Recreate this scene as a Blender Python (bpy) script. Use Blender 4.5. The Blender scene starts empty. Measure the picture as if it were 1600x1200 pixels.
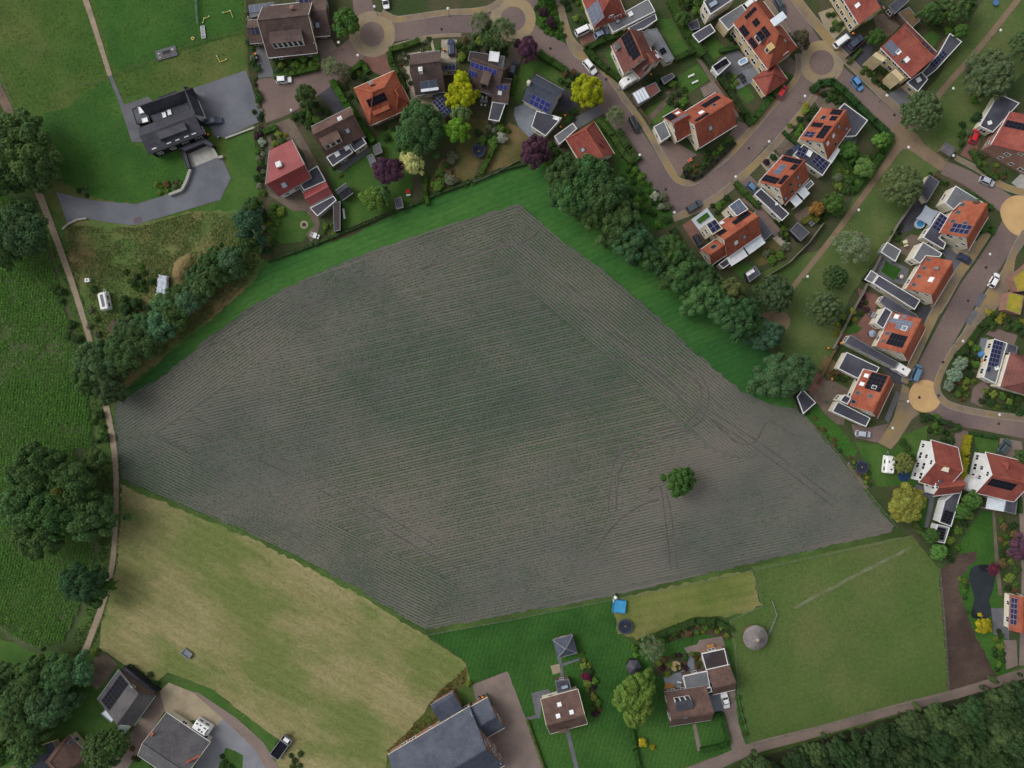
import bpy, math, random
import numpy as np
from mathutils import Vector, Matrix

# ------------------------------------------------------------------ camera, sky, sun, exposure
SC = bpy.context.scene
COL = SC.collection
S = 0.17          # metres per photo pixel on the ground
H = 188.6         # flying height of the camera
cam = bpy.data.cameras.new('camera')
cam.sensor_width = 36.0
cam.lens = 36.0 * (H / S) / 1600.0
cam.clip_start = 1.0
cam.clip_end = 6000.0
camo = bpy.data.objects.new('camera', cam)
camo.location = (0, 0, H)
COL.objects.link(camo)
SC.camera = camo

SUN_EL, SUN_AZ = 43.0, 158.0      # elevation; azimuth measured counter-clockwise from +X (image right)
world = bpy.data.worlds.new('World')
SC.world = world
world.use_nodes = True
wn = world.node_tree
wn.nodes.clear()
sky = wn.nodes.new('ShaderNodeTexSky')
sky.sky_type = 'NISHITA'
sky.sun_disc = False
sky.sun_elevation = math.radians(SUN_EL)
sky.sun_rotation = math.radians(90.0 - SUN_AZ)
sky.air_density = 1.0
sky.dust_density = 4.0
sky.ozone_density = 1.0
hs = wn.nodes.new('ShaderNodeHueSaturation')
hs.inputs['Saturation'].default_value = 0.22
bg = wn.nodes.new('ShaderNodeBackground')
bg.inputs['Strength'].default_value = 0.15
wo = wn.nodes.new('ShaderNodeOutputWorld')
wn.links.new(sky.outputs[0], hs.inputs['Color'])
wn.links.new(hs.outputs[0], bg.inputs['Color'])
wn.links.new(bg.outputs[0], wo.inputs['Surface'])

sl = bpy.data.lights.new('sun', 'SUN')
sl.energy = 0.75
sl.angle = math.radians(30)
sl.color = (1.0, 0.97, 0.93)
so = bpy.data.objects.new('sun', sl)
a_, e_ = math.radians(SUN_AZ), math.radians(SUN_EL)
sdir = Vector((math.cos(a_) * math.cos(e_), math.sin(a_) * math.cos(e_), math.sin(e_)))
so.rotation_euler = sdir.to_track_quat('Z', 'Y').to_euler()
so.location = sdir * 150
COL.objects.link(so)

SC.view_settings.view_transform = 'Standard'
SC.view_settings.look = 'None'
SC.view_settings.gamma = 1.0
SC.view_settings.exposure = 0.08
SC.view_settings.use_curve_mapping = False
SC.cycles.max_bounces = 8
SC.cycles.diffuse_bounces = 5
SC.cycles.glossy_bounces = 2
SC.cycles.transmission_bounces = 2

RND = random.Random(7)

# ------------------------------------------------------------------ helpers
def W(px, py, h=0.0):
    """Photo pixel (1600x1200 survey grid) at height h -> world point."""
    k = S * (H - h) / H
    return Vector(((px - 800.0) * k, (600.0 - py) * k, h))

def on_plane(px, py, p0, n):
    o = Vector((0, 0, H))
    d = W(px, py, 0) - o
    t = (p0 - o).dot(n) / d.dot(n)
    return o + d * t

def lin(c):
    return tuple((v / 255 / 12.92) if v / 255 <= 0.04045 else ((v / 255 + 0.055) / 1.055) ** 2.4 for v in c)

def C4(c):
    return (*lin(c), 1.0)

_M = {}
def mat(name, c1, c2=None, s1=0.4, c3=None, s2=0.06, fine=5.0, fineamt=0.25, rough=0.85, bump=0.0, spec=0.12,
        lo=0.4, hi=0.6, lo2=0.45, hi2=0.62, metal=0.0, stretch=None, rot=0.0, objcol=False, stripe=None, course=None):
    """Procedural surface: two or three colours mixed by noise at two scales, plus fine grain and bump."""
    if name in _M:
        return _M[name]
    m = bpy.data.materials.new(name)
    m.use_nodes = True
    nt = m.node_tree
    N, L = nt.nodes, nt.links
    b = N['Principled BSDF']
    b.inputs['Roughness'].default_value = rough
    b.inputs['Specular IOR Level'].default_value = spec
    b.inputs['Metallic'].default_value = metal
    tc = N.new('ShaderNodeTexCoord')
    vec = tc.outputs['Object']
    if stretch or rot:
        mp = N.new('ShaderNodeMapping')
        mp.vector_type = 'TEXTURE'       # streaks run along the angle rot
        mp.inputs['Rotation'].default_value = (0, 0, math.radians(rot))
        mp.inputs['Scale'].default_value = tuple(1 / q for q in (stretch or (1, 1, 1)))
        L.new(vec, mp.inputs['Vector'])
        vec = mp.outputs['Vector']
    def noise(sc, det=5, off=None):
        n = N.new('ShaderNodeTexNoise')
        n.inputs['Scale'].default_value = sc
        n.inputs['Detail'].default_value = det
        n.inputs['Roughness'].default_value = 0.6
        if off:
            mp = N.new('ShaderNodeMapping')
            mp.inputs['Location'].default_value = off
            L.new(vec, mp.inputs['Vector'])
            L.new(mp.outputs['Vector'], n.inputs['Vector'])
        else:
            L.new(vec, n.inputs['Vector'])
        return n.outputs['Fac']
    def ramp(sock, a, c):
        r = N.new('ShaderNodeMapRange')
        r.inputs['From Min'].default_value = a
        r.inputs['From Max'].default_value = c
        L.new(sock, r.inputs['Value'])
        return r.outputs['Result']
    def mix(f, x, y, mode='MIX'):
        n = N.new('ShaderNodeMix')
        n.data_type = 'RGBA'
        n.blend_type = mode
        if isinstance(f, float):
            n.inputs[0].default_value = f
        else:
            L.new(f, n.inputs[0])
        for i, v in ((6, x), (7, y)):
            if isinstance(v, tuple):
                n.inputs[i].default_value = v
            else:
                L.new(v, n.inputs[i])
        return n.outputs[2]
    if objcol:
        oi = N.new('ShaderNodeObjectInfo')
        col = oi.outputs['Color']
    else:
        col = C4(c1)
    if c2:
        col = mix(ramp(noise(s1), lo, hi), col, C4(c2))
    if c3:
        col = mix(ramp(noise(s2, 4, (31.7, 11.3, 0)), lo2, hi2), col, C4(c3))
    if stripe:
        ang, period, amt = stripe
        mp = N.new('ShaderNodeMapping')
        mp.inputs['Rotation'].default_value = (0, 0, -math.radians(ang))
        L.new(tc.outputs['Object'], mp.inputs['Vector'])
        w = N.new('ShaderNodeTexWave')
        w.wave_type = 'BANDS'
        w.bands_direction = 'Y'
        w.inputs['Scale'].default_value = 0.314 / period
        w.inputs['Distortion'].default_value = 1.2
        w.inputs['Detail'].default_value = 2
        L.new(mp.outputs['Vector'], w.inputs['Vector'])
        v = N.new('ShaderNodeMapRange')
        v.inputs['To Min'].default_value = 1 - amt
        v.inputs['To Max'].default_value = 1 + amt
        L.new(w.outputs['Fac'], v.inputs['Value'])
        col = mix(1.0, col, v.outputs['Result'], 'MULTIPLY')
    if course:
        # tile courses: level lines on a pitched roof
        sx = N.new('ShaderNodeSeparateXYZ')
        L.new(tc.outputs['Object'], sx.inputs[0])
        q = N.new('ShaderNodeMath')
        q.operation = 'MULTIPLY'
        q.inputs[1].default_value = 6.2832 / course[0]
        L.new(sx.outputs['Z'], q.inputs[0])
        q2 = N.new('ShaderNodeMath')
        q2.operation = 'SINE'
        L.new(q.outputs[0], q2.inputs[0])
        v = N.new('ShaderNodeMapRange')
        v.inputs['From Min'].default_value = -1
        v.inputs['To Min'].default_value = 1 - course[1]
        v.inputs['To Max'].default_value = 1 + course[1]
        L.new(q2.outputs[0], v.inputs['Value'])
        col = mix(1.0, col, v.outputs['Result'], 'MULTIPLY')
    if fineamt:
        fn = noise(fine, 3, (5.1, 7.7, 0))
        v = N.new('ShaderNodeMapRange')
        v.inputs['From Min'].default_value = 0.25
        v.inputs['From Max'].default_value = 0.75
        v.inputs['To Min'].default_value = 1 - fineamt
        v.inputs['To Max'].default_value = 1 + fineamt
        L.new(fn, v.inputs['Value'])
        col = mix(1.0, col, v.outputs['Result'], 'MULTIPLY')
        if bump:
            bp = N.new('ShaderNodeBump')
            bp.inputs['Strength'].default_value = bump
            bp.inputs['Distance'].default_value = 0.15
            L.new(fn, bp.inputs['Height'])
            L.new(bp.outputs['Normal'], b.inputs['Normal'])
    if isinstance(col, tuple):
        b.inputs['Base Color'].default_value = col
    else:
        L.new(col, b.inputs['Base Color'])
    _M[name] = m
    return m

def leaf_mat():
    m = bpy.data.materials.new('foliage')
    m.use_nodes = True
    nt = m.node_tree
    N, L = nt.nodes, nt.links
    b = N['Principled BSDF']
    b.inputs['Roughness'].default_value = 0.75
    b.inputs['Specular IOR Level'].default_value = 0.15
    oi = N.new('ShaderNodeObjectInfo')
    at = N.new('ShaderNodeAttribute')
    at.attribute_name = 'tint'
    mx = N.new('ShaderNodeMix')
    mx.data_type = 'RGBA'
    mx.blend_type = 'MULTIPLY'
    mx.inputs[0].default_value = 1.0
    L.new(oi.outputs['Color'], mx.inputs[6])
    L.new(at.outputs['Color'], mx.inputs[7])
    L.new(mx.outputs[2], b.inputs['Base Color'])
    tr = N.new('ShaderNodeBsdfTranslucent')
    L.new(mx.outputs[2], tr.inputs['Color'])
    ms = N.new('ShaderNodeMixShader')
    ms.inputs[0].default_value = 0.4
    L.new(b.outputs[0], ms.inputs[1])
    L.new(tr.outputs[0], ms.inputs[2])
    L.new(ms.outputs[0], N['Material Output'].inputs['Surface'])
    return m
LEAF = leaf_mat()

def mesh(name, verts, faces, mats, smooth=False, fmat=None):
    me = bpy.data.meshes.new(name)
    me.from_pydata([tuple(v) for v in verts], [], faces)
    for m in (mats if isinstance(mats, (list, tuple)) else [mats]):
        me.materials.append(m)
    if fmat is not None:
        me.polygons.foreach_set('material_index', fmat)
    if smooth:
        me.polygons.foreach_set('use_smooth', [True] * len(me.polygons))
    me.update()
    return me

def link(name, me, parent=None, loc=None):
    o = bpy.data.objects.new(name, me)
    COL.objects.link(o)
    if parent is not None:
        o.parent = parent
    if loc is not None:
        o.location = loc
    return o

def part(name, verts, faces, mats, parent, smooth=False, fmat=None):
    """A part with world-space vertices under an Empty or part whose origin may be anywhere."""
    o = link(name, mesh(name, verts, faces, mats, smooth, fmat), parent)
    if parent is not None:
        o.matrix_parent_inverse = Matrix.Translation(-Vector(parent['_inv_t']))
    o['_inv_t'] = [0.0, 0.0, 0.0]
    return o

def thing(name, label, cat, loc, group=None, rotz=0.0, scale=None):
    o = bpy.data.objects.new(name, None)
    o.empty_display_size = 0.3
    COL.objects.link(o)
    o.location = loc
    o.rotation_euler = (0, 0, rotz)
    if scale:
        o.scale = scale
    tag(o, label, cat, group)
    o['_inv_t'] = [loc[0], loc[1], loc[2]]
    return o

def tag(o, label, cat, group=None):
    if label:
        o['label'] = label
    o['category'] = cat
    if group:
        o['group'] = group

def box(p, u, v, w):
    """Box from corner p with edge vectors u, v, w."""
    p, u, v, w = Vector(p), Vector(u), Vector(v), Vector(w)
    vs = [p, p + u, p + u + v, p + v, p + w, p + u + w, p + u + v + w, p + v + w]
    f = [(0, 3, 2, 1), (4, 5, 6, 7), (0, 1, 5, 4), (1, 2, 6, 5), (2, 3, 7, 6), (3, 0, 4, 7)]
    return vs, f

def join(*parts):
    V, F = [], []
    for v, f in parts:
        o = len(V)
        V += list(v)
        F += [tuple(i + o for i in q) for q in f]
    return V, F

def cyl(c, r, h, n=12, r2=None):
    r2 = r if r2 is None else r2
    c = Vector(c)
    vs = [c + Vector((r * math.cos(2 * math.pi * i / n), r * math.sin(2 * math.pi * i / n), 0)) for i in range(n)]
    vs += [c + Vector((r2 * math.cos(2 * math.pi * i / n), r2 * math.sin(2 * math.pi * i / n), h)) for i in range(n)]
    f = [(i, (i + 1) % n, n + (i + 1) % n, n + i) for i in range(n)]
    f += [tuple(range(n))[::-1], tuple(range(n, 2 * n))]
    return vs, f

def bar(a, b, r):
    a, b = Vector(a), Vector(b)
    d = (b - a)
    z = Vector((0, 0, 1)) if abs(d.normalized().z) < 0.9 else Vector((1, 0, 0))
    s = d.cross(z).normalized() * r
    t = d.cross(s).normalized() * r
    return box(a - s - t, d, s * 2, t * 2)

def ring(c, r0, r1, z0, z1, n=32):
    c = Vector(c)
    vs, f = [], []
    for i in range(n):
        a = 2 * math.pi * i / n
        e = Vector((math.cos(a), math.sin(a), 0))
        vs += [c + e * r0 + Vector((0, 0, z0)), c + e * r1 + Vector((0, 0, z0)), c + e * r1 + Vector((0, 0, z1)), c + e * r0 + Vector((0, 0, z1))]
    for i in range(n):
        j = (i + 1) % n
        for k in range(4):
            l = (k + 1) % 4
            f.append((4 * i + k, 4 * j + k, 4 * j + l, 4 * i + l))
    return vs, f

def area2(p):
    return sum(p[i][0] * p[(i + 1) % len(p)][1] - p[(i + 1) % len(p)][0] * p[i][1] for i in range(len(p)))

def catmull(p, closed=True, step=2.0):
    out = []
    n = len(p)
    rng = range(n) if closed else range(n - 1)
    for i in rng:
        g = (lambda k: p[k % n]) if closed else (lambda k: p[min(max(k, 0), n - 1)])
        p0, p1, p2, p3 = (Vector(g(i + k)[:2]) for k in (-1, 0, 1, 2))
        m = max(1, int((p2 - p1).length / step))
        for j in range(m):
            t = j / m
            out.append(tuple(0.5 * ((2 * p1) + (p2 - p0) * t + (2 * p0 - 5 * p1 + 4 * p2 - p3) * t * t + (3 * p1 - p0 - 3 * p2 + p3) * t ** 3)))
    if not closed:
        out.append(tuple(p[-1][:2]))
    return out

def inside(pt, poly):
    x, y = pt
    c = False
    j = len(poly) - 1
    for i in range(len(poly)):
        xi, yi = poly[i][:2]
        xj, yj = poly[j][:2]
        if (yi > y) != (yj > y) and x < (xj - xi) * (y - yi) / (yj - yi) + xi:
            c = not c
        j = i
    return c

_pc = [0]
def layer_z(layer):
    _pc[0] += 1
    return layer * 0.02 + (_pc[0] % 45) * 0.0004

def patch(name, pts, m, layer, jit=0.0, curve=False, kind='structure', thick=0.0, parent=None, seed=None):
    """A ground sheet (or a raised slab if thick) from photo-grid corners."""
    r = random.Random(seed if seed is not None else len(pts) * 13 + int(pts[0][0]))
    q = catmull(pts, True, 6.0) if curve else [tuple(p[:2]) for p in pts]
    w = [tuple(W(x, y)[:2]) for x, y in q]
    if area2(w) < 0:
        w.reverse()
    if jit:
        out = []
        for i in range(len(w)):
            a, b = Vector(w[i]), Vector(w[(i + 1) % len(w)])
            d = b - a
            n = max(1, int(d.length / 1.2))
            nn = Vector((-d.y, d.x)).normalized() if d.length > 0 else Vector((0, 0))
            for k in range(n):
                out.append(tuple(a + d * (k / n) + nn * r.uniform(-jit, jit)))
        w = out
    z = layer_z(layer)
    if thick:
        n = len(w)
        vs = [(x, y, z + thick) for x, y in w] + [(x, y, 0.0) for x, y in w]
        fs = [tuple(range(n))] + [(i, n + i, n + (i + 1) % n, (i + 1) % n) for i in range(n)]
    else:
        vs = [(x, y, z) for x, y in w]
        fs = [tuple(range(len(w)))]
    o = link(name, mesh(name, vs, fs, m), parent)
    if kind:
        o['kind'] = kind
    return o

def ribbon(name, pts, width, m, layer, kind='structure', thick=0.0, jit=0.0, step=5.0):
    """A road or path: centre line on the photo grid, width in photo pixels (single value or per point)."""
    p = catmull(pts, False, step)
    n = len(p)
    if not isinstance(width, (int, float)):
        cum = [0.0]
        for i in range(1, len(pts)):
            cum.append(cum[-1] + (Vector(pts[i][:2]) - Vector(pts[i - 1][:2])).length)
        acc, ws = 0.0, []
        for i in range(n):
            if i:
                acc += (Vector(p[i]) - Vector(p[i - 1])).length
            t = min(acc / max((Vector(p[-1]) - Vector(p[0])).length, 1), 1)
            k = min(acc, cum[-1])
            j = max(q for q in range(len(cum)) if cum[q] <= k + 1e-6)
            j = min(j, len(cum) - 2)
            f = (k - cum[j]) / max(cum[j + 1] - cum[j], 1e-6)
            ws.append(width[j] * (1 - f) + width[j + 1] * f)
    else:
        ws = [width] * n
    lft, rgt = [], []
    r = random.Random(n)
    for i in range(n):
        a, b = Vector(p[max(i - 1, 0)]), Vector(p[min(i + 1, n - 1)])
        d = (b - a).normalized()
        nn = Vector((-d.y, d.x)) * 0.5
        lft.append(tuple(Vector(p[i]) + nn * (ws[i] + r.uniform(-jit, jit))))
        rgt.append(tuple(Vector(p[i]) - nn * (ws[i] + r.uniform(-jit, jit))))
    z = layer_z(layer) + thick
    vs = [(*W(x, y)[:2], z) for x, y in lft] + [(*W(x, y)[:2], z) for x, y in rgt]
    fs = [(i, i + 1, n + i + 1, n + i) for i in range(n - 1)]
    if thick:
        k = len(vs)
        vs += [(x, y, 0.0) for x, y, _ in vs[:k]]
        fs += [(i, k + i, k + i + 1, i + 1) for i in range(n - 1)]
        fs += [(n + i, n + i + 1, k + n + i + 1, k + n + i) for i in range(n - 1)]
    o = link(name, mesh(name, vs, fs, m), None)
    if kind:
        o['kind'] = kind
    return o

# labels of small things are written after everything stands: what it is + where it stands next to a landmark
LAND, AUTO = [], []
def landmark(phrase, px, py):
    LAND.append((phrase, px, py))
def auto(o, desc, cat, px, py, group=None):
    tag(o, None, cat, group)
    AUTO.append((o, desc, px, py))
    return o
def write_labels():
    ORD = ['nearest', 'second nearest', 'third nearest', 'fourth nearest', 'fifth nearest', 'sixth nearest', 'seventh nearest', 'eighth nearest',
           'ninth nearest', 'tenth nearest', 'eleventh nearest', 'twelfth nearest']
    d = {}
    for o, desc, x, y in AUTO:
        ph, lx, ly = min(LAND, key=lambda l: (l[1] - x) ** 2 + (l[2] - y) ** 2)
        dx, dy = x - lx, y - ly
        hz = 'left of' if dx < 0 else 'right of'
        vt = 'above' if dy < 0 else 'below'
        if abs(dx) > 2 * abs(dy):
            w = hz
        elif abs(dy) > 2 * abs(dx):
            w = vt
        else:
            w = vt + ' and ' + hz
        d.setdefault((desc, w, ph), []).append((math.hypot(dx, dy), o))
    for (desc, w, ph), l in d.items():
        l.sort(key=lambda t: t[0])
        for i, (_, o) in enumerate(l):
            s = f'{desc} {w} the {ph}'
            if len(l) > 1:
                s += ', ' + (ORD[i] if i < len(ORD) else ('farthest' if i == len(l) - 1 else f'number {i + 1} by distance'))
            o['label'] = s
# ------------------------------------------------------------------ materials of the setting
GRASS = mat('grass_ground', (66, 90, 44), (80, 100, 50), 0.25, (58, 74, 38), 0.04, fine=2.2, fineamt=0.3, bump=0.3)
PADDOCK = mat('paddock_grass', (60, 88, 36), (74, 96, 42), 0.11, (98, 98, 58), 0.028, fine=1.3, fineamt=0.26, bump=0.25, lo2=0.48, hi2=0.72, lo=0.35, hi=0.68)
LUSH = mat('lush_grass', (50, 88, 33), (64, 98, 40), 0.14, (46, 80, 34), 0.04, fine=1.5, fineamt=0.24, bump=0.25, lo=0.36, hi=0.66)
STRIPG = mat('sown_strip', (52, 95, 43), (66, 105, 48), 0.08, (46, 86, 41), 0.03, fine=1.8, fineamt=0.22, bump=0.25, stretch=(0.3, 1.0, 1), rot=22, stripe=(22, 1.6, 0.05))
MEADOW = mat('dry_meadow', (142, 133, 95), (124, 121, 79), 0.11, (102, 112, 62), 0.06, fine=1.7, fineamt=0.24, bump=0.3, lo=0.34, hi=0.64, lo2=0.43, hi2=0.57, stretch=(0.5, 1.0, 1), rot=-29, stripe=(-29, 2.6, 0.045))
LAWN = mat('mown_lawn', (42, 77, 31), (50, 87, 36), 0.12, (64, 97, 43), 0.03, fine=1.5, fineamt=0.26, stripe=(75, 1.1, 0.09), lo2=0.48, hi2=0.7)
DRYLAWN = mat('dry_lawn', (106, 112, 60), (92, 104, 52), 0.12, (120, 116, 72), 0.05, fine=1.8, fineamt=0.2, stripe=(12, 2.4, 0.04))
PASTURE = mat('pasture', (74, 96, 48), (86, 102, 54), 0.07, (102, 102, 66), 0.022, fine=1.2, fineamt=0.2, bump=0.15, lo=0.35, hi=0.66, lo2=0.52, hi2=0.75)
PARK = mat('park_grass', (80, 98, 54), (92, 102, 60), 0.12, (70, 90, 46), 0.04, fine=1.8, fineamt=0.2, bump=0.2)
GLAWN = mat('garden_lawn', (58, 90, 38), (70, 98, 44), 0.2, (88, 98, 54), 0.08, fine=2.2, fineamt=0.2, lo2=0.55, hi2=0.75)
BROWNLAWN = mat('worn_lawn', (92, 84, 50), (74, 80, 42), 0.15, (112, 96, 66), 0.08, fine=2.0, fineamt=0.22)
ROUGH = mat('rough_grass', (94, 108, 60), (76, 100, 50), 0.12, (124, 110, 74), 0.05, fine=1.2, fineamt=0.25, bump=0.3, lo=0.36, hi=0.64)
BEDM = mat('garden_bed_soil', (58, 60, 38), (72, 62, 50), 0.35, (50, 66, 34), 0.12, fine=2.5, fineamt=0.35, bump=0.4)
VILLAGE = mat('garden_ground', (66, 74, 44), (82, 76, 60), 0.22, (56, 72, 40), 0.07, fine=2.4, fineamt=0.3, bump=0.3)
SOIL = mat('field_soil', (90, 91, 84), (80, 82, 77), 0.06, (104, 99, 91), 0.018, fine=1.8, fineamt=0.14, bump=0.2, stretch=(0.35, 1.3, 1), rot=13)
TRACKSOIL = mat('pressed_soil', (76, 74, 71), (94, 91, 87), 0.25, fine=3, fineamt=0.2)
DARKSOIL = mat('bare_dark_soil', (78, 64, 58), (88, 74, 66), 0.18, (66, 54, 50), 0.06, fine=2.0, fineamt=0.2, bump=0.3)
CORNSOIL = mat('corn_soil', (66, 80, 48), (84, 88, 64), 0.12, (58, 78, 42), 0.03, fine=2.0, fineamt=0.25)
DIRT = mat('dirt_path', (152, 136, 118), (140, 124, 108), 0.35, fine=2.2, fineamt=0.15)
TRACK = mat('earth_track', (116, 98, 84), (100, 86, 74), 0.3, fine=2.2, fineamt=0.2)
ROAD = mat('brick_road', (114, 99, 96), (102, 89, 88), 0.09, (124, 107, 100), 0.035, fine=2.6, fineamt=0.16, bump=0.15, lo=0.36, hi=0.64, rough=0.8)
COURT = mat('brick_court', (118, 100, 95), (110, 94, 89), 0.15, (124, 106, 98), 0.05, fine=3.5, fineamt=0.12, rough=0.8)
OCHRE = mat('ochre_pavers', (130, 115, 97), (118, 106, 94), 0.3, (144, 123, 86), 0.1, fine=3.5, fineamt=0.13, rough=0.8)
SAND = mat('sand_disc', (196, 162, 114), (184, 151, 107), 0.2, fine=3.0, fineamt=0.06)
ASPH = mat('grey_asphalt', (102, 104, 111), (93, 95, 102), 0.12, (112, 114, 121), 0.05, fine=3.5, fineamt=0.1, rough=0.7)
GREYP = mat('grey_pavers', (104, 104, 108), (94, 95, 100), 0.3, fine=3.0, fineamt=0.14)
DARKP = mat('dark_pavers', (74, 74, 80), (66, 66, 72), 0.3, fine=3.0, fineamt=0.14)
BEIGEP = mat('beige_pavers', (158, 146, 122), (146, 134, 112), 0.35, fine=3.0, fineamt=0.14)
REDP = mat('red_pavers', (126, 92, 82), (114, 84, 76), 0.35, fine=3.0, fineamt=0.15)
PINKP = mat('pinkish_pavers', (126, 112, 105), (114, 102, 96), 0.2, (134, 118, 109), 0.05, fine=2.6, fineamt=0.12)
BROWNP = mat('brown_pavers', (112, 100, 88), (100, 88, 78), 0.35, fine=3.0, fineamt=0.16)
BLUESTONE = mat('bluestone_paving', (120, 126, 134), (108, 114, 122), 0.3, fine=3.0, fineamt=0.12)
GRAVEL = mat('pale_gravel', (168, 158, 142), (150, 140, 126), 0.8, fine=5.0, fineamt=0.2)
CONC = mat('pale_concrete', (170, 168, 160), (156, 154, 148), 0.4, fine=3.0, fineamt=0.1)
PALEG = mat('pale_grey_pavers', (130, 131, 136), (120, 121, 127), 0.2, fine=3, fineamt=0.12)
KERB = mat('kerb_stone', (150, 146, 138), (136, 132, 126), 0.6, fine=4, fineamt=0.12)
TURF = mat('artificial_turf', (44, 78, 28), (50, 86, 32), 0.5, fine=4, fineamt=0.1)

# ------------------------------------------------------------------ ground
g = link('ground', mesh('ground', [(-1500, -1500, -0.01), (1500, -1500, -0.01), (1500, 1500, -0.01), (-1500, 1500, -0.01)], [(0, 1, 2, 3)], GRASS))
g['kind'] = 'structure'
X0, X1, Y0, Y1 = -160, 1760, -160, 1360     # the survey runs a little past the frame

patch('paddock', [(X0, Y0), (380, Y0), (384, 60), (410, 200), (412, 330), (330, 395), (105, 350), (60, 300), (0, 130), (X0, -60)], PADDOCK, 1, 0.5)
patch('paddock_corner', [(134, -60), (372, -60), (385, 50), (275, 80), (245, 95), (180, 117)], LUSH, 2, 0.3)
patch('estate_lawn', [(100, 170), (170, 122), (192, 165), (212, 225), (238, 245), (280, 236), (296, 262), (286, 290), (264, 302), (213, 318), (150, 312), (100, 285), (40, 240), (22, 190)], LUSH, 2, 0.5)
patch('estate_verge', [(352, 215), (396, 203), (403, 260), (406, 330), (392, 360), (300, 345), (345, 315), (361, 280)], GLAWN, 2, 0.3)
patch('rough_ground', [(100, 345), (135, 342), (210, 352), (300, 330), (392, 330), (414, 402), (400, 440), (330, 500), (270, 548), (190, 612), (165, 612), (140, 510), (112, 420)], ROUGH, 2, 0.5)
patch('corn_field', [(X0, 240), (0, 296), (52, 312), (92, 420), (120, 520), (140, 590), (150, 660), (158, 740), (162, 800), (158, 880), (140, 950), (112, 1000), (95, 1018), (60, 1020), (20, 1002), (0, 985), (X0, 900)], CORNSOIL, 2, 0.4)
patch('verge', [(52, 308), (70, 308), (112, 420), (150, 530), (172, 640), (186, 700), (190, 780), (182, 880), (165, 955), (140, 1020), (96, 1030), (130, 960), (150, 890), (158, 800), (152, 700), (140, 620), (120, 530), (92, 430)], GRASS, 3, 0.4)

FIELD = [(178, 632), (255, 588), (330, 525), (390, 480), (450, 448), (560, 400), (700, 352), (815, 318), (862, 365), (930, 412), (1000, 470), (1080, 545), (1160, 612),
         (1200, 632), (1248, 642), (1300, 702), (1350, 765), (1396, 822), (1392, 832), (1150, 885), (960, 930), (662, 985), (560, 922), (400, 838), (192, 752), (180, 690)]
patch('ploughed_field', FIELD, SOIL, 3, 0.35)
patch('sown_grass_strip', [(186, 622), (270, 548), (330, 500), (400, 438), (416, 408), (540, 372), (640, 322), (740, 286), (805, 254), (850, 250), (900, 300), (960, 380), (1050, 440), (1130, 490), (1215, 560),
                           (1240, 640), (1196, 634), (1158, 614), (1078, 548), (998, 473), (928, 415), (860, 369), (815, 322), (700, 356), (560, 404), (450, 452), (392, 484), (332, 529), (258, 592), (190, 634)], STRIPG, 2, 0.3)
patch('hay_meadow', [(186, 755), (400, 843), (560, 928), (660, 990), (712, 1024), (728, 1036), (735, 1064), (684, 1092), (604, 1180), (600, Y1), (380, Y1), (440, 1160), (330, 1075), (262, 1050), (240, 1070), (155, 1012), (160, 960), (178, 880), (188, 790)], MEADOW, 2, 0.2)
patch('meadow_edge', [(183, 742), (194, 750), (402, 836), (562, 920), (664, 984), (672, 996), (659, 991), (560, 928), (399, 844), (186, 756)], GRASS, 4, 0.5)
patch('brown_weeds', [(600, 1176), (640, 1140), (690, 1078), (730, 1040), (728, 1070), (686, 1100), (686, 1130)], mat('weedy_ground', (92, 88, 44), (110, 84, 58), 0.2, (70, 84, 38), 0.1, fine=1.6, fineamt=0.3, bump=0.4), 3, 0.25)
patch('green_lawn', [(670, 993), (955, 937), (966, 990), (1002, 1012), (984, 1062), (1000, 1200), (1010, Y1), (880, Y1), (850, 1200), (793, 1048), (735, 1068), (728, 1034), (712, 1022)], LAWN, 3, 0.15)
patch('dry_garden_lawn', [(955, 936), (1174, 890), (1190, 946), (1140, 965), (1090, 965), (1040, 985), (1002, 1002), (966, 988)], DRYLAWN, 3, 0.45)
patch('pasture_field', [(1176, 886), (1424, 836), (1466, 888), (1482, 1082), (1172, 1164), (1150, 1060), (1140, 970), (1190, 946)], PASTURE, 2, 0.2)
patch('house_lawn', [(1002, 1002), (1040, 985), (1090, 968), (1140, 970), (1150, 1060), (1172, 1164), (1060, 1200), (1050, Y1), (1000, Y1), (985, 1100)], LAWN, 2, 0.2)
patch('worn_fence_line', [(1240, 948), (1330, 900), (1422, 853), (1424, 857), (1332, 904), (1242, 952)], mat('worn_line', (112, 116, 92), (98, 106, 72), 0.3), 4, 0.2)
patch('bare_soil', [(1468, 890), (1500, 868), (1526, 862), (1524, 874), (1500, 900), (1498, 925), (1520, 985), (1558, 1058), (1482, 1086)], DARKSOIL, 3, 0.4)
patch('pond_bank', [(1500, 850), (1560, 850), (1565, 960), (1580, 1050), (1556, 1058), (1520, 985), (1498, 925)], LUSH, 2, 0.3)
pond = patch('pond', [(1517, 888), (1532, 882), (1552, 886), (1554, 905), (1550, 925), (1545, 940), (1550, 962), (1518, 964), (1522, 935), (1514, 905)],
             mat('pond_water', (34, 40, 44), (40, 46, 50), 0.3, fineamt=0, rough=0.12, spec=0.6), 4, 0.0, curve=True)
patch('village_ground', [(384, Y0), (X1, Y0), (X1, 1060), (1600, 1040), (1560, 1056), (1470, 880), (1400, 822), (1250, 640), (1205, 560), (1100, 470), (960, 370), (860, 255), (805, 256), (740, 288), (640, 322), (540, 374), (416, 410), (412, 200), (404, 100)], VILLAGE, 1, 0.3)
patch('village_park', [(1252, 640), (1228, 560), (1170, 440), (1200, 420), (1290, 385), (1385, 225), (1465, 120), (1560, -40), (1700, -40), (1640, 80), (1560, 150), (1500, 230), (1470, 262), (1435, 300), (1385, 380), (1330, 460), (1300, 555), (1262, 600)], PARK, 2, 0.3)
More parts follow.
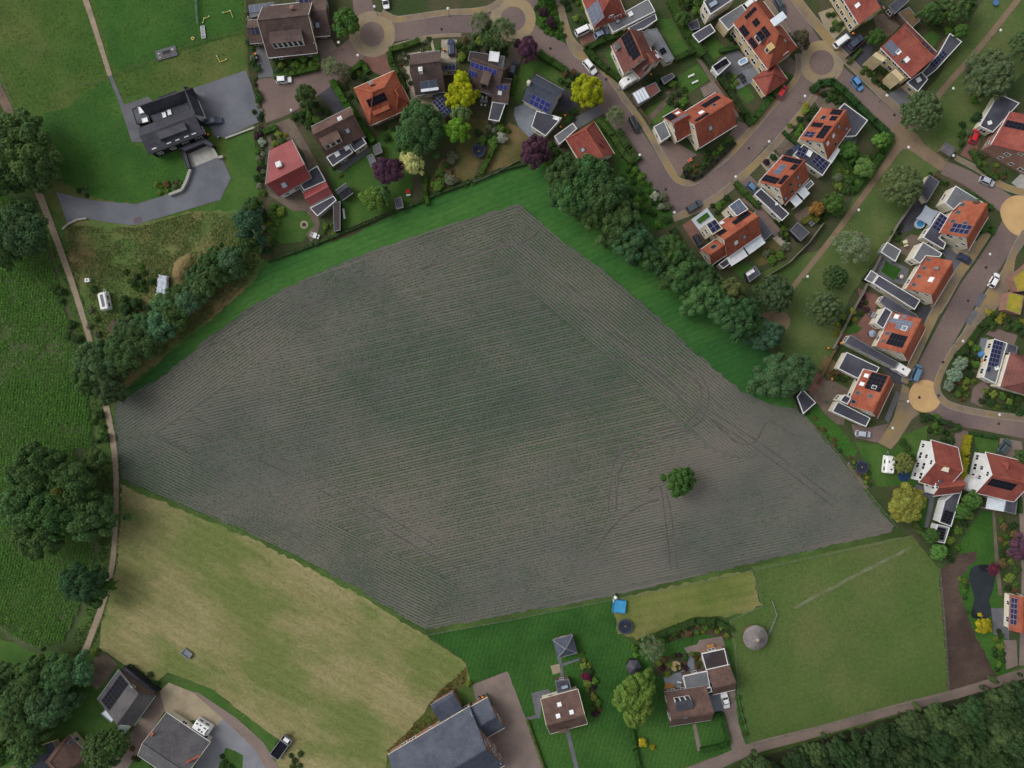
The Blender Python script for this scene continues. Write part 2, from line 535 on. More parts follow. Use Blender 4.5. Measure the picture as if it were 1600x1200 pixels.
patch('woodland_floor', [(1060, Y1), (1180, 1185), (1330, 1140), (1600, 1062), (X1, 1020), (X1, Y1)], mat('woodland_floor', (46, 56, 34), (60, 62, 44), 0.3, fine=2, fineamt=0.3, bump=0.4), 2, 0.4)
patch('yard_ground', [(X0, 985), (20, 1002), (95, 1020), (150, 1012), (240, 1070), (330, 1075), (440, 1160), (400, Y1), (X0, Y1)], GLAWN, 1, 0.4)

# paths
ribbon('field_path', [(20, 200), (60, 300), (85, 365), (112, 440), (140, 530), (165, 630), (178, 700), (182, 770), (178, 860), (170, 910), (155, 960), (130, 1025)], [12, 12, 10, 9, 8, 9, 9, 8, 8, 8, 9, 10], DIRT, 4, jit=0.6)
ribbon('earth_track', [(-120, -60), (-20, 110), (10, 165), (30, 215), (60, 300)], [16, 16, 14, 12, 12], TRACK, 4, jit=0.8)
ribbon('paddock_path', [(105, -80), (134, 0), (152, 55), (172, 118)], [9, 9, 8, 7], DIRT, 4, jit=0.3)
ribbon('garden_path', [(172, 118), (182, 142), (193, 168)], 6, GREYP, 4)
ribbon('country_lane', [(1040, 1222), (1120, 1192), (1180, 1168), (1280, 1142), (1400, 1108), (1500, 1082), (1600, 1052), (1740, 1010)], [20, 20, 18, 16, 15, 15, 16, 17], PINKP, 4, jit=0.4)
PPATH = mat('park_path_clay', (132, 112, 92), (122, 104, 86), 0.3, (126, 110, 88), 0.08, fine=3, fineamt=0.12)
ribbon('park_path', [(1236, 452), (1290, 385), (1340, 318), (1375, 270), (1408, 224)], [8, 9, 9, 10, 14], PPATH, 4, jit=0.2)
ribbon('park_path', [(1420, 205), (1448, 172), (1480, 132), (1525, 81), (1590, 0), (1660, -90)], [14, 11, 9, 9, 9, 9], PPATH, 5, jit=0.2)
patch('path_junction', [(1388, 204), (1404, 190), (1416, 200), (1430, 206), (1444, 226), (1482, 254), (1470, 268), (1420, 234), (1405, 232)], PPATH, 5)
patch('path_end_court', [(1184, 488), (1205, 486), (1226, 487), (1235, 500), (1230, 514), (1220, 518), (1186, 505)], PPATH, 4, curve=True)

# estate drive
patch('estate_driveway', [(302, 138), (384, 110), (392, 130), (410, 188), (352, 215), (335, 213), (316, 170)], ASPH, 3)
patch('estate_terrace', [(188, 166), (232, 151), (240, 160), (218, 200), (222, 222), (206, 222)], GREYP, 3)
patch('estate_drive', [(88, 300), (120, 308), (150, 314), (213, 319), (265, 303), (286, 295), (297, 262), (346, 245), (361, 278), (345, 312), (295, 327), (210, 352), (172, 348), (135, 341), (106, 351)], ASPH, 4)
patch('garage_ramp', [(290, 236), (330, 226), (338, 247), (298, 263)], CONC, 5)
patch('brown_mat_patch', [(209, 341), (221, 339), (222, 347), (210, 350)], mat('rust_patch', (104, 92, 98), (96, 84, 90), 1.0), 6)

# streets
ribbon('street', [(408, 158), (440, 150), (480, 132), (520, 105), (550, 82), (581, 54)], [70, 62, 48, 42, 38, 38], COURT, 4)
ribbon('street', [(581, 54), (640, 46), (700, 39), (750, 37), (801, 30)], [36, 30, 27, 27, 30], ROAD, 4)
ribbon('street', [(801, 30), (836, 60), (869, 79), (898, 97), (925, 120), (948, 148), (968, 180), (990, 215), (1013, 252)], [36, 34, 33, 34, 38, 42, 38, 34, 34], ROAD, 4)
ribbon('street', [(1110, 292), (1140, 264), (1180, 222), (1220, 182), (1250, 145), (1283, 98)], [36, 34, 34, 34, 34, 34], ROAD, 4)
patch('street_bend', [(997, 262), (1028, 243), (1042, 268), (1054, 282), (1068, 288), (1084, 286), (1098, 279), (1122, 306), (1106, 318), (1080, 330), (1058, 340), (1044, 326), (1020, 294)], ROAD, 4)
ribbon('street', [(1140, -120), (1180, -60), (1222, 0), (1250, 45), (1283, 98)], 33, ROAD, 4)
ribbon('street', [(1283, 98), (1330, 136), (1370, 168), (1402, 196)], [34, 30, 26, 24], ROAD, 4)
ribbon('street', [(566, -90), (566, 0), (581, 54)], [30, 30, 34], ROAD, 4)
ribbon('street', [(860, -90), (838, -20), (801, 30)], [30, 30, 34], ROAD, 4)
ribbon('street', [(1474, 262), (1510, 278), (1552, 305), (1590, 333)], [22, 24, 28, 34], ROAD, 4)
ribbon('street', [(1590, 333), (1575, 365), (1540, 420), (1515, 455), (1487, 505), (1463, 550), (1444, 590), (1445, 618)], [36, 36, 36, 36, 35, 34, 34, 36], ROAD, 4)
ribbon('street', [(1445, 618), (1480, 645), (1530, 657), (1600, 668), (1740, 690)], [34, 32, 28, 34, 34], ROAD, 4)
ribbon('street', [(1590, 333), (1640, 352), (1740, 380)], 34, ROAD, 4)
for (x, y, r0, r1) in ((581.5, 53.6, 19.2, 36), (801.5, 30, 19.5, 35.5), (1283.5, 98, 19.5, 34.5)):
    n = 48
    CIRC = mat('circle_pavers', (146, 131, 108), (134, 121, 104), 0.3, (152, 134, 100), 0.1, fine=3, fineamt=0.12)
    patch('paved_circle', [(x + r1 * math.cos(2 * math.pi * i / n), y + r1 * math.sin(2 * math.pi * i / n)) for i in range(n)], CIRC, 5)
    patch('circle_centre', [(x + r0 * math.cos(2 * math.pi * i / n), y + r0 * math.sin(2 * math.pi * i / n)) for i in range(n)], ROAD, 6)
patch('sand_circle', [(1445 + 25.5 * math.cos(a), 619 + 25.5 * math.sin(a)) for a in [math.radians(i * 7.5) for i in range(48)]], SAND, 5)
patch('sand_circle', [(1564, 322), (1578, 308), (1598, 306), (1640, 318), (1640, 350), (1604, 368), (1584, 366), (1570, 352), (1563, 336)], SAND, 5, curve=True)

# raised pavements with kerbs
def pavement(pts, w):
    ribbon('kerb', pts, [x + 1.6 for x in w] if not isinstance(w, (int, float)) else w + 1.6, KERB, 1, thick=0.085)
    return ribbon('pavement', pts, w, OCHRE, 1, thick=0.11)
pavement([(596, 20), (618, 30), (640, 28), (697, 20), (740, 18), (768, 12), (785, -4), (790, -40)], [9, 9, 8, 8, 9, 9, 10, 10])
pavement([(615, 72), (655, 61), (688, 56), (721, 55)], [3, 4, 4, 4])
pavement([(866, -40), (878, 20), (890, 60), (905, 82), (922, 96)], [9, 9, 11, 18, 10])
pavement([(918, 92), (940, 110), (960, 132), (978, 158), (998, 184), (1016, 212), (1036, 246), (1050, 270), (1060, 282), (1074, 286), (1090, 282), (1106, 268), (1140, 240), (1175, 202), (1210, 162), (1240, 128), (1248, 106), (1246, 84)],
         [6, 6, 7, 8, 8, 8, 9, 10, 8, 8, 8, 8, 10, 9, 7, 7, 7, 7])
pavement([(1052, 342), (1075, 332), (1106, 318), (1140, 293), (1168, 268), (1208, 228), (1245, 186), (1268, 156), (1282, 138), (1302, 134)], [8, 11, 11, 10, 10, 10, 10, 9, 8, 8])
pavement([(1190, -100), (1232, -20), (1252, 10), (1282, 46), (1312, 82), (1340, 110), (1372, 142), (1412, 180)], [12, 14, 14, 13, 13, 12, 11, 10])
pavement([(1196, 0), (1214, 24), (1232, 52)], [7, 7, 6])
pavement([(1492, 246), (1530, 266), (1570, 292), (1640, 310)], [6, 7, 9, 10])
pavement([(1548, 356), (1518, 400), (1492, 436), (1464, 482), (1440, 532), (1424, 570), (1412, 598)], [10, 13, 14, 14, 13, 11, 9])
pavement([(1602, 362), (1592, 380), (1582, 398), (1578, 412), (1572, 432), (1560, 452), (1540, 482), (1524, 508), (1508, 528), (1492, 544), (1478, 566), (1466, 592), (1464, 610), (1476, 628), (1500, 638), (1545, 647), (1600, 654), (1700, 668)],
         [10, 12, 10, 12, 20, 26, 26, 24, 16, 9, 8, 9, 9, 9, 9, 9, 9, 9])
patch('parking_bay', [(1532, 456), (1541, 462), (1529, 481), (1520, 476)], GREYP, 7, thick=0.0).location.z = 0.03
patch('parking_bay', [(1519, 484), (1528, 488), (1516, 508), (1508, 504)], GREYP, 7).location.z = 0.03
patch('parking_bay', [(1555, 424), (1562, 427), (1560, 432), (1552, 430)], GREYP, 7).location.z = 0.03
patch('ochre_drive', [(1372, 692), (1392, 702), (1404, 688), (1424, 656), (1436, 646), (1422, 632), (1420, 606), (1410, 600), (1404, 622), (1396, 652)], OCHRE, 4)
patch('red_shoulder', [(904, 52), (932, 38), (952, 52), (934, 62), (908, 74)], REDP, 5)

# ------------------------------------------------------------------ driveways, patios, lawns and beds of the plots
for nm, m, ly, pts in [
    ('driveway', GREYP, 3, [(399, 70), (412, 68), (426, 110), (428, 120), (404, 122)]),
    ('driveway', PINKP, 3, [(494, 58), (515, 56), (530, 80), (520, 92), (497, 104)]),
    ('driveway', REDP, 3, [(566, 92), (610, 73), (616, 95), (622, 122), (600, 120), (582, 112)]),
    ('driveway', DARKP, 3, [(495, 146), (512, 130), (546, 172), (530, 184)]),
    ('garden_bed', BEDM, 3, [(427, 92), (496, 84), (497, 104), (427, 119)]),
    ('garden_bed', BEDM, 3, [(456, 182), (498, 158), (512, 176), (480, 196), (462, 200)]),
    ('driveway', BROWNP, 4, [(416, 198), (456, 184), (500, 262), (486, 276), (475, 240), (458, 216), (436, 224), (420, 236)]),
    ('garden_bed', BEDM, 3, [(384, 0), (398, 0), (406, 120), (412, 196), (416, 300), (416, 405), (408, 405), (402, 260), (396, 200), (388, 110)]),
    ('terrace', BROWNP, 4, [(417, 296), (436, 308), (468, 292), (478, 300), (496, 336), (500, 350), (496, 366), (486, 378), (478, 366), (492, 352), (478, 330), (458, 330), (420, 305)]),
    ('garden_lawn', GLAWN, 3, [(422, 318), (452, 325), (470, 328), (488, 340), (494, 354), (482, 366), (470, 378), (440, 382), (424, 370)]),
    ('garden_lawn', GLAWN, 3, [(512, 262), (574, 236), (600, 200), (630, 205), (650, 240), (640, 320), (600, 338), (536, 362), (532, 330), (520, 290)]),
    ('terrace', GREYP, 4, [(520, 262), (556, 238), (575, 230), (580, 236), (532, 270)]),
    ('garden_lawn', BROWNLAWN, 3, [(662, 300), (690, 250), (705, 245), (708, 288), (680, 300)]),
    ('garden_lawn', BROWNLAWN, 3, [(712, 232), (735, 185), (763, 188), (758, 215), (740, 285), (712, 288)]),
    ('garden_lawn', BROWNLAWN, 3, [(752, 280), (775, 218), (795, 190), (832, 214), (838, 225), (812, 250)]),
    ('terrace', BLUESTONE, 4, [(804, 168), (826, 160), (840, 176), (830, 200), (838, 212), (826, 214), (810, 198), (803, 180)]),
    ('terrace', BEIGEP, 4, [(652, 152), (674, 148), (690, 182), (680, 196), (660, 180)]),
    ('driveway', GRAVEL, 3, [(690, 62), (714, 62), (713, 98), (688, 98)]),
    ('garden_path', GRAVEL, 4, [(628, 90), (634, 84), (675, 78), (673, 66), (655, 68), (654, 62), (676, 62), (680, 82), (640, 92), (640, 112), (652, 150), (650, 166), (644, 160), (630, 110)]),
    ('driveway', BROWNP, 3, [(790, 84), (808, 60), (815, 92), (806, 112), (790, 122)]),
    ('garden_lawn', GLAWN, 3, [(800, 150), (814, 104), (838, 94), (880, 114), (892, 124), (884, 140), (836, 110), (824, 130), (812, 164)]),
    ('driveway', DARKP, 3, [(866, 150), (884, 138), (902, 164), (884, 182), (870, 172)]),
    ('driveway', GREYP, 3, [(886, 190), (940, 162), (948, 174), (912, 196), (896, 204)]),
    ('planting_island', LUSH, 4, [(834, 22), (840, 4), (846, -20), (866, -20), (876, 20), (890, 58), (878, 68), (856, 58), (840, 42)]),
    ('garden_lawn', GLAWN, 3, [(930, 185), (950, 185), (990, 252), (962, 256), (946, 225)]),
    ('rough_verge', LUSH, 3, [(960, 258), (1000, 245), (1024, 285), (1054, 336), (1050, 352), (1020, 362), (980, 320)]),
    ('garden_lawn', GLAWN, 3, [(945, 85), (960, 70), (975, 112), (985, 125), (966, 122)]),
    ('garden_lawn', GLAWN, 3, [(1026, 30), (1050, 30), (1078, 80), (1074, 90), (1056, 94)]),
    ('garden_lawn', GLAWN, 3, [(1000, 176), (1044, 152), (1056, 176), (1022, 196)]),
    ('garden_lawn', GLAWN, 3, [(1056, 122), (1090, 100), (1108, 124), (1076, 146), (1066, 144)]),
    ('garden_path', BROWNP, 4, [(1010, 184), (1044, 150), (1036, 140), (1042, 136), (1052, 152), (1016, 190)]),
    ('garden_path', BROWNP, 4, [(1088, 92), (1094, 90), (1118, 126), (1112, 130)]),
    ('terrace', PINKP, 4, [(1094, 138), (1122, 122), (1150, 160), (1154, 184), (1142, 180), (1120, 142), (1100, 152)]),
    ('driveway', COURT, 3, [(1140, 210), (1154, 190), (1172, 196), (1150, 230), (1130, 222)]),
    ('driveway', COURT, 3, [(1022, 215), (1060, 224), (1092, 244), (1076, 262), (1062, 276), (1040, 252)]),
    ('island_bed', BEDM, 3, [(1066, 262), (1082, 246), (1150, 216), (1140, 234), (1104, 266), (1088, 278), (1070, 278)]),
    ('garden_lawn', GLAWN, 3, [(1098, 72), (1116, 58), (1138, 80), (1114, 94)]),
    ('terrace', GREYP, 4, [(1122, 94), (1150, 76), (1180, 106), (1176, 118), (1140, 124), (1126, 118)]),
    ('terrace', BLUESTONE, 5, [(1146, 128), (1158, 112), (1180, 104), (1190, 112), (1176, 122), (1200, 150), (1220, 120), (1222, 124), (1198, 158), (1188, 150), (1172, 130), (1150, 142)]),
    ('garden_lawn', GLAWN, 4, [(1150, 144), (1168, 134), (1180, 152), (1166, 164)]),
    ('driveway', BROWNP, 3, [(1206, 106), (1232, 88), (1248, 100), (1240, 118), (1220, 110)]),
    ('driveway', DARKP, 3, [(1300, 66), (1324, 48), (1352, 60), (1372, 70), (1360, 88), (1342, 110), (1318, 92)]),
    ('driveway', BEIGEP, 3, [(1278, 20), (1300, 12), (1322, 44), (1298, 66)]),
    ('driveway', GREYP, 3, [(1384, 150), (1420, 128), (1434, 142), (1420, 160), (1404, 168)]),
    ('garden_bed', BEDM, 3, [(1344, 112), (1362, 90), (1402, 124), (1400, 138), (1384, 148)]),
    ('terrace', BROWNP, 3, [(1362, 24), (1396, 20), (1412, 34), (1392, 56), (1376, 60)]),
    ('garden_lawn', GLAWN, 4, [(1440, 60), (1456, 48), (1470, 58), (1456, 76)]),
    ('driveway', BROWNP, 3, [(1206, 226), (1228, 208), (1250, 226), (1226, 252)]),
    ('driveway', BROWNP, 3, [(1268, 150), (1290, 150), (1308, 168), (1280, 172)]),
    ('gravel_garden', GRAVEL, 4, [(1186, 252), (1204, 234), (1218, 246), (1198, 268)]),
    ('garden_bed', BEDM, 4, [(1226, 208), (1242, 188), (1258, 172), (1280, 168), (1250, 210)]),
    ('driveway', COURT, 3, [(1150, 284), (1168, 270), (1188, 290), (1176, 304)]),
    ('garden_lawn', GLAWN, 3, [(1300, 250), (1320, 235), (1372, 246), (1344, 290), (1300, 290)]),
    ('terrace', GREYP, 4, [(1318, 218), (1340, 216), (1334, 232), (1322, 238)]),
    ('terrace', BROWNP, 4, [(1240, 336), (1262, 322), (1276, 342), (1262, 352), (1246, 346)]),
    ('driveway', REDP, 3, [(1066, 352), (1080, 342), (1098, 372), (1104, 396), (1092, 392)]),
    ('driveway', COURT, 3, [(1158, 312), (1172, 304), (1222, 362), (1212, 372), (1180, 330)]),
    ('garden_lawn', BROWNLAWN, 3, [(1170, 402), (1206, 374), (1224, 386), (1200, 412), (1186, 416)]),
    ('terrace', GRAVEL, 4, [(1206, 372), (1222, 366), (1234, 380), (1226, 390)]),
    ('garden_lawn', GLAWN, 3, [(1142, 418), (1162, 410), (1180, 420), (1160, 436)]),
    ('terrace', DARKP, 3, [(1398, 352), (1434, 308), (1450, 318), (1424, 360), (1410, 364)]),
    ('terrace', BROWNP, 3, [(1406, 378), (1424, 366), (1444, 372), (1424, 404), (1408, 396)]),
    ('garden_lawn', TURF, 4, [(1376, 424), (1384, 408), (1408, 421), (1397, 438)]),
    ('terrace', GREYP, 3, [(1356, 430), (1378, 398), (1420, 420), (1414, 446)]),
    ('driveway', GREYP, 3, [(1472, 394), (1486, 382), (1514, 408), (1500, 440), (1490, 430)]),
    ('front_court', BEIGEP, 4, [(1486, 388), (1514, 374), (1530, 378), (1518, 396), (1504, 408)]),
    ('front_court', BEIGEP, 4, [(1452, 478), (1486, 444), (1498, 442), (1484, 468), (1470, 490)]),
    ('driveway', DARKP, 3, [(1430, 480), (1450, 478), (1470, 492), (1446, 526), (1440, 500)]),
    ('terrace', REDP, 3, [(1340, 450), (1372, 462), (1366, 500), (1378, 510), (1366, 530), (1330, 522), (1352, 490), (1344, 470)]),
    ('garden_lawn', GLAWN, 4, [(1316, 514), (1326, 502), (1348, 512), (1340, 520), (1322, 524)]),
    ('terrace', REDP, 3, [(1306, 526), (1330, 514), (1370, 520), (1364, 540), (1320, 536)]),
    ('driveway', DARKP, 3, [(1376, 574), (1392, 570), (1422, 588), (1412, 602), (1396, 598)]),
    ('garden_lawn', BROWNLAWN, 3, [(1278, 574), (1288, 554), (1306, 566), (1296, 590)]),
    ('terrace', BROWNP, 3, [(1264, 614), (1276, 596), (1300, 594), (1330, 610), (1318, 664), (1300, 662)]),
    ('terrace', REDP, 4, [(1262, 610), (1276, 582), (1290, 592), (1270, 618)]),
    ('garden_lawn', LUSH, 3, [(1258, 650), (1274, 632), (1316, 672), (1340, 704), (1330, 720)]),
    ('driveway', COURT, 3, [(1330, 662), (1356, 668), (1388, 662), (1374, 692), (1336, 684)]),
    ('front_court', GREYP, 4, [(1382, 654), (1400, 610), (1406, 616), (1388, 662)]),
    ('garden_lawn', GLAWN, 3, [(1335, 690), (1372, 694), (1395, 704), (1410, 680), (1450, 665), (1440, 760), (1420, 760), (1370, 760)]),
    ('terrace', BROWNP, 4, [(1322, 726), (1328, 724), (1346, 748), (1360, 760), (1350, 764)]),
    ('driveway', COURT, 3, [(1494, 668), (1516, 676), (1506, 720), (1497, 728), (1488, 700)]),
    ('driveway', PINKP, 3, [(1562, 684), (1596, 690), (1600, 720), (1560, 712)]),
    ('garden_lawn', GLAWN, 4, [(1518, 680), (1560, 684), (1556, 712), (1530, 708)]),
    ('terrace', GREYP, 4, [(1430, 756), (1462, 766), (1458, 790), (1450, 824), (1444, 824), (1452, 780), (1430, 764)]),
    ('garden_lawn', LUSH, 3, [(1428, 770), (1452, 782), (1444, 826), (1424, 818)]),
    ('garden_lawn', LUSH, 3, [(1532, 798), (1556, 800), (1560, 870), (1540, 868), (1500, 850), (1510, 830)]),
    ('garden_path', BROWNP, 4, [(1550, 798), (1554, 798), (1562, 890), (1566, 930), (1560, 930), (1555, 890)]),
    ('driveway', PINKP, 3, [(1590, 740), (1600, 740), (1640, 1040), (1592, 1040), (1596, 900)]),
    ('driveway', COURT, 3, [(1520, 606), (1536, 594), (1546, 606), (1534, 636), (1516, 628)]),
    ('driveway', COURT, 3, [(1540, 522), (1552, 512), (1590, 524), (1584, 540)]),
    ('terrace', BLUESTONE, 4, [(1524, 570), (1532, 528), (1544, 528), (1536, 570)]),
    ('driveway', REDP, 3, [(1500, 242), (1520, 208), (1532, 218), (1520, 252)]),
    ('driveway', CONC, 3, [(1580, 286), (1600, 266), (1640, 270), (1640, 306), (1600, 300)]),
    ('terrace', GREYP, 4, [(1548, 950), (1578, 950), (1576, 1000), (1552, 990)]),
    ('driveway', PINKP, 3, [(1568, 1000), (1588, 1000), (1590, 1040), (1572, 1046)]),
    ('farm_drive', PINKP, 3, [(738, 1070), (794, 1048), (816, 1100), (852, 1200), (880, Y1), (770, Y1), (760, 1160)]),
    ('garden_path', GREYP, 4, [(820, 1122), (840, 1116), (842, 1121), (824, 1126)]),
    ('terrace', GREYP, 4, [(830, 1083), (857, 1076), (860, 1082), (872, 1078), (876, 1088), (846, 1096), (844, 1122), (838, 1122)]),
    ('garden_path', GREYP, 4, [(871, 1026), (876, 1025), (882, 1060), (876, 1062)]),
    ('garden_path', GREYP, 5, [(874, 1038), (905, 1028), (906, 1031), (876, 1042)]),
    ('terrace', BEIGEP, 5, [(860, 1040), (874, 1037), (876, 1050), (864, 1054)]),
    ('garden_path', GREYP, 4, [(883, 1142), (889, 1140), (904, 1200), (916, 1260), (910, 1260), (898, 1200)]),
    ('garden_bed', BEDM, 4, [(905, 1030), (916, 1026), (930, 1060), (938, 1116), (930, 1122)]),
    ('garden_bed', BEDM, 4, [(1008, 1000), (1050, 982), (1090, 972), (1132, 976), (1146, 996), (1134, 1000), (1100, 990), (1050, 1002), (1010, 1012)]),
    ('terrace', BLUESTONE, 4, [(1036, 1056), (1064, 1048), (1074, 1016), (1082, 1018), (1086, 1046), (1104, 1040), (1110, 1076), (1042, 1082)]),
    ('terrace', PINKP, 4, [(1069, 1012), (1090, 1006), (1092, 1000), (1128, 994), (1142, 1040), (1136, 1042), (1128, 1012), (1096, 1018), (1072, 1018)]),
    ('garden_bed', BEDM, 4, [(1020, 1034), (1050, 1022), (1076, 1020), (1074, 1044), (1042, 1058), (1024, 1056)]),
    ('garden_bed', BEDM, 4, [(1080, 1018), (1094, 1020), (1098, 1040), (1088, 1046)]),
    ('driveway', PINKP, 4, [(1122, 1080), (1148, 1076), (1154, 1130), (1166, 1168), (1144, 1174), (1130, 1114)]),
    ('terrace', BLUESTONE, 5, [(1104, 1086), (1124, 1082), (1130, 1110), (1112, 1114)]),
    ('garden_path', PINKP, 4, [(1082, 1132), (1087, 1131), (1096, 1170), (1090, 1174)]),
    ('yard', BROWNP, 3, [(152, 1018), (170, 1024), (184, 1038), (168, 1062), (152, 1078), (134, 1062)]),
    ('farm_yard', PINKP, 3, [(255, 1076), (262, 1068), (300, 1080), (352, 1118), (328, 1148), (296, 1118), (258, 1110), (200, 1200), (160, 1260), (180, 1180), (240, 1095)]),
    ('farm_yard', BEIGEP, 4, [(250, 1080), (264, 1066), (302, 1082), (352, 1118), (332, 1142), (306, 1124), (292, 1128), (258, 1112)]),
    ('farm_drive', PALEG, 3, [(328, 1136), (350, 1120), (408, 1156), (430, 1190), (440, Y1), (372, Y1), (380, 1180), (366, 1172), (344, 1190), (330, 1240), (290, 1240)]),
    ('farm_drive', PINKP, 4, [(300, 1080), (310, 1082), (370, 1122), (412, 1160), (436, 1200), (420, 1210), (398, 1170), (352, 1126)]),
    ('lawn_corner', GLAWN, 4, [(346, 1190), (352, 1168), (364, 1172), (378, 1200), (376, 1240), (330, 1240)]),
    ('dirt_lane', TRACK, 3, [(10, 1210), (30, 1176), (36, 1180), (20, 1240)]),
]:
    patch(nm, pts, m, ly, 0.12 if ('lawn' in nm or 'bed' in nm or 'verge' in nm) else 0.0)

# ------------------------------------------------------------------ field crops (stuff)
def quads_mesh(name, P, Nn, size, m, tint, seed=0, up=None, aspect=0.55):
    """Many leaf quads as one mesh: centres P, normals Nn, sizes; per-leaf colour attribute 'tint'."""
    rs = np.random.RandomState(seed)
    n = len(P)
    r = rs.normal(size=(n, 3))
    t = np.cross(Nn, r)
    t /= np.linalg.norm(t, axis=1, keepdims=True) + 1e-9
    b = np.cross(Nn, t)
    s = size[:, None]
    V = np.empty((n, 4, 3))
    V[:, 0] = P - t * s
    V[:, 1] = P - b * s * aspect + t * s * 0.1
    V[:, 2] = P + t * s
    V[:, 3] = P + b * s * aspect + t * s * 0.1
    me = bpy.data.meshes.new(name)
    me.vertices.add(n * 4)
    me.vertices.foreach_set('co', V.reshape(-1))
    me.loops.add(n * 4)
    me.loops.foreach_set('vertex_index', np.arange(n * 4, dtype=np.int32))
    me.polygons.add(n)
    me.polygons.foreach_set('loop_start', np.arange(0, n * 4, 4, dtype=np.int32))
    me.polygons.foreach_set('loop_total', np.full(n, 4, dtype=np.int32))
    me.materials.append(m)
    a = me.attributes.new('tint', 'FLOAT_COLOR', 'POINT')
    T = np.repeat(np.concatenate([tint, np.ones((n, 1))], axis=1), 4, axis=0)
    a.data.foreach_set('color', T.reshape(-1).astype(np.float32))
    me.update(calc_edges=True)
    me.validate()
    return me

def vnoise(x, y, seed=0):
    """Cheap smooth value noise, vectorised."""
    rs = np.random.RandomState(seed)
    T = rs.rand(64, 64)
    xi, yi = np.floor(x).astype(int), np.floor(y).astype(int)
    fx, fy = x - xi, y - yi
    fx, fy = fx * fx * (3 - 2 * fx), fy * fy * (3 - 2 * fy)
    g_ = lambda i, j: T[i % 64, j % 64]
    return (g_(xi, yi) * (1 - fx) * (1 - fy) + g_(xi + 1, yi) * fx * (1 - fy) + g_(xi, yi + 1) * (1 - fx) * fy + g_(xi + 1, yi + 1) * fx * fy)

def in_poly(X, Y, poly):
    c = np.zeros(len(X), bool)
    j = len(poly) - 1
    for i in range(len(poly)):
        xi, yi = poly[i]
        xj, yj = poly[j]
        if yi != yj:
            k = ((yi > Y) != (yj > Y)) & (X < (xj - xi) * (Y - yi) / (yj - yi) + xi)
            c ^= k
        j = i
    return c

FW = [tuple(W(x, y)[:2]) for x, y in FIELD]
# headlands follow the field's long sides, the inside rows run one way
SIDES = [((178, 632), (450, 446)), ((450, 446), (815, 318)), ((815, 318), (1170, 620)), ((1225, 600), (1396, 824)), ((1396, 828), (662, 985)), ((662, 985), (186, 752))]
HEAD = [12.5, 11.5, 16.5, 11.5, 9.5, 15.0]
def seg_dist(X, Y, a, b):
    ax, ay = a
    bx, by = b
    dx, dy = bx - ax, by - ay
    L2 = dx * dx + dy * dy
    t = np.clip(((X - ax) * dx + (Y - ay) * dy) / L2, 0, 1)
    return np.hypot(X - ax - t * dx, Y - ay - t * dy)
# wheel tracks pressed into the soil
TRACKS = [[(318, 545), (420, 500), (560, 448), (700, 408), (800, 378)], [(800, 378), (870, 440), (960, 530), (1060, 620), (1180, 700), (1300, 790)],
            [(806, 372), (878, 434), (968, 524), (1068, 614), (1190, 694), (1310, 784)], [(750, 365), (790, 385), (830, 372), (850, 350)],
            [(950, 800), (955, 740), (968, 710), (1010, 680), (1070, 660), (1090, 640), (1095, 610), (1080, 580), (1060, 560)],
            [(962, 800), (966, 745), (980, 718), (1020, 690), (1080, 668), (1102, 645), (1106, 610), (1088, 575)],
            [(1048, 890), (1038, 800), (1030, 760), (1012, 770)], [(1058, 888), (1048, 800), (1040, 770)], [(1110, 655), (1150, 690), (1180, 690), (1200, 660), (1240, 680)],
            [(280, 670), (360, 700), (460, 745), (560, 800), (660, 860), (720, 890)], [(300, 650), (380, 690), (480, 735), (580, 792), (680, 852)],
            [(960, 560), (1000, 555), (1040, 560), (1080, 590), (1130, 640)], [(930, 860), (960, 820), (1000, 790), (1030, 780)]]
TS = []
for pts in TRACKS:
    q = [tuple(W(x, y)[:2]) for x, y in catmull(pts, False, 12)]
    TS += list(zip(q, q[1:]))
    ribbon('wheel_track', pts, 1.7, TRACKSOIL, 4, jit=0.9).location.z = 0.045
def near_track(X, Y, d):
    k = np.zeros(len(X), bool)
    for a, b in TS:
        k |= seg_dist(X, Y, a, b) < d
    return k
SW = [(tuple(W(*a)[:2]), tuple(W(*b)[:2])) for a, b in SIDES]
ROW = 0.75
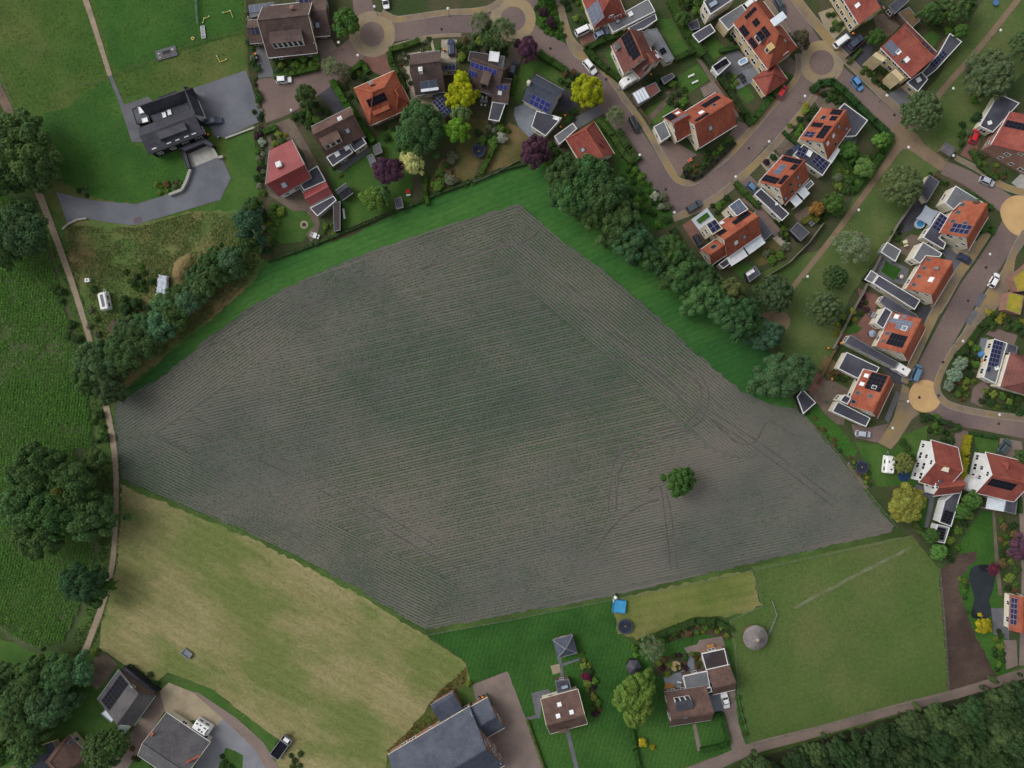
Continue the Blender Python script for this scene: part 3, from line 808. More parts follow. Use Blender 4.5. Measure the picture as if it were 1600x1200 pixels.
def field_rows(spacing):
    rs = np.random.RandomState(3)
    PX, PY = [], []
    def add(X, Y, own):
        keep = in_poly(X, Y, FW)
        X, Y = X[keep], Y[keep]
        D = np.stack([seg_dist(X, Y, a, b) / h for (a, b), h in zip(SW, HEAD)])
        k = D.argmin(0)
        dm = D.min(0)
        w = (dm > 1.0) if own < 0 else ((k == own) & (dm <= 1.0))
        PX.append(X[w])
        PY.append(Y[w])
    ang = math.radians(13)
    ux, uy = math.cos(ang), math.sin(ang)
    for i in range(-130, 131):
        t = np.arange(-130, 130, spacing)
        t = t + rs.uniform(-0.08, 0.08, len(t))
        off = i * ROW + rs.normal(0, 0.035, len(t)) + 0.12 * math.sin(i * 1.7)
        add(t * ux - off * uy, t * uy + off * ux, -1)
    for s, ((a, b), h) in enumerate(zip(SW, HEAD)):
        d = Vector(b) - Vector(a)
        u = d.normalized()
        nn = Vector((-u.y, u.x))
        for i in range(0, int(h / ROW) + 1):
            for sg in (1, -1):
                t = np.arange(-20, d.length + 20, spacing)
                t = t + rs.uniform(-0.08, 0.08, len(t))
                off = (0.5 + i * ROW) * sg + rs.normal(0, 0.035, len(t))
                add(a[0] + t * u.x + off * nn.x, a[1] + t * u.y + off * nn.y, s)
    X, Y = np.concatenate(PX), np.concatenate(PY)
    dens = 0.4 * vnoise(X / 11 + 5, Y / 8 + 9, 1) + 0.2 * vnoise(X / 3 + 5, Y / 2, 2) + 0.4 * vnoise(X / 32, Y / 24, 4)
    # thin growth towards the south-east corner where the soil lies bare
    bare = 1 / (1 + np.exp(-((X * 0.8 - Y) - 62) / 12))
    tip = np.exp(-((X - W(270, 660).x) ** 2 + (Y - W(270, 660).y) ** 2) / 120)
    keep = (rs.rand(len(X)) < np.clip(0.68 + 1.4 * (dens - 0.45) - 0.6 * bare - 0.6 * tip - 0.6 * np.exp(-((X - W(1058, 745).x) ** 2 + (Y - W(1058, 745).y) ** 2) / 60), 0.07, 0.95)) & ~near_track(X, Y, 0.35)
    return X[keep], Y[keep], dens[keep]
X, Y, D = field_rows(0.17)
rs = np.random.RandomState(11)
n = len(X)
P = np.stack([X + rs.normal(0, 0.04, n), Y + rs.normal(0, 0.04, n), rs.uniform(0.10, 0.22, n)], 1)
Nn = np.stack([rs.normal(0, 0.45, n), rs.normal(0, 0.45, n), np.ones(n)], 1)
Nn /= np.linalg.norm(Nn, axis=1, keepdims=True)
tn = np.clip(rs.normal(1, 0.16, (n, 1)), 0.6, 1.5) * np.array([[1, 1, 1]])
o = link('crop_seedlings', quads_mesh('crop_seedlings', P, Nn, rs.uniform(0.12, 0.2, n) * (0.75 + 0.5 * D), LEAF, tn, 5, aspect=0.6))
o.color = C4((62, 110, 60))
o['kind'] = 'stuff'
o['label'] = 'rows of young green crop plants on the ploughed field'

# low ridges of worked soil between the rows
def ridge_rows():
    V, F = [], []
    rs = np.random.RandomState(5)
    def run(px, py, hz):
        m = len(px)
        if m < 4:
            return
        for q in range(0, m - 1, 1):
            pass
        dx, dy = px[-1] - px[0], py[-1] - py[0]
        l = math.hypot(dx, dy)
        nx, ny = -dy / l * 0.2, dx / l * 0.2
        b = len(V)
        for q in range(m):
            V.extend([(px[q] - nx, py[q] - ny, 0.066), (px[q], py[q], 0.066 + hz[q]), (px[q] + nx, py[q] + ny, 0.066)])
        for q in range(m - 1):
            i = b + 3 * q
            F.extend([(i, i + 1, i + 4, i + 3), (i + 1, i + 2, i + 5, i + 4)])
    def rows(fx, own, cnt):
        for i in cnt:
            t = np.arange(-140, 140, 2.0)
            X, Y = fx(t, i)
            keep = in_poly(X, Y, FW)
            D = np.stack([seg_dist(X, Y, a, b) / h for (a, b), h in zip(SW, HEAD)])
            k, dm = D.argmin(0), D.min(0)
            keep &= (dm > 1.0) if own < 0 else ((k == own) & (dm <= 1.0))
            idx = np.where(keep)[0]
            if not len(idx):
                continue
            for grp in np.split(idx, np.where(np.diff(idx) > 1)[0] + 1):
                run(X[grp], Y[grp], rs.uniform(0.012, 0.045, len(grp)))
    ang = math.radians(13)
    ux, uy = math.cos(ang), math.sin(ang)
    rows(lambda t, i: (t * ux - (i + .5) * ROW * uy, t * uy + (i + .5) * ROW * ux), -1, range(-130, 131))
    for s, ((a, b), h) in enumerate(zip(SW, HEAD)):
        u = (Vector(b) - Vector(a)).normalized()
        for sg in (1, -1):
            rows(lambda t, i: (a[0] + (t + 60) * u.x - (0.5 + (i + .5) * ROW) * sg * u.y, a[1] + (t + 60) * u.y + (0.5 + (i + .5) * ROW) * sg * u.x), s, range(0, int(h / ROW)))
    return V, F
V, F = ridge_rows()
o = link('soil_ridges', mesh('soil_ridges', V, F, mat('ridge_soil', (95, 96, 89), (85, 87, 82), 0.06, (108, 103, 95), 0.02, fine=1.6, fineamt=0.14)))
o['kind'] = 'stuff'
o['label'] = 'fine ridges of worked grey soil across the ploughed field'

# standing maize on the left
CW = [tuple(W(x, y)[:2]) for x, y in [(X0, 246), (0, 302), (48, 318), (86, 424), (114, 522), (134, 592), (142, 660), (146, 700), (118, 700), (118, 740), (150, 780), (152, 800), (146, 890), (126, 950), (100, 1000), (62, 1012), (22, 994), (0, 978), (X0, 890)]]
def maize():
    rs = np.random.RandomState(8)
    PX, PY = [], []
    for i in range(-70, 70):
        t = np.arange(-90, 90, 0.22)
        bend = np.where(t > 30, (t - 30) * 0.0, 0)
        off = -131 + i * 0.78 + rs.normal(0, 0.05, len(t))
        x = off + 0.10 * t - 0.0022 * np.clip(-t - 20, 0, None) ** 2 * 1.2
        PX.append(x)
        PY.append(t - 6)
    X, Y = np.concatenate(PX), np.concatenate(PY)
    k = in_poly(X, Y, CW)
    X, Y = X[k], Y[k]
    d = vnoise(X / 7, Y / 9 + 3, 21) * 0.6 + vnoise(X / 2.5, Y / 2.5 + 3, 22) * 0.4
    k = rs.rand(len(X)) < np.clip(3.5 * (d - 0.06), 0.15, 1)
    return X[k], Y[k]
X, Y = maize()
X, Y = np.repeat(X, 4), np.repeat(Y, 4)
n = len(X)
rs = np.random.RandomState(12)
P = np.stack([X + rs.normal(0, 0.13, n), Y + rs.normal(0, 0.13, n), rs.uniform(0.3, 0.75, n)], 1)
Nn = np.stack([rs.normal(0, 0.6, n), rs.normal(0, 0.6, n), np.ones(n)], 1)
Nn /= np.linalg.norm(Nn, axis=1, keepdims=True)
tn = np.clip(rs.normal(1, 0.25, (n, 1)), 0.5, 1.7) * np.array([[1, 1, 1]])
o = link('maize_crop', quads_mesh('maize_crop', P, Nn, rs.uniform(0.14, 0.28, n), LEAF, tn, 6, aspect=0.5))
o.color = C4((92, 140, 56))
o['kind'] = 'stuff'
o['label'] = 'dense rows of young maize in the field left of the path'

# tufts of rough grass and weeds
def tufts(name, label, poly, cnt, cols, size, seed, z=0.15):
    rs = np.random.RandomState(seed)
    w = [tuple(W(x, y)[:2]) for x, y in poly]
    xs, ys = [p[0] for p in w], [p[1] for p in w]
    X = rs.uniform(min(xs), max(xs), cnt)
    Y = rs.uniform(min(ys), max(ys), cnt)
    k = in_poly(X, Y, w) & (rs.rand(cnt) < vnoise(X / 3, Y / 3, seed) * 1.6 - 0.15)
    if name == 'path_verge_grass':
        pl = [tuple(W(x, y)[:2]) for x, y in [(60, 300), (85, 365), (112, 440), (140, 530), (165, 630), (178, 700), (182, 770), (178, 860), (170, 910), (155, 960), (130, 1025)]]
        for a_, b_ in zip(pl, pl[1:]):
            k &= seg_dist(X, Y, a_, b_) > 1.0
    X, Y = X[k], Y[k]
    n = len(X)
    P = np.stack([X, Y, rs.uniform(0.05, z * 2, n)], 1)
    Nn = np.stack([rs.normal(0, 0.7, n), rs.normal(0, 0.7, n), np.ones(n)], 1)
    Nn /= np.linalg.norm(Nn, axis=1, keepdims=True)
    base = np.array([lin(c) for c in cols])[rs.randint(0, len(cols), n)]
    base = base * np.clip(rs.normal(1, 0.2, (n, 1)), 0.5, 1.6)
    o = link(name, quads_mesh(name, P, Nn, rs.uniform(size * 0.5, size * 1.3, n), LEAF, base, seed, aspect=0.4))
    o['kind'] = 'stuff'
    o['label'] = label
tufts('rough_grass', 'rough uneven grass on the waste ground by the caravan', [(104, 352), (210, 356), (300, 332), (390, 335), (408, 402), (390, 440), (330, 495), (270, 545), (180, 600), (150, 520), (112, 420)], 60000, [(112, 124, 72), (94, 116, 62), (136, 132, 88), (86, 112, 58)], 0.26, 31)
tufts('path_verge_grass', 'long grass along both sides of the field path', [(56, 312), (70, 312), (114, 420), (152, 530), (172, 640), (188, 700), (192, 780), (184, 880), (167, 955), (142, 1020), (98, 1028), (132, 960), (152, 890), (160, 800), (154, 700), (142, 620), (122, 530), (94, 430)], 26000, [(60, 84, 40), (74, 92, 46), (50, 74, 36)], 0.3, 32)
tufts('meadow_grass', 'dry hay grass standing on the tan meadow', [(190, 765), (400, 850), (560, 936), (700, 1026), (722, 1040), (684, 1090), (600, 1180), (450, 1190), (330, 1072), (262, 1046), (160, 1010), (164, 960), (182, 880)], 34000, [(164, 150, 106), (148, 138, 94), (128, 130, 78), (156, 140, 102)], 0.16, 33, 0.04)
tufts('paddock_tufts', 'uneven green grass tufts across the paddock beside the estate', [(X0, -60), (380, -60), (384, 60), (300, 130), (180, 160), (210, 230), (290, 260), (210, 316), (100, 290), (20, 180)], 45000, [(76, 110, 46), (88, 118, 54), (100, 116, 62), (70, 104, 44)], 0.18, 34, 0.04)
tufts('weeds', 'brown and green weeds beside the big barn', [(602, 1176), (640, 1138), (690, 1076), (728, 1042), (726, 1066), (688, 1100), (684, 1126)], 9000, [(104, 96, 50), (120, 92, 62), (76, 90, 42)], 0.36, 35)
tufts('strip_grass', 'bright sown grass on the strip around the field', [(190, 622), (270, 552), (400, 442), (540, 378), (740, 290), (840, 256), (960, 385), (1130, 495), (1230, 630), (1158, 610), (1000, 470), (860, 365), (815, 318), (560, 400), (450, 448), (258, 588)], 30000, [(54, 104, 46), (64, 110, 48), (48, 96, 44)], 0.15, 36, 0.04)
tufts('pasture_tufts', 'grazed grass tufts on the pasture right of the cone hut', [(1180, 890), (1420, 840), (1462, 890), (1478, 1080), (1176, 1160), (1150, 1000), (1195, 946)], 24000, [(90, 112, 58), (104, 116, 66), (80, 106, 52)], 0.16, 37, 0.04)
# ------------------------------------------------------------------ building materials
def roofmat(name, c1, c2, c3=None, rough=0.75, spec=0.2, course=(0.42, 0.055)):
    return mat(name, c1, c2, 0.9, c3, 0.22, fine=3.4, fineamt=0.24, bump=0.4, rough=rough, spec=spec, course=course, lo=0.42, hi=0.6)
ORANGE = roofmat('orange_tiles', (148, 80, 58), (130, 68, 52), (156, 90, 66))
ORANGE2 = roofmat('deep_orange_tiles', (140, 75, 57), (122, 64, 52), (148, 84, 62))
REDT = roofmat('red_tiles', (132, 68, 60), (116, 60, 54), (140, 78, 66))
REDMETAL = mat('red_metal_sheet', (138, 60, 60), (128, 55, 56), 0.3, (146, 70, 70), 0.1, fine=2, fineamt=0.06, rough=0.45, spec=0.5)
BROWNT = roofmat('brown_tiles', (88, 72, 68), (76, 62, 60), (98, 82, 76))
RUSTT = roofmat('rust_brown_tiles', (95, 74, 68), (84, 66, 61), (106, 84, 75))
SPECKT = mat('speckled_tiles', (92, 78, 74), (120, 104, 96), 2.2, (84, 72, 70), 0.3, fine=4, fineamt=0.3, lo=0.52, hi=0.7, rough=0.8)
MAROON = roofmat('maroon_tiles', (112, 70, 64), (100, 64, 60), (120, 78, 70))
BLACKT = roofmat('black_tiles', (62, 62, 70), (54, 54, 62), (70, 70, 78), rough=0.6)
SLATE = roofmat('slate_blue_tiles', (71, 76, 90), (63, 68, 82), (80, 85, 97), rough=0.6, course=None)
GREYT = roofmat('grey_tiles', (94, 92, 95), (84, 82, 85), (102, 100, 101), course=None)
ASBEST = mat('fibre_cement_sheet', (82, 81, 84), (72, 71, 74), 0.5, (94, 91, 90), 0.15, fine=2.5, fineamt=0.14, rough=0.8)
BITUMEN = mat('dark_bitumen', (70, 70, 80), (62, 62, 70), 0.35, (82, 82, 92), 0.12, fine=2.4, fineamt=0.12, rough=0.6)
BITGREY = mat('grey_bitumen', (108, 110, 114), (98, 100, 104), 0.35, (116, 118, 122), 0.12, fine=2.4, fineamt=0.12, rough=0.7)
BITBROWN = mat('brown_wet_bitumen', (70, 58, 56), (60, 54, 56), 0.3, (80, 84, 96), 0.15, fine=2.4, fineamt=0.12, rough=0.35)
WHITE = mat('white_paint', (222, 222, 222), (212, 212, 211), 0.6, fine=3, fineamt=0.04, rough=0.6)
CREAM = mat('cream_brick', (216, 209, 190), (204, 196, 176), 0.5, fine=4, fineamt=0.1, rough=0.85)
YBRICK = mat('yellow_brick', (200, 184, 148), (188, 170, 134), 0.5, fine=4, fineamt=0.12, rough=0.85)
RBRICK = mat('red_brick', (152, 118, 105), (138, 107, 96), 0.5, fine=4, fineamt=0.14, rough=0.85)
BBRICK = mat('brown_brick', (104, 88, 78), (92, 78, 70), 0.5, fine=4, fineamt=0.14, rough=0.85)
BLACKW = mat('black_timber', (44, 44, 48), (38, 38, 42), 0.8, fine=4, fineamt=0.1, rough=0.7)
GREYWALL = mat('grey_render', (148, 148, 146), (138, 138, 136), 0.5, fine=3, fineamt=0.06)
TIMBER = mat('brown_timber', (112, 92, 74), (98, 80, 64), 0.9, fine=4, fineamt=0.15, rough=0.8)
GLASS = mat('window_glass', (34, 38, 44), (44, 48, 54), 0.5, fineamt=0, rough=0.12, spec=0.7)
SKYGL = mat('skylight_glass', (150, 164, 178), (138, 152, 166), 0.8, fineamt=0, rough=0.15, spec=0.8)
DOME = mat('skylight_dome', (228, 230, 232), (214, 218, 222), 0.8, fineamt=0, rough=0.3, spec=0.5)
POLY = mat('polycarbonate_sheet', (218, 226, 232), (204, 214, 222), 0.6, fineamt=0.04, fine=2, rough=0.3, spec=0.5)
PVBLACK = mat('black_solar_cell', (26, 26, 34), (32, 32, 42), 0.6, fineamt=0.05, rough=0.5, spec=0.04)
PVBLUE = mat('blue_solar_cell', (44, 48, 112), (52, 58, 124), 0.6, fineamt=0.06, rough=0.4, spec=0.2)
PVNAVY = mat('navy_solar_cell', (36, 38, 70), (44, 46, 80), 0.6, fineamt=0.06, rough=0.5, spec=0.06)
PVGREY = mat('grey_blue_solar_cell', (90, 98, 118), (80, 88, 108), 0.6, fineamt=0.06, rough=0.35, spec=0.4)
ALU = mat('aluminium', (150, 152, 156), (140, 142, 146), 0.8, fineamt=0.05, rough=0.45, metal=0.3)
DKMETAL = mat('dark_metal', (52, 54, 58), (46, 48, 52), 0.8, fineamt=0.05, rough=0.5)
LEADM = mat('lead_flashing', (120, 122, 126), (108, 110, 114), 0.8, fineamt=0.08, rough=0.6)

def unit_panel(name, cell, frame):
    """1 x 1 panel in local XY, top face the cell, a rim the frame; a cross bar shows the module split."""
    e = 0.035
    vs, f = box((0, 0, 0), (1, 0, 0), (0, 1, 0), (0, 0, 0.045))
    fm = [1] * 6
    k = len(vs)
    vs = list(vs) + [Vector((e, e, 0.049)), Vector((1 - e, e, 0.049)), Vector((1 - e, 1 - e, 0.049)), Vector((e, 1 - e, 0.049))]
    f.append((k, k + 1, k + 2, k + 3))
    fm.append(0)
    return mesh(name, vs, f, [cell, frame], fmat=fm)
PV = {'black': unit_panel('black_panel', PVBLACK, DKMETAL), 'blue': unit_panel('blue_panel', PVBLUE, ALU),
      'navy': unit_panel('navy_panel', PVNAVY, ALU), 'grey': unit_panel('grey_panel', PVGREY, ALU)}
DARKFRAME = mat('dark_frame', (78, 80, 84), (70, 72, 76), 0.8, fineamt=0, rough=0.5)

def placed(name, me, parent, org, ux, uy, sx, sy, sz=1.0):
    """Shared mesh placed with local axes ux, uy in world space."""
    o = link(name, me, parent)
    uz = ux.cross(uy).normalized()
    m = Matrix(((ux.x * sx, uy.x * sy, uz.x * sz, org.x), (ux.y * sx, uy.y * sy, uz.y * sz, org.y), (ux.z * sx, uy.z * sy, uz.z * sz, org.z), (0, 0, 0, 1)))
    o.matrix_parent_inverse = Matrix.Translation(-Vector(parent['_inv_t']))
    o.matrix_basis = m
    return o

def unit_skylight(name, gl, fr):
    vs, f = join(box((0, 0, 0), (1, 0, 0), (0, .09, 0), (0, 0, .12)), box((0, .91, 0), (1, 0, 0), (0, .09, 0), (0, 0, .12)),
                 box((0, .09, 0), (.09, 0, 0), (0, .82, 0), (0, 0, .12)), box((.91, .09, 0), (.09, 0, 0), (0, .82, 0), (0, 0, .12)))
    fm = [1] * len(f)
    v2, f2 = box((.09, .09, 0), (.82, 0, 0), (0, .82, 0), (0, 0, .09))
    V, F = join((vs, f), (v2, f2))
    return mesh(name, V, F, [gl, fr], fmat=fm + [0] * 6)
SKYL = {'glass': unit_skylight('roof_window_mesh', SKYGL, DARKFRAME), 'dome': unit_skylight('dome_light_mesh', DOME, WHITE), 'dark': unit_skylight('dark_roof_window_mesh', GLASS, LEADM)}

def unit_window():
    t = 0.07
    fr = join(box((0, 0, 0), (1, 0, 0), (0, t, 0), (0, 0, .08)), box((0, 1 - t, 0), (1, 0, 0), (0, t, 0), (0, 0, .08)),
              box((0, t, 0), (t, 0, 0), (0, 1 - 2 * t, 0), (0, 0, .08)), box((1 - t, t, 0), (t, 0, 0), (0, 1 - 2 * t, 0), (0, 0, .08)),
              box((.5 - t / 2, t, 0), (t, 0, 0), (0, 1 - 2 * t, 0), (0, 0, .075)))
    gl = box((t, t, 0), (1 - 2 * t, 0, 0), (0, 1 - 2 * t, 0), (0, 0, .03))
    return mesh('window_pane_mesh', gl[0], gl[1], GLASS), mesh('window_frame_mesh', fr[0], fr[1], WHITE)
WPANE, WFRAME = unit_window()
def unit_door():
    return mesh('door_mesh', *box((0, 0, 0), (1, 0, 0), (0, 1, 0), (0, 0, .06)), mat('green_door', (70, 78, 72), (62, 70, 64), 0.8, fineamt=0.05, rough=0.5)), \
        mesh('door_handle_mesh', *box((.8, .45, .06), (.12, 0, 0), (0, .03, 0), (0, 0, .05)), ALU)
DOORM, HANDLEM = unit_door()

def wall_openings(parent, a, b, z0, z1, seed, every=3.2, door=False):
    """Windows (> frame) and perhaps a door on a wall from a to b (outside on the right of a->b), only where the wall faces the air view."""
    r = random.Random(seed)
    a, b = Vector((a[0], a[1], 0)), Vector((b[0], b[1], 0))
    d = b - a
    L = d.length
    if L < 1.8:
        return
    u = d / L
    nrm = Vector((u.y, -u.x, 0))
    mid = (a + b) / 2
    if (-mid).dot(nrm) < 0.12 * mid.length:
        return
    up = Vector((0, 0, 1))
    n = max(1, int(L / every))
    st = [z0 + 0.95] + ([z0 + 3.6] if z1 - z0 > 4.8 else [])
    for k, zz in enumerate(st):
        for i in range(n):
            if r.random() < 0.12:
                continue
            w = min(r.choice([1.1, 1.4, 1.9]), L / n * 0.7)
            h = min(1.35, z1 - zz - 0.25)
            if h < 0.5:
                continue
            x = (i + 0.5) * L / n - w / 2
            if door and k == 0 and i == n // 2:
                o = a + u * x + nrm * 0.003 + up * (z0 + 0.02)
                dd = placed('door', DOORM, parent, o, u, up, 1.0, 2.1)
                dd['_inv_t'] = [0.0, 0.0, 0.0]
                hh = link('handle', HANDLEM, dd)
                continue
            o = a + u * x + nrm * 0.003 + up * zz
            wi = placed('window', WPANE, parent, o, u, up, w, h)
            link('frame', WFRAME, wi)

def poly_walls(pts, z0, z1):
    n = len(pts)
    vs = [(p[0], p[1], z0) for p in pts] + [(p[0], p[1], z1) for p in pts]
    fs = [(i, (i + 1) % n, n + (i + 1) % n, n + i) for i in range(n)] + [tuple(range(n, 2 * n))]
    return vs, fs

def inset(pts, d):
    """Offset a CCW polygon inward by d (miter)."""
    n = len(pts)
    out = []
    for i in range(n):
        p0, p1, p2 = Vector(pts[i - 1][:2]), Vector(pts[i][:2]), Vector(pts[(i + 1) % n][:2])
        u, v = (p1 - p0).normalized(), (p2 - p1).normalized()
        nu, nv = Vector((-u.y, u.x)), Vector((-v.y, v.x))
        k = 1 + nu.dot(nv)
        out.append(tuple(p1 + (nu + nv) * (d / max(k, 0.25))))
    return out

class Gable:
    pass

class House:
    cnt = 0
    def __init__(self, name, phrase, label, px, py, cat='house', group=None):
        House.cnt += 1
        self.px, self.py = px, py
        self.root = thing(name, label, cat, W(px, py), group)
        self.seed = House.cnt * 17
        self.first = True
        landmark(phrase, px, py)

    def gable(self, A, B, Cc, he, hr, roof, wall, fr=0.5, hip=(0, 0), z0=0.0, over=0.35, cap=None, gutter=None, verge=None, windows=True, every=3.2, roofname='roof', wallname='wall', thick=0.18):
        """A-B: eave corners along the ridge, C: the eave corner beyond B; hip: how far the ridge ends stand in (m)."""
        a, b, c = W(*A, he), W(*B, he), W(*Cc, he)
        u = (b - a).normalized()
        v = Vector((-u.y, u.x, 0))
        wd = (c - b).dot(v)
        if wd < 0:
            v, wd = -v, -wd
        L = (b - a).length
        g = Gable()
        g.a, g.u, g.v, g.L, g.wd, g.he, g.hr, g.fr = a, u, v, L, wd, he, hr, fr
        P = lambda x, y, z: a + u * x + v * y + Vector((0, 0, z - he))
        g.P = P
        yr = wd * fr
        top = [P(0, 0, he), P(L, 0, he), P(L, wd, he), P(0, wd, he), P(hip[0], yr, hr), P(L - hip[1], yr, hr)]
        fs = [(0, 1, 5, 4), (2, 3, 4, 5), (1, 2, 5), (3, 0, 4)]
        if not hip[1]:
            fs[2] = None
        if not hip[0]:
            fs[3] = None
        fs = [f for f in fs if f]
        n = len(top)
        low = [p - Vector((0, 0, thick)) for p in top]
        sides = []
        edge = [0, 1] + ([5] if not hip[1] else []) + [2, 3] + ([4] if not hip[0] else [])
        for i in range(len(edge)):
            x, y = edge[i], edge[(i + 1) % len(edge)]
            sides.append((x, n + x, n + y, y))
        allf = fs + [tuple(n + i for i in reversed(f)) for f in fs] + sides
        flip = (u.cross(v)).z < 0
        if flip:
            allf = [tuple(reversed(f)) for f in allf]
        g.roof = part(roofname, top + low, allf, roof, self.root)
        # walls
        ov = over
        q = [P(ov, ov, 0), P(L - ov, ov, 0), P(L - ov, wd - ov, 0), P(ov, wd - ov, 0)]
        slope = lambda y: he + (hr - he) * (y / yr if y < yr else (wd - y) / (wd - yr)) - thick
        zt = slope(ov) - 0.02
        vs = [Vector((p.x, p.y, z0)) for p in q] + [Vector((p.x, p.y, zt)) for p in q]
        wf = [(0, 1, 5, 4), (2, 3, 7, 6)]
        if hip[0]:
            wf.append((3, 0, 4, 7))
        else:
            vs.append(P(ov, yr, hr - thick - 0.02)); k = len(vs) - 1
            wf.append((3, 0, 4, k, 7))
        if hip[1]:
            wf.append((1, 2, 6, 5))
        else:
            vs.append(P(L - ov, yr, hr - thick - 0.02)); k = len(vs) - 1
            wf.append((1, 2, 6, k, 5))
        if flip:
            wf = [tuple(reversed(f)) for f in wf]
        g.wall = part(wallname, vs, wf, wall, self.root)
        if windows:
            order = [q[0], q[1], q[2], q[3]]
            if flip:
                order.reverse()
            for i in range(4):
                ee = (order[(i + 1) % 4] - order[i])
                gend = abs(ee.normalized().dot(u)) < 0.5 and not (hip[0] and hip[1])
                wall_openings(self.root, order[i], order[(i + 1) % 4], z0, (he + (hr - he) * 0.35) if gend else zt, self.seed + i, every, door=(i == 1))
                # attic window in the gable end
                if gend and hr - he > 3:
                    m = (order[i] + order[(i + 1) % 4]) / 2
                    uu = ee.normalized()
                    nn = Vector((uu.y, -uu.x, 0))
                    if (-Vector((m.x, m.y, 0))).dot(nn) > 0.12 * m.length:
                        pr = m - uu * 0.6 + nn * 0.003
                        zz = he + (hr - he) * 0.38
                        wi = placed('window', WPANE, self.root, Vector((pr.x, pr.y, zz)), uu, Vector((0, 0, 1)), 1.2, 1.1)
                        link('frame', WFRAME, wi)
            self.seed += 5
        if cap is not False:
            p0, p1 = P(hip[0], yr, hr), P(L - hip[1], yr, hr)
            segs = [(p0, p1)]
            for (x, hh) in ((0, hip[0]), (L, hip[1])):
                if hh:
                    pe = P(hip[0], yr, hr) if x == 0 else P(L - hip[1], yr, hr)
                    segs += [(P(x, 0, he), pe), (P(x, wd, he), pe)]
            V, F = join(*[bar(x + Vector((0, 0, .03)), y + Vector((0, 0, .03)), 0.13) for x, y in segs])
            cp = part('ridge_cap', V, F, cap or roof, g.roof)
        gm = gutter or ALU
        for nm, y0 in (('gutter', -0.16), ('gutter', wd + 0.02)):
            vs, f = box(P(0, y0, he - thick - 0.02), u * L, v * 0.14, Vector((0, 0, 0.13)))
            part(nm, vs, f, gm, g.roof)
        if verge:
            for x in ((0,) if hip[1] else (0, L)) if not hip[0] else ():
                x0 = x - 0.12 if x == 0 else x
                for (ya, za, yb, zb) in ((0, he, yr, hr), (wd, he, yr, hr)):
                    vs, f = box(P(x0, ya, za - thick), u * 0.12, P(0, yb, zb) - P(0, ya, za), Vector((0, 0, thick + 0.08)))
                    part('verge_board', vs, f, verge, g.roof)
        g.house = self
        return g

    def slope(self, g, s):
        """origin at the eave corner, axis along ridge, axis up the slope, length."""
        yr = g.wd * g.fr
        if s == 0:
            o, sd = g.P(0, 0, g.he), g.P(0, yr, g.hr) - g.P(0, 0, g.he)
        else:
            o, sd = g.P(0, g.wd, g.he), g.P(0, yr, g.hr) - g.P(0, g.wd, g.he)
        n = g.u.cross(sd)
        n = n if n.z > 0 else -n
        return o, g.u, sd.normalized(), sd.length, n.normalized()

    def uv(self, g, s, px, py):
        o, u, sd, sl, n = self.slope(g, s)
        p = on_plane(px, py, o, n) - o
        return p.dot(u), p.dot(sd)

    def pan(self, g, s, pts, nx, ny, kind='black'):
        """Solar field: photo corners of the field on slope s, nx panels along the ridge, ny up the slope."""
        o, u, sd, sl, n = self.slope(g, s)
        q = [self.uv(g, s, *p) for p in pts]
        xs, ts = sorted(a for a, b in q), sorted(b for a, b in q)
        x0, x1 = max((xs[0] + xs[1]) / 2, 0.15), min((xs[-1] + xs[-2]) / 2, g.L - 0.15)
        t0, t1 = max((ts[0] + ts[1]) / 2, 0.15), min((ts[-1] + ts[-2]) / 2, sl - 0.15)
        w, h = (x1 - x0) / nx, (t1 - t0) / ny
        if w <= 0.2 or h <= 0.2:
            return
        for i in range(nx):
            for j in range(ny):
                org = o + u * (x0 + i * w) + sd * (t0 + j * h) + n * 0.07
                if u.cross(sd).z > 0:
                    placed('solar_panel', PV[kind], g.roof, org, u, sd, w - 0.03, h - 0.03)
                else:
                    placed('solar_panel', PV[kind], g.roof, org + u * (w - 0.03), -u, sd, w - 0.03, h - 0.03)

    def sky(self, g, s, px, py, w=1.0, h=1.3, kind='glass'):
        o, u, sd, sl, n = self.slope(g, s)
        x, t = self.uv(g, s, px, py)
        x, t = min(max(x, 0.8), g.L - 0.8), min(max(t, 0.8), sl - 0.8)
        if u.cross(sd).z > 0:
            placed('skylight', SKYL[kind], g.roof, o + u * (x - w / 2) + sd * (t - h / 2) + n * 0.02, u, sd, w, h)
        else:
            placed('skylight', SKYL[kind], g.roof, o + u * (x + w / 2) + sd * (t - h / 2) + n * 0.02, -u, sd, w, h)

    def chimney(self, g, s, px, py, w=0.7, h=1.3, m=None):
        o, u, sd, sl, n = self.slope(g, s)
        x, t = self.uv(g, s, px, py)
        p = o + u * x + sd * min(max(t, 0.4), sl)
        vs, f = join(box(p - u * w / 2 - g.v * w / 2 - Vector((0, 0, 0.8)), u * w, g.v * w, Vector((0, 0, h + 0.8))),
                     box(p - u * (w / 2 + .08) - g.v * (w / 2 + .08) + Vector((0, 0, h)), u * (w + .16), g.v * (w + .16), Vector((0, 0, 0.12))),
                     cyl(p + Vector((0, 0, h + .12)), 0.14, 0.3, 8))
        part('chimney', vs, f, m or RBRICK, g.roof)

    def dormer(self, g, s, p0, p1, roof=None, front=None, pv=None, rise=0.25):
        """Box dormer: photo corners of its flat top on the slope; the front stands at the lower edge."""
        o, u, sd, sl, n = self.slope(g, s)
        x0, t0 = self.uv(g, s, *p0)
        x1, t1 = self.uv(g, s, *p1)
        x0, x1 = max(min(x0, x1), 0.4), min(max(x0, x1), g.L - 0.4)
        t0, t1 = max(min(t0, t1), 0.5), min(max(t0, t1), sl - 0.1)
        base = o + u * x0 + sd * t0
        topz = (o + sd * t1).z + rise
        hd = Vector((sd.x, sd.y, 0))
        dep = hd.length * (t1 - t0)
        hd.normalize()
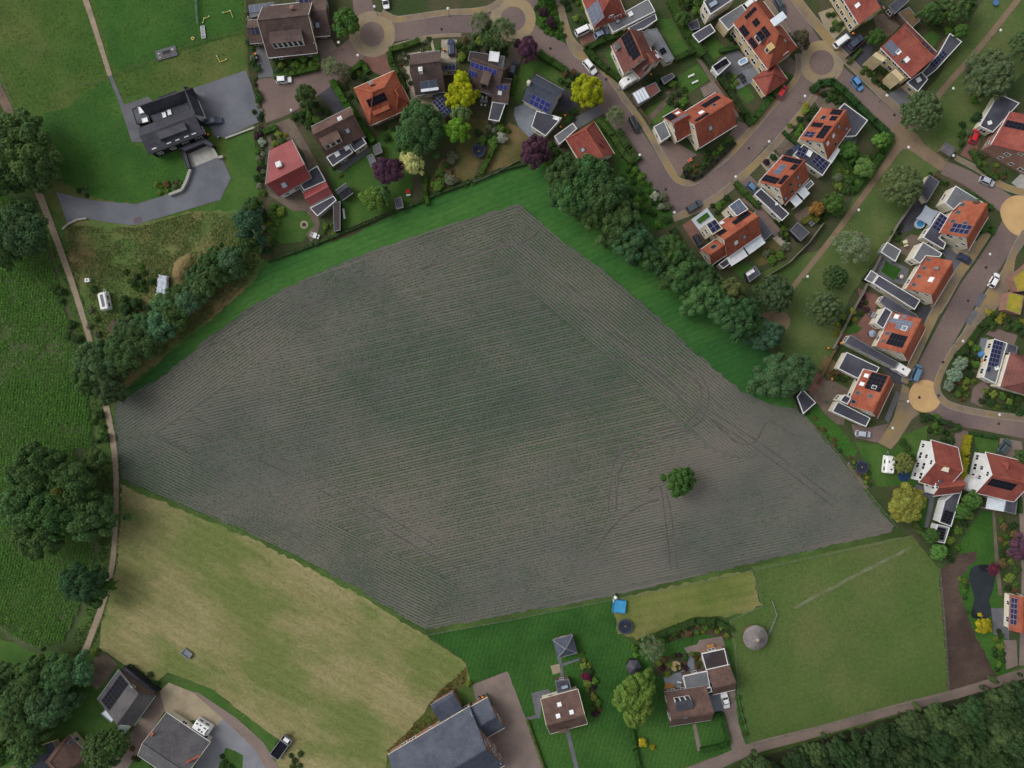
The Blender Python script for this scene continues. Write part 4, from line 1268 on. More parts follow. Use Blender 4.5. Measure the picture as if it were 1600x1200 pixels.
        vs, f = box(Vector((base.x, base.y, base.z - 0.6)), u * (x1 - x0), hd * dep, Vector((0, 0, topz - base.z + 0.6)))
        d = part('dormer', vs, f, front or WHITE, self.root)
        e = 0.2
        vs, f = box(Vector((base.x, base.y, topz)) - u * e - hd * e, u * (x1 - x0 + 2 * e), hd * (dep + e), Vector((0, 0, 0.14)))
        part('dormer_roof', vs, f, roof or BITUMEN, d)
        hgt = topz - base.z - 0.35
        ww = x1 - x0
        k = max(1, int(ww / 1.3))
        uu = u if u.cross(Vector((0, 0, 1))).dot(hd) < 0 else -u
        st = base if uu is u else base + u * ww
        if hgt > 0.5:
            for i in range(k):
                w1 = ww / k
                wi = placed('window', WPANE, d, Vector((st.x, st.y, base.z + 0.2)) + uu * (i * w1 + w1 * 0.1) - hd * 0.004, uu, Vector((0, 0, 1)), w1 * 0.8, hgt)
        if pv:
            for i in range(pv[0]):
                for j in range(pv[1]):
                    w, h = ww / pv[0], dep / pv[1]
                    org = Vector((base.x, base.y, topz + 0.16)) + u * (i * w) + hd * (j * h)
                    if u.cross(hd).z > 0:
                        placed('solar_panel', PV[pv[2]], d, org, u, hd, w - 0.04, h - 0.04)
                    else:
                        placed('solar_panel', PV[pv[2]], d, org + u * (w - .04), -u, hd, w - 0.04, h - 0.04)
        return d

    def flat(self, pts, h, roof=None, rim=WHITE, wall=None, windows=True, rimw=0.19, z0=0.0, name='flat_roof'):
        """Flat-roofed block from the photo corners of its roof edge at height h."""
        w = [tuple(W(x, y, h)[:2]) for x, y in pts]
        if area2(w) < 0:
            w.reverse()
        wi = inset(w, 0.12)
        vs, f = poly_walls(wi, z0, h - 0.1)
        part('annex_wall', vs, f, wall or CREAM, self.root)
        n = len(w)
        i2 = inset(w, rimw)
        r = part(name, [(x, y, h - 0.02) for x, y in i2], [tuple(range(n))], roof or BITUMEN, self.root)
        vs = [(x, y, h - 0.25) for x, y in w] + [(x, y, h + 0.1) for x, y in w] + [(x, y, h + 0.1) for x, y in i2] + [(x, y, h - 0.25) for x, y in i2]
        fs = []
        for i in range(n):
            j = (i + 1) % n
            fs += [(i, j, n + j, n + i), (n + i, n + j, 2 * n + j, 2 * n + i), (2 * n + i, 2 * n + j, 3 * n + j, 3 * n + i), (3 * n + i, 3 * n + j, j, i)]
        part('roof_edge', vs, fs, rim or LEADM, r)
        if windows:
            for i in range(n):
                wall_openings(self.root, wi[i], wi[(i + 1) % n], z0, h - 0.25, self.seed + i, 3.4)
            self.seed += n
        r['h'] = h
        return r

    def flat_panels(self, r, q, nx, ny, kind='black', tilt=True):
        """Panels on a flat roof: q = three photo corners a, b (along), c (across)."""
        h = r['h'] + 0.12
        a, b, c = W(*q[0], h), W(*q[1], h), W(*q[2], h)
        ux, L = (b - a).normalized(), (b - a).length
        vy = Vector((-ux.y, ux.x, 0))
        D = (c - b).dot(vy)
        if D < 0:
            a, ux, D = b, -ux, -D
            vy = -vy
        for i in range(nx):
            for j in range(ny):
                w, d = L / nx, D / ny
                up = (vy + Vector((0, 0, 0.16 if tilt else 0))).normalized()
                placed('solar_panel', PV[kind], r, a + ux * i * w + vy * j * d, ux, up, w - 0.04, d * (0.9 if tilt else 0.98))

    def flat_sky(self, r, px, py, w=1.0, d=1.0, rot=0, kind='dome'):
        p = W(px, py, r['h'] + 0.02)
        a = math.radians(rot)
        u, v = Vector((math.cos(a), math.sin(a), 0)), Vector((-math.sin(a), math.cos(a), 0))
        placed('skylight', SKYL[kind], r, p - u * w / 2 - v * d / 2, u, v, w, d, 2.2)

    def awning(self, A, B, Cc, h, m=POLY, strips=5, frame=WHITE):
        """Glazed veranda roof of separate sheets between rafters, on posts."""
        a, b, c = W(*A, h), W(*B, h), W(*Cc, h)
        u, L = (b - a).normalized(), (b - a).length
        v = Vector((-u.y, u.x, 0))
        D = (c - b).dot(v)
        fr = [bar(a, a + u * L, .07), bar(a + v * D, a + v * D + u * L, .07)]
        for i in range(strips + 1):
            x = a + u * (L * i / strips) + Vector((0, 0, 0.06))
            fr.append(bar(x, x + v * D, .06))
        for k in (0, L):
            for y in (0, D):
                p = a + u * k + v * y
                fr.append(bar((p.x, p.y, 0), (p.x, p.y, h), .06))
        V, F = join(*fr)
        vr = part('veranda', V, F, frame, self.root)
        for i in range(strips):
            w = L / strips
            vs, f = box(a + u * (i * w + .06) + Vector((0, 0, 0.02)), u * (w - .12), v * D, Vector((0, 0, 0.04)))
            part('glass_sheet', vs, f, m, vr)

def shed(phrase, label, pts, h, roof, rim=None, wall=TIMBER, name='garden_shed', ridge=None, mark=False, group=None):
    cx, cy = sum(p[0] for p in pts) / len(pts), sum(p[1] for p in pts) / len(pts)
    hs_ = House(name, phrase, label, cx, cy, 'shed', group)
    if not mark:
        LAND.pop()
    if ridge:
        hs_.gable(pts[0], pts[1], pts[2], h, h + ridge, roof, wall, over=0.2, windows=False)
        hs_.roofref = None
    else:
        hs_.roofref = hs_.flat(pts, h, roof, rim or LEADM, wall, windows=False, rimw=0.2)
    return hs_
# ------------------------------------------------------------------ buildings, read off the photo plot by plot
# black estate house
h = House('estate_house', 'black-roofed estate house', 'large black-roofed country house with courtyard between grey drive and green lawn', 262, 190)
g = h.gable((232, 241), (318, 209), (293, 172), 4.0, 5.5, BLACKT, BLACKW, gutter=DKMETAL, fr=0.62, cap=False)
V, F = box(W(253, 221, 4.6), W(296, 205, 4.6) - W(253, 221, 4.6), (W(248, 210, 4.6) - W(253, 221, 4.6)), Vector((0, 0, 1.3)))
part('roof_lantern', V, F, BLACKT, g.roof)
for x, y in ((245, 238), (268, 229), (281, 224), (295, 219), (306, 214)):
    h.sky(g, 0, x, y + 2, 1.2, 0.3, 'dome')
g = h.gable((228, 179), (306, 152), (301, 137), 3.2, 5.6, BLACKT, BLACKW, gutter=DKMETAL)
h.flat([(248, 152), (275, 142), (278, 152), (251, 162)], 3.0, BITUMEN, DKMETAL, BLACKW, windows=False)
g = h.gable((300, 138), (318, 182), (305, 188), 3.3, 5.8, BLACKT, WHITE, gutter=DKMETAL)
r = h.flat([(206, 170), (229, 161), (235, 191), (213, 194)], 2.8, BITBROWN, DKMETAL, BLACKW)
h.flat_sky(r, 222, 172, 1.6, 1.8, 15); h.flat_sky(r, 227, 188, 1.5, 1.2, 15)
r = h.flat([(234, 180), (296, 158), (300, 172), (240, 192)], 2.9, BITUMEN, DKMETAL, BLACKW, windows=False)
h.flat_sky(r, 257, 180, 1.0, 1.4, 15); h.flat_sky(r, 265, 176, 1.0, 1.4, 15)
h.flat([(281, 232), (288, 229), (298, 262), (292, 264)], 1.2, BITUMEN, DKMETAL, BLACKW, windows=False)
h.flat([(278, 232), (320, 216), (334, 226), (330, 230), (318, 224), (290, 236)], 2.4, BITUMEN, DKMETAL, BLACKW, windows=False)

# brown house with carport at the top
h = House('detached_house', 'brown house with white dormer', 'brown-tiled house with white-fronted dormer and carport beside the brick court', 445, 45)
g = h.gable((419, 90), (496, 82), (488, 2), 3.2, 9.2, BROWNT, BBRICK, gutter=WHITE, verge=CREAM)
h.dormer(g, 0, (429, 76), (470, 46), BROWNT, WHITE)
h.chimney(g, 1, 458, 15, 0.7, 1.2)
g2 = h.gable((492, 57), (516, 55), (507, -10), 2.7, 5.0, BROWNT, BBRICK, gutter=WHITE, cap=False)
h.sky(g2, 0, 496, 39, 1.1, 1.4, 'glass')
g3 = h.gable((390, 68), (412, 66), (404, 30), 2.8, 4.6, BROWNT, BBRICK)
h.pan(g3, 0, [(390, 34), (402, 33), (404, 52), (394, 54)], 2, 3, 'navy')
r = h.flat([(389, 8), (428, 3), (430, 20), (391, 28)], 2.9, BITGREY, LEADM, BBRICK)
h.flat_panels(r, [(390, 20), (424, 16), (422, 5)], 4, 1, 'grey')
r = h.flat([(462, -28), (508, -34), (510, 8), (464, 14)], 3.0, BITUMEN, LEADM, BBRICK)
h.flat_panels(r, [(468, 8), (506, 4), (503, -14)], 5, 2, 'navy')

# rust-brown house with two flat annexes
h = House('detached_house', 'rust-brown house with skylit annex', 'rust-brown tiled house with dormer and dark flat annex holding two skylights', 525, 215)
g = h.gable((509, 244), (571, 213), (542, 170), 3.2, 8.2, RUSTT, BBRICK, gutter=ALU)
h.dormer(g, 0, (510, 234), (526, 204), RUSTT, CREAM)
h.sky(g, 0, 543, 204, 1.1, 1.4); h.chimney(g, 1, 532, 187, 1.0, 0.6, WHITE)
r = h.flat([(510, 246), (544, 225), (552, 238), (520, 260)], 3.0, BITUMEN, WHITE, BBRICK)
h.flat_sky(r, 527, 241, 1.3, 1.3, 30); h.flat_sky(r, 542, 231, 1.3, 1.3, 30)
r = h.flat([(545, 224), (564, 211), (573, 224), (554, 237)], 3.1, BITUMEN, WHITE, YBRICK)
h.flat_panels(r, [(552, 226), (566, 217), (562, 212)], 3, 1, 'black')

# red metal barn house
h = House('barn_house', 'red metal-roofed house', 'red metal-roofed barn house with white chimney beside the flower border', 450, 268)
rv = [W(421, 235, 4.0), W(456, 218, 4.0), W(476, 257, 8.6), W(415, 288, 8.6), W(436, 308, 3.6), W(487, 278, 3.6)]
lo_ = [p - Vector((0, 0, 0.2)) for p in rv]
rf = part('roof', rv + lo_, [(0, 3, 2, 1), (3, 4, 5, 2), (6, 7, 8, 9), (9, 8, 11, 10), (0, 1, 7, 6), (1, 2, 8, 7), (2, 5, 11, 8), (5, 4, 10, 11), (4, 3, 9, 10), (3, 0, 6, 9)], REDMETAL, h.root)
wb = [W(424, 238, 4.0), W(455, 222, 4.0), W(484, 277, 3.6), W(437, 304, 3.6)]
wv = [Vector((p.x, p.y, 0)) for p in wb] + [Vector((p.x, p.y, 3.3)) for p in wb]
ra, rb = rv[3].lerp(rv[2], 0.12) - Vector((0, 0, .4)), rv[3].lerp(rv[2], 0.9) - Vector((0, 0, .4))
part('wall', wv + [ra, rb], [(0, 1, 5, 4), (2, 3, 7, 6), (3, 0, 4, 8, 7), (1, 2, 6, 9, 5)], WHITE, h.root)
V, F = bar(rv[3], rv[2], 0.1)
part('ridge_cap', V, F, REDMETAL, rf)
for (i, j) in ((0, 3), (3, 4), (4, 5), (5, 2), (2, 1)):
    V, F = bar(rv[i], rv[j], 0.09)
    part('roof_edge', V, F, ALU, rf)
p = W(438, 258, 7.3)
V, F = box(p - Vector((0.7, 0.9, 1.5)), (1.3, 0.5, 0), (-0.4, 1.3, 0), (0, 0, 2.4))
part('chimney', V, F, WHITE, rf)
p = W(446, 291, 6.0)
V, F = box(p - Vector((.6, .5, .2)), (1.1, .5, -.1), (-.4, .9, .9), (0, 0, .15))
part('skylight', V, F, SKYGL, rf)
wall_openings(h.root, W(437, 304, 3.6), W(484, 277, 3.6), 0, 3.3, 4, 2.4)
r = h.flat([(484, 266), (496, 259), (509, 283), (475, 298), (470, 290)], 2.9, BITUMEN, WHITE, GREYWALL)

# red outbuilding with solar strip below it
h = House('outbuilding', 'red outbuilding with solar strip', 'red-roofed outbuilding with dark solar strip joined to the grey lean-to', 500, 312, 'outbuilding')
g = h.gable((484, 322), (520, 303), (508, 283), 2.7, 4.4, REDMETAL, WHITE, fr=0.42, gutter=ALU)
h.pan(g, 1, [(481, 306), (510, 291), (515, 302), (485, 316)], 7, 2, 'navy')
r = h.flat([(484, 325), (521, 306), (526, 313), (496, 338)], 2.5, BITUMEN, WHITE, GREYWALL)
r = h.flat([(469, 294), (478, 290), (484, 306), (478, 312)], 2.4, BITGREY, ALU, GREYWALL)
h = shed('', 'grey double-pitched shed right of the red outbuilding', [(524, 298), (541, 286), (541, 308)], 2.3, BLACKT, ridge=1.2)
h = shed('', 'long narrow black shed behind the red outbuilding garden', [(520, 318), (532, 314), (532, 360), (522, 362)], 2.2, BITBROWN, wall=BLACKW)
h = shed('', 'small grey shed with pale front near the field fence', [(616, 311), (627, 307), (631, 324), (619, 327)], 2.2, BITUMEN)
h = shed('', 'small weathered shed beside the dark purple tree', [(582, 230), (593, 222), (598, 238), (586, 243)], 2.2, GREYT, wall=BBRICK)
h = shed('', 'grey glass-sided store left of the purple tree', [(573, 244), (582, 240), (588, 252), (580, 262)], 2.0, BITGREY, wall=GREYWALL)

# orange hipped house
h = House('detached_house', 'orange hipped house', 'bright orange hipped-roof house with black solar panels on its upper slope', 593, 152)
g = h.gable((578, 196), (642, 168), (610, 113), 3.0, 8.2, ORANGE, RBRICK, hip=(4.2, 4.2), gutter=CREAM, cap=ORANGE)
h.dormer(g, 0, (586, 182), (606, 164), ORANGE, ORANGE, rise=0.1)
h.pan(g, 0, [(572, 156), (600, 144), (606, 156), (577, 168)], 6, 2, 'black')
h.chimney(g, 1, 581, 133, 0.8, 1.4, GREYWALL)
g2 = h.gable((627, 132), (643, 164), (618, 172), 3.0, 6.4, ORANGE, RBRICK, hip=(2.2, 2.2))

# speckled brown house
h = House('detached_house', 'speckled brown house', 'speckled dark brown house with white chimney and rear thermal collectors', 666, 115)
g = h.gable((649, 149), (696, 143), (688, 79), 3.2, 9.0, SPECKT, CREAM, gutter=ALU)
h.pan(g, 0, [(656, 128), (682, 123), (684, 135), (658, 139)], 2, 1, 'grey')
h.dormer(g, 0, (660, 146), (684, 137), POLY, WHITE)
h.chimney(g, 0, 658, 112, 0.9, 1.5, WHITE)
r = h.flat([(642, 86), (684, 80), (685, 85), (643, 92)], 3.0, BITGREY, LEADM, CREAM)
r = h.flat([(688, 100), (712, 99), (713, 111), (690, 112)], 2.6, BITUMEN, LEADM, CREAM)
h.flat_panels(r, [(695, 109), (712, 108), (711, 101)], 3, 1, 'navy')
h2 = House('solar_canopy', 'solar canopy', 'terrace canopy of dark framed solar panels behind the speckled brown house', 692, 165, 'canopy')
r = h2.flat([(676, 149), (696, 144), (709, 172), (695, 187)], 2.7, DKMETAL, DKMETAL, TIMBER, windows=False)
h2.flat_panels(r, [(694, 182), (706, 172), (692, 146)], 3, 5, 'navy', False)

# dark brown house with blue panels
h = House('detached_house', 'dark brown house with blue panels', 'dark brown house with blue solar panels behind the bright yellow tree', 763, 112)
g = h.gable((728, 134), (777, 151), (788, 104), 3.2, 8.4, BROWNT, BBRICK, gutter=ALU, fr=0.62)
h.pan(g, 0, [(730, 97), (778, 106), (776, 114), (730, 107)], 6, 1, 'blue')
h.pan(g, 0, [(729, 108), (746, 111), (745, 121), (728, 118)], 3, 1, 'blue')
h.dormer(g, 0, (752, 138), (768, 114), BROWNT, BBRICK)
r = h.flat([(734, 80), (789, 88), (786, 106), (731, 95)], 5.0, BITBROWN, LEADM, BBRICK)
h.flat_sky(r, 772, 89, 2.6, 2.6, -8)
g2 = h.gable((768, 158), (794, 162), (799, 124), 3.0, 5.4, BROWNT, BBRICK, fr=0.6)
h.pan(g2, 0, [(775, 129), (793, 132), (793, 141), (775, 139)], 3, 1, 'blue'); h.sky(g2, 0, 781, 145, 1.0, 1.0, 'dome')
r = h.flat([(769, 159), (790, 162), (780, 190), (763, 187)], 2.8, BITUMEN, WHITE, BBRICK)

# steel-blue house
h = House('detached_house', 'steel-blue house', 'steel-blue roofed house with bright blue solar panels and grey round terrace', 848, 152)
g = h.gable((816, 156), (860, 180), (882, 141), 3.2, 7.6, SLATE, CREAM, gutter=ALU)
h.pan(g, 0, [(832, 145), (861, 162), (854, 177), (826, 161)], 4, 2, 'blue')
h.chimney(g, 0, 826, 131, 0.7, 1.1, CREAM)
r = h.flat([(838, 173), (878, 184), (852, 213), (830, 198)], 2.9, BITUMEN, WHITE, CREAM)
h.flat_sky(r, 869, 185, 1.6, 1.0, -20)

# red gable house half under the big trees
h = House('detached_house', 'red-roofed house under the big trees', 'red-tiled house half hidden below large dark trees with grey flat carport', 920, 225)
g = h.gable((884, 217), (916, 268), (966, 250), 3.0, 8.0, REDT, CREAM, hip=(2.0, 0), gutter=CREAM, cap=ORANGE)
h.sky(g, 0, 911, 234, 1.0, 1.2)
V, F = join((lambda b, e: ([b, e, b.lerp(e, .5) + Vector((0, 0, 1.2)), b.lerp(e, .5) + Vector((-1.6, .9, 1.2))], [(0, 1, 2), (1, 3, 2), (0, 2, 3)]))(W(936, 226, 5.6), W(944, 232, 5.6)))
part('dormer', V, F, REDT, h.root)
r = h.flat([(866, 213), (895, 192), (902, 201), (874, 226)], 2.7, BITGREY, WHITE, GREYWALL)

# top red house with grey solar
h = House('detached_house', 'red house with grey solar roof', 'red-tiled house with grey solar slope and wide grey flat roof at top edge', 955, 15)
g = h.gable((908, -6), (928, 45), (976, 18), 3.2, 8.4, REDT, CREAM, hip=(0, 3.0), gutter=CREAM, cap=ORANGE)
h.pan(g, 0, [(916, 14), (934, 2), (946, 26), (928, 42)], 5, 3, 'grey')
r = h.flat([(948, 34), (1013, -2), (1024, 18), (958, 51)], 3.0, BITGREY, WHITE, CREAM)
h.flat_sky(r, 985, 22, 1.2, 1.2, 30); h.flat_sky(r, 965, 33, 1.2, 1.2, 30, 'glass')
r = h.flat([(980, 44), (1024, 21), (1027, 31), (1006, 45), (990, 50)], 2.4, BITUMEN, WHITE, BBRICK)

# maroon house with black solar
h = House('detached_house', 'maroon house with black solar', 'maroon-tiled two-part house with black solar field beside the tall hedge', 995, 80)
g = h.gable((955, 71), (975, 115), (1020, 84), 4.6, 9.4, MAROON, CREAM, gutter=WHITE, cap=ORANGE)
h.pan(g, 0, [(968, 60), (983, 48), (999, 76), (986, 86)], 4, 3, 'black'); h.pan(g, 0, [(984, 84), (1000, 78), (1004, 84), (990, 94)], 2, 3, 'black')
h.dormer(g, 0, (958, 74), (970, 74), GREYT, WHITE)
g2 = h.gable((988, 108), (1000, 122), (1040, 98), 4.0, 7.6, MAROON, CREAM, gutter=WHITE, cap=ORANGE)
h.dormer(g2, 0, (1003, 112), (1012, 102), BITGREY, WHITE); h.sky(g2, 1, 1027, 88, 1.2, 1.2, 'dome')
r = h.flat([(1008, 47), (1026, 44), (1054, 92), (1040, 98), (1022, 72)], 3.0, BITGREY, LEADM, CREAM)
h.flat_panels(r, [(1034, 86), (1042, 81), (1036, 74)], 2, 2, 'black')
r = h.flat([(1002, 50), (1012, 48), (1024, 66), (1010, 74)], 4.8, GREYT, LEADM, CREAM)
h = shed('', 'half-glazed maroon garden shed right of the parked white caravan', [(987, 146), (1024, 128), (1032, 142), (998, 166)], 2.4, MAROON, wall=TIMBER, mark=False)
h.awning((988, 146), (1006, 136), (1016, 152), 2.75, POLY, 4, ALU)
h = shed('', 'small dark flat shed behind the maroon shed', [(1032, 122), (1050, 114), (1055, 120), (1038, 132)], 2.3, BITUMEN, wall=BLACKW)

# white-rimmed flat house at the top and the grey one below it
h = House('flat_roofed_house', 'white-rimmed flat-roofed house', 'white-rimmed dark flat-roofed house cut by the top edge of the picture', 1120, 2)
r = h.flat([(1099, 2), (1130, -20), (1150, -4), (1110, 23)], 5.6, BITUMEN, WHITE, CREAM)
h.flat_sky(r, 1114, 6, 2.6, 1.4, 32, 'glass')
h = House('terraced_house', 'large orange house with rooftop boxes', 'large orange-roofed double house with many black panels and white rooftop dormers', 1193, 55)
g = h.gable((1146, 36), (1200, 109), (1246, 74), 5.4, 10.4, ORANGE2, YBRICK, hip=(0.0, 5.0), gutter=WHITE, cap=ORANGE, every=2.6)
h.pan(g, 0, [(1161, 25), (1181, 12), (1185, 16), (1166, 28)], 1, 5, 'black'); h.pan(g, 0, [(1154, 44), (1163, 39), (1172, 52), (1164, 59)], 3, 2, 'black')
h.pan(g, 0, [(1174, 34), (1183, 28), (1189, 36), (1181, 42)], 2, 2, 'black'); h.pan(g, 0, [(1168, 63), (1175, 58), (1185, 71), (1179, 77)], 3, 2, 'black')
h.dormer(g, 0, (1178, 58), (1196, 60), BITUMEN, WHITE, pv=(2, 2, 'black')); h.pan(g, 0, [(1188, 45), (1195, 40), (1205, 54), (1199, 59)], 3, 2, 'black')
h.dormer(g, 0, (1194, 78), (1210, 74), mat('straw_roof_sheet', (196, 172, 120), (184, 160, 110), 0.6), WHITE)
h.dormer(g, 1, (1201, 34), (1218, 40), POLY, WHITE); h.sky(g, 1, 1216, 52, 1.0, 1.3, 'dark'); h.sky(g, 1, 1225, 64, 1.0, 1.2, 'glass')
r = h.flat([(1123, 30), (1159, 7), (1168, 19), (1138, 48)], 4.0, BITGREY, WHITE, YBRICK)
h = House('garage', 'hipped red garage', 'red hipped-roof garage standing below the large orange double house', 1198, 124, 'garage')
g = h.gable((1176, 122), (1196, 150), (1222, 112), 3.0, 5.6, REDT, YBRICK, hip=(2.5, 3.2), cap=REDT, gutter=CREAM)
h = shed('', 'narrow dark shed with white roof edge along the tall hedge', [(1081, 54), (1110, 37), (1118, 49), (1092, 67)], 2.4, BITUMEN, WHITE, BLACKW)
h = shed('', 'small black garden shed above the white-edged narrow shed', [(1074, 38), (1090, 29), (1094, 44), (1080, 48)], 2.2, BLACKT, wall=BLACKW)
h = shed('', 'white garden shed with four panels on its roof', [(1112, 104), (1133, 89), (1142, 99), (1122, 118)], 2.4, BITGREY, WHITE, WHITE)
h.flat_panels(h.roofref, [(1118, 110), (1139, 98), (1133, 92)], 2, 2, 'black')

# orange house with small orange wing
h = House('detached_house', 'orange house with silver solar wing', 'orange-tiled house with white skylights and a lower wing of silver solar panels', 1105, 185)
g = h.gable((1093, 231), (1151, 195), (1119, 144), 4.0, 9.2, ORANGE2, CREAM, gutter=WHITE, cap=ORANGE)
h.pan(g, 1, [(1096, 164), (1122, 149), (1127, 154), (1100, 169)], 7, 1, 'black'); h.pan(g, 1, [(1086, 188), (1106, 175), (1109, 180), (1090, 192)], 5, 1, 'black')
h.sky(g, 1, 1096, 176, 1.3, 1.3, 'dome'); h.sky(g, 0, 1110, 200, 1.1, 1.4); h.sky(g, 1, 1116, 164, 0.9, 1.1, 'dark')
g2 = h.gable((1058, 221), (1082, 207), (1062, 168), 3.6, 7.6, ORANGE2, CREAM, gutter=WHITE, cap=ORANGE)
h.pan(g2, 1, [(1049, 191), (1078, 174), (1082, 180), (1054, 197)], 5, 1, 'grey'); h.pan(g2, 1, [(1037, 183), (1050, 176), (1058, 183), (1047, 190)], 3, 2, 'black'); h.sky(g2, 1, 1059, 177, 1.1, 1.1, 'dome')
r = h.flat([(1021, 198), (1038, 189), (1048, 212), (1033, 222)], 2.7, BITGREY, WHITE, CREAM)

# orange row along the diagonal street
h = House('detached_house', 'orange house with two white skylights', 'orange-roofed house with white skylights and white-edged dark rear annex', 1290, 205)
g = h.gable((1249, 217), (1284, 168), (1330, 199), 3.6, 9.0, ORANGE, CREAM, gutter=WHITE, cap=ORANGE)
h.pan(g, 0, [(1297, 178), (1302, 170), (1318, 173), (1312, 181)], 2, 4, 'black'); h.pan(g, 0, [(1299, 181), (1311, 182), (1305, 189), (1296, 188)], 2, 2, 'black'); h.pan(g, 0, [(1267, 195), (1273, 190), (1287, 194), (1281, 202)], 2, 3, 'black')
h.pan(g, 0, [(1274, 215), (1289, 196), (1301, 197), (1286, 217)], 4, 2, 'black'); h.pan(g, 0, [(1255, 214), (1260, 206), (1275, 206), (1271, 215)], 2, 2, 'navy'); h.sky(g, 0, 1287, 184, 1.3, 1.4, 'dark')
for x, y, k in ((1302, 212, 'dome'), (1293, 224, 'dome'), (1310, 198, 'glass'), (1322, 201, 'glass'), (1305, 225, 'dark')):
    h.sky(g, 1, x, y, 0.9, 1.1, k)
r = h.flat([(1311, 170), (1319, 161), (1356, 188), (1337, 213), (1320, 214)], 3.0, BITUMEN, WHITE, CREAM)
r = h.flat([(1239, 242), (1256, 225), (1299, 254), (1285, 275)], 3.0, BITUMEN, WHITE, CREAM)
h.flat_panels(r, [(1244, 241), (1262, 248), (1270, 238)], 3, 2, 'navy', False); h.flat_panels(r, [(1268, 252), (1284, 268), (1292, 254)], 3, 3, 'navy', False); h.flat_sky(r, 1264, 240, 1.3, 1.6, -30)
h.awning((1293, 251), (1307, 230), (1313, 234), 2.8, DOME, 4)

h = House('detached_house', 'orange house with angled black panels', 'orange-roofed house with L-shaped black panel fields and two glass verandas', 1225, 282)
g = h.gable((1186, 284), (1224, 242), (1267, 275), 3.6, 9.0, ORANGE, CREAM, gutter=WHITE, cap=ORANGE)
h.pan(g, 0, [(1220, 250), (1226, 244), (1256, 251), (1251, 258)], 2, 5, 'black'); h.pan(g, 0, [(1234, 264), (1242, 256), (1250, 259), (1240, 267)], 2, 1, 'black')
h.pan(g, 0, [(1189, 282), (1197, 273), (1219, 279), (1213, 288)], 2, 4, 'black'); h.pan(g, 0, [(1216, 287), (1226, 273), (1233, 275), (1222, 289)], 3, 1, 'black'); h.pan(g, 0, [(1208, 271), (1220, 257), (1230, 259), (1217, 274)], 2, 1, 'grey')
for x, y, k in ((1246, 277, 'glass'), (1235, 288, 'dark'), (1249, 289, 'glass'), (1237, 299, 'dark'), (1227, 310, 'glass')):
    h.sky(g, 1, x, y, 0.9, 1.1, k)
r = h.flat([(1178, 304), (1189, 294), (1233, 334), (1222, 345)], 2.9, BITUMEN, WHITE, CREAM)
h.flat_sky(r, 1213, 319, 0.6, 0.6, 0)
h.flat([(1255, 291), (1267, 281), (1272, 287), (1261, 298)], 2.8, BITGREY, WHITE, CREAM, windows=False)
h.awning((1234, 313), (1244, 304), (1253, 315), 2.7, POLY, 4); h.awning((1246, 301), (1255, 292), (1264, 303), 2.7, POLY, 4)

h = House('detached_house', 'orange house with white verandas', 'orange-roofed house with solar dormers and two long white striped verandas', 1145, 362)
g = h.gable((1137, 402), (1189, 366), (1160, 323), 4.0, 9.2, ORANGE, CREAM, gutter=WHITE, cap=ORANGE)
r = h.flat([(1102, 350), (1117, 341), (1129, 357), (1113, 367)], 7.0, BITUMEN, CREAM, CREAM)
h.flat_panels(r, [(1113, 364), (1126, 355), (1117, 343)], 2, 2, 'navy', False)
r = h.flat([(1138, 322), (1155, 310), (1169, 327), (1151, 338)], 7.0, BITUMEN, WHITE, CREAM)
h.flat_panels(r, [(1150, 335), (1165, 326), (1155, 313)], 2, 2, 'grey', False)
h.pan(g, 1, [(1143, 348), (1168, 330), (1174, 334), (1150, 352)], 7, 1, 'black'); h.pan(g, 1, [(1114, 369), (1132, 358), (1137, 361), (1118, 374)], 5, 1, 'black'); h.sky(g, 1, 1127, 348, 1.0, 1.0, 'dome'); h.sky(g, 1, 1140, 338, 1.0, 1.0, 'dark')
h.sky(g, 0, 1150, 379, 1.0, 1.2, 'dome'); h.sky(g, 0, 1163, 370, 1.0, 1.2, 'glass')
g2 = h.gable((1112, 414), (1138, 396), (1118, 374), 3.2, 6.4, ORANGE, CREAM, gutter=WHITE, cap=ORANGE)
h.pan(g2, 1, [(1114, 394), (1125, 388), (1129, 392), (1118, 398)], 2, 1, 'black'); h.sky(g2, 1, 1115, 386, 1.6, 1.6, 'dark')
h.flat([(1122, 413), (1136, 403), (1141, 412), (1130, 420)], 2.9, BITUMEN, WHITE, CREAM)
r = h.flat([(1180, 329), (1208, 364), (1194, 377), (1188, 366)], 2.9, BITUMEN, LEADM, CREAM)
h.awning((1135, 403), (1160, 387), (1169, 399), 2.8, DOME, 6); h.awning((1162, 385), (1187, 367), (1196, 379), 2.8, POLY, 7)
shed('', 'dark-roofed garden shed at the park fence below the grey terrace', [(1234, 360), (1246, 347), (1265, 363), (1251, 377)], 2.4, BITUMEN, wall=BLACKW)
hh = shed('', 'small shed with two pale roof lights near the chestnut tree', [(1165, 426), (1180, 415), (1189, 428), (1171, 441)], 2.3, BITUMEN, wall=BLACKW)
hh.flat_sky(hh.roofref, 1169, 428, 1.1, 0.9, 30); hh.flat_sky(hh.roofref, 1175, 424, 1.1, 0.9, 30)

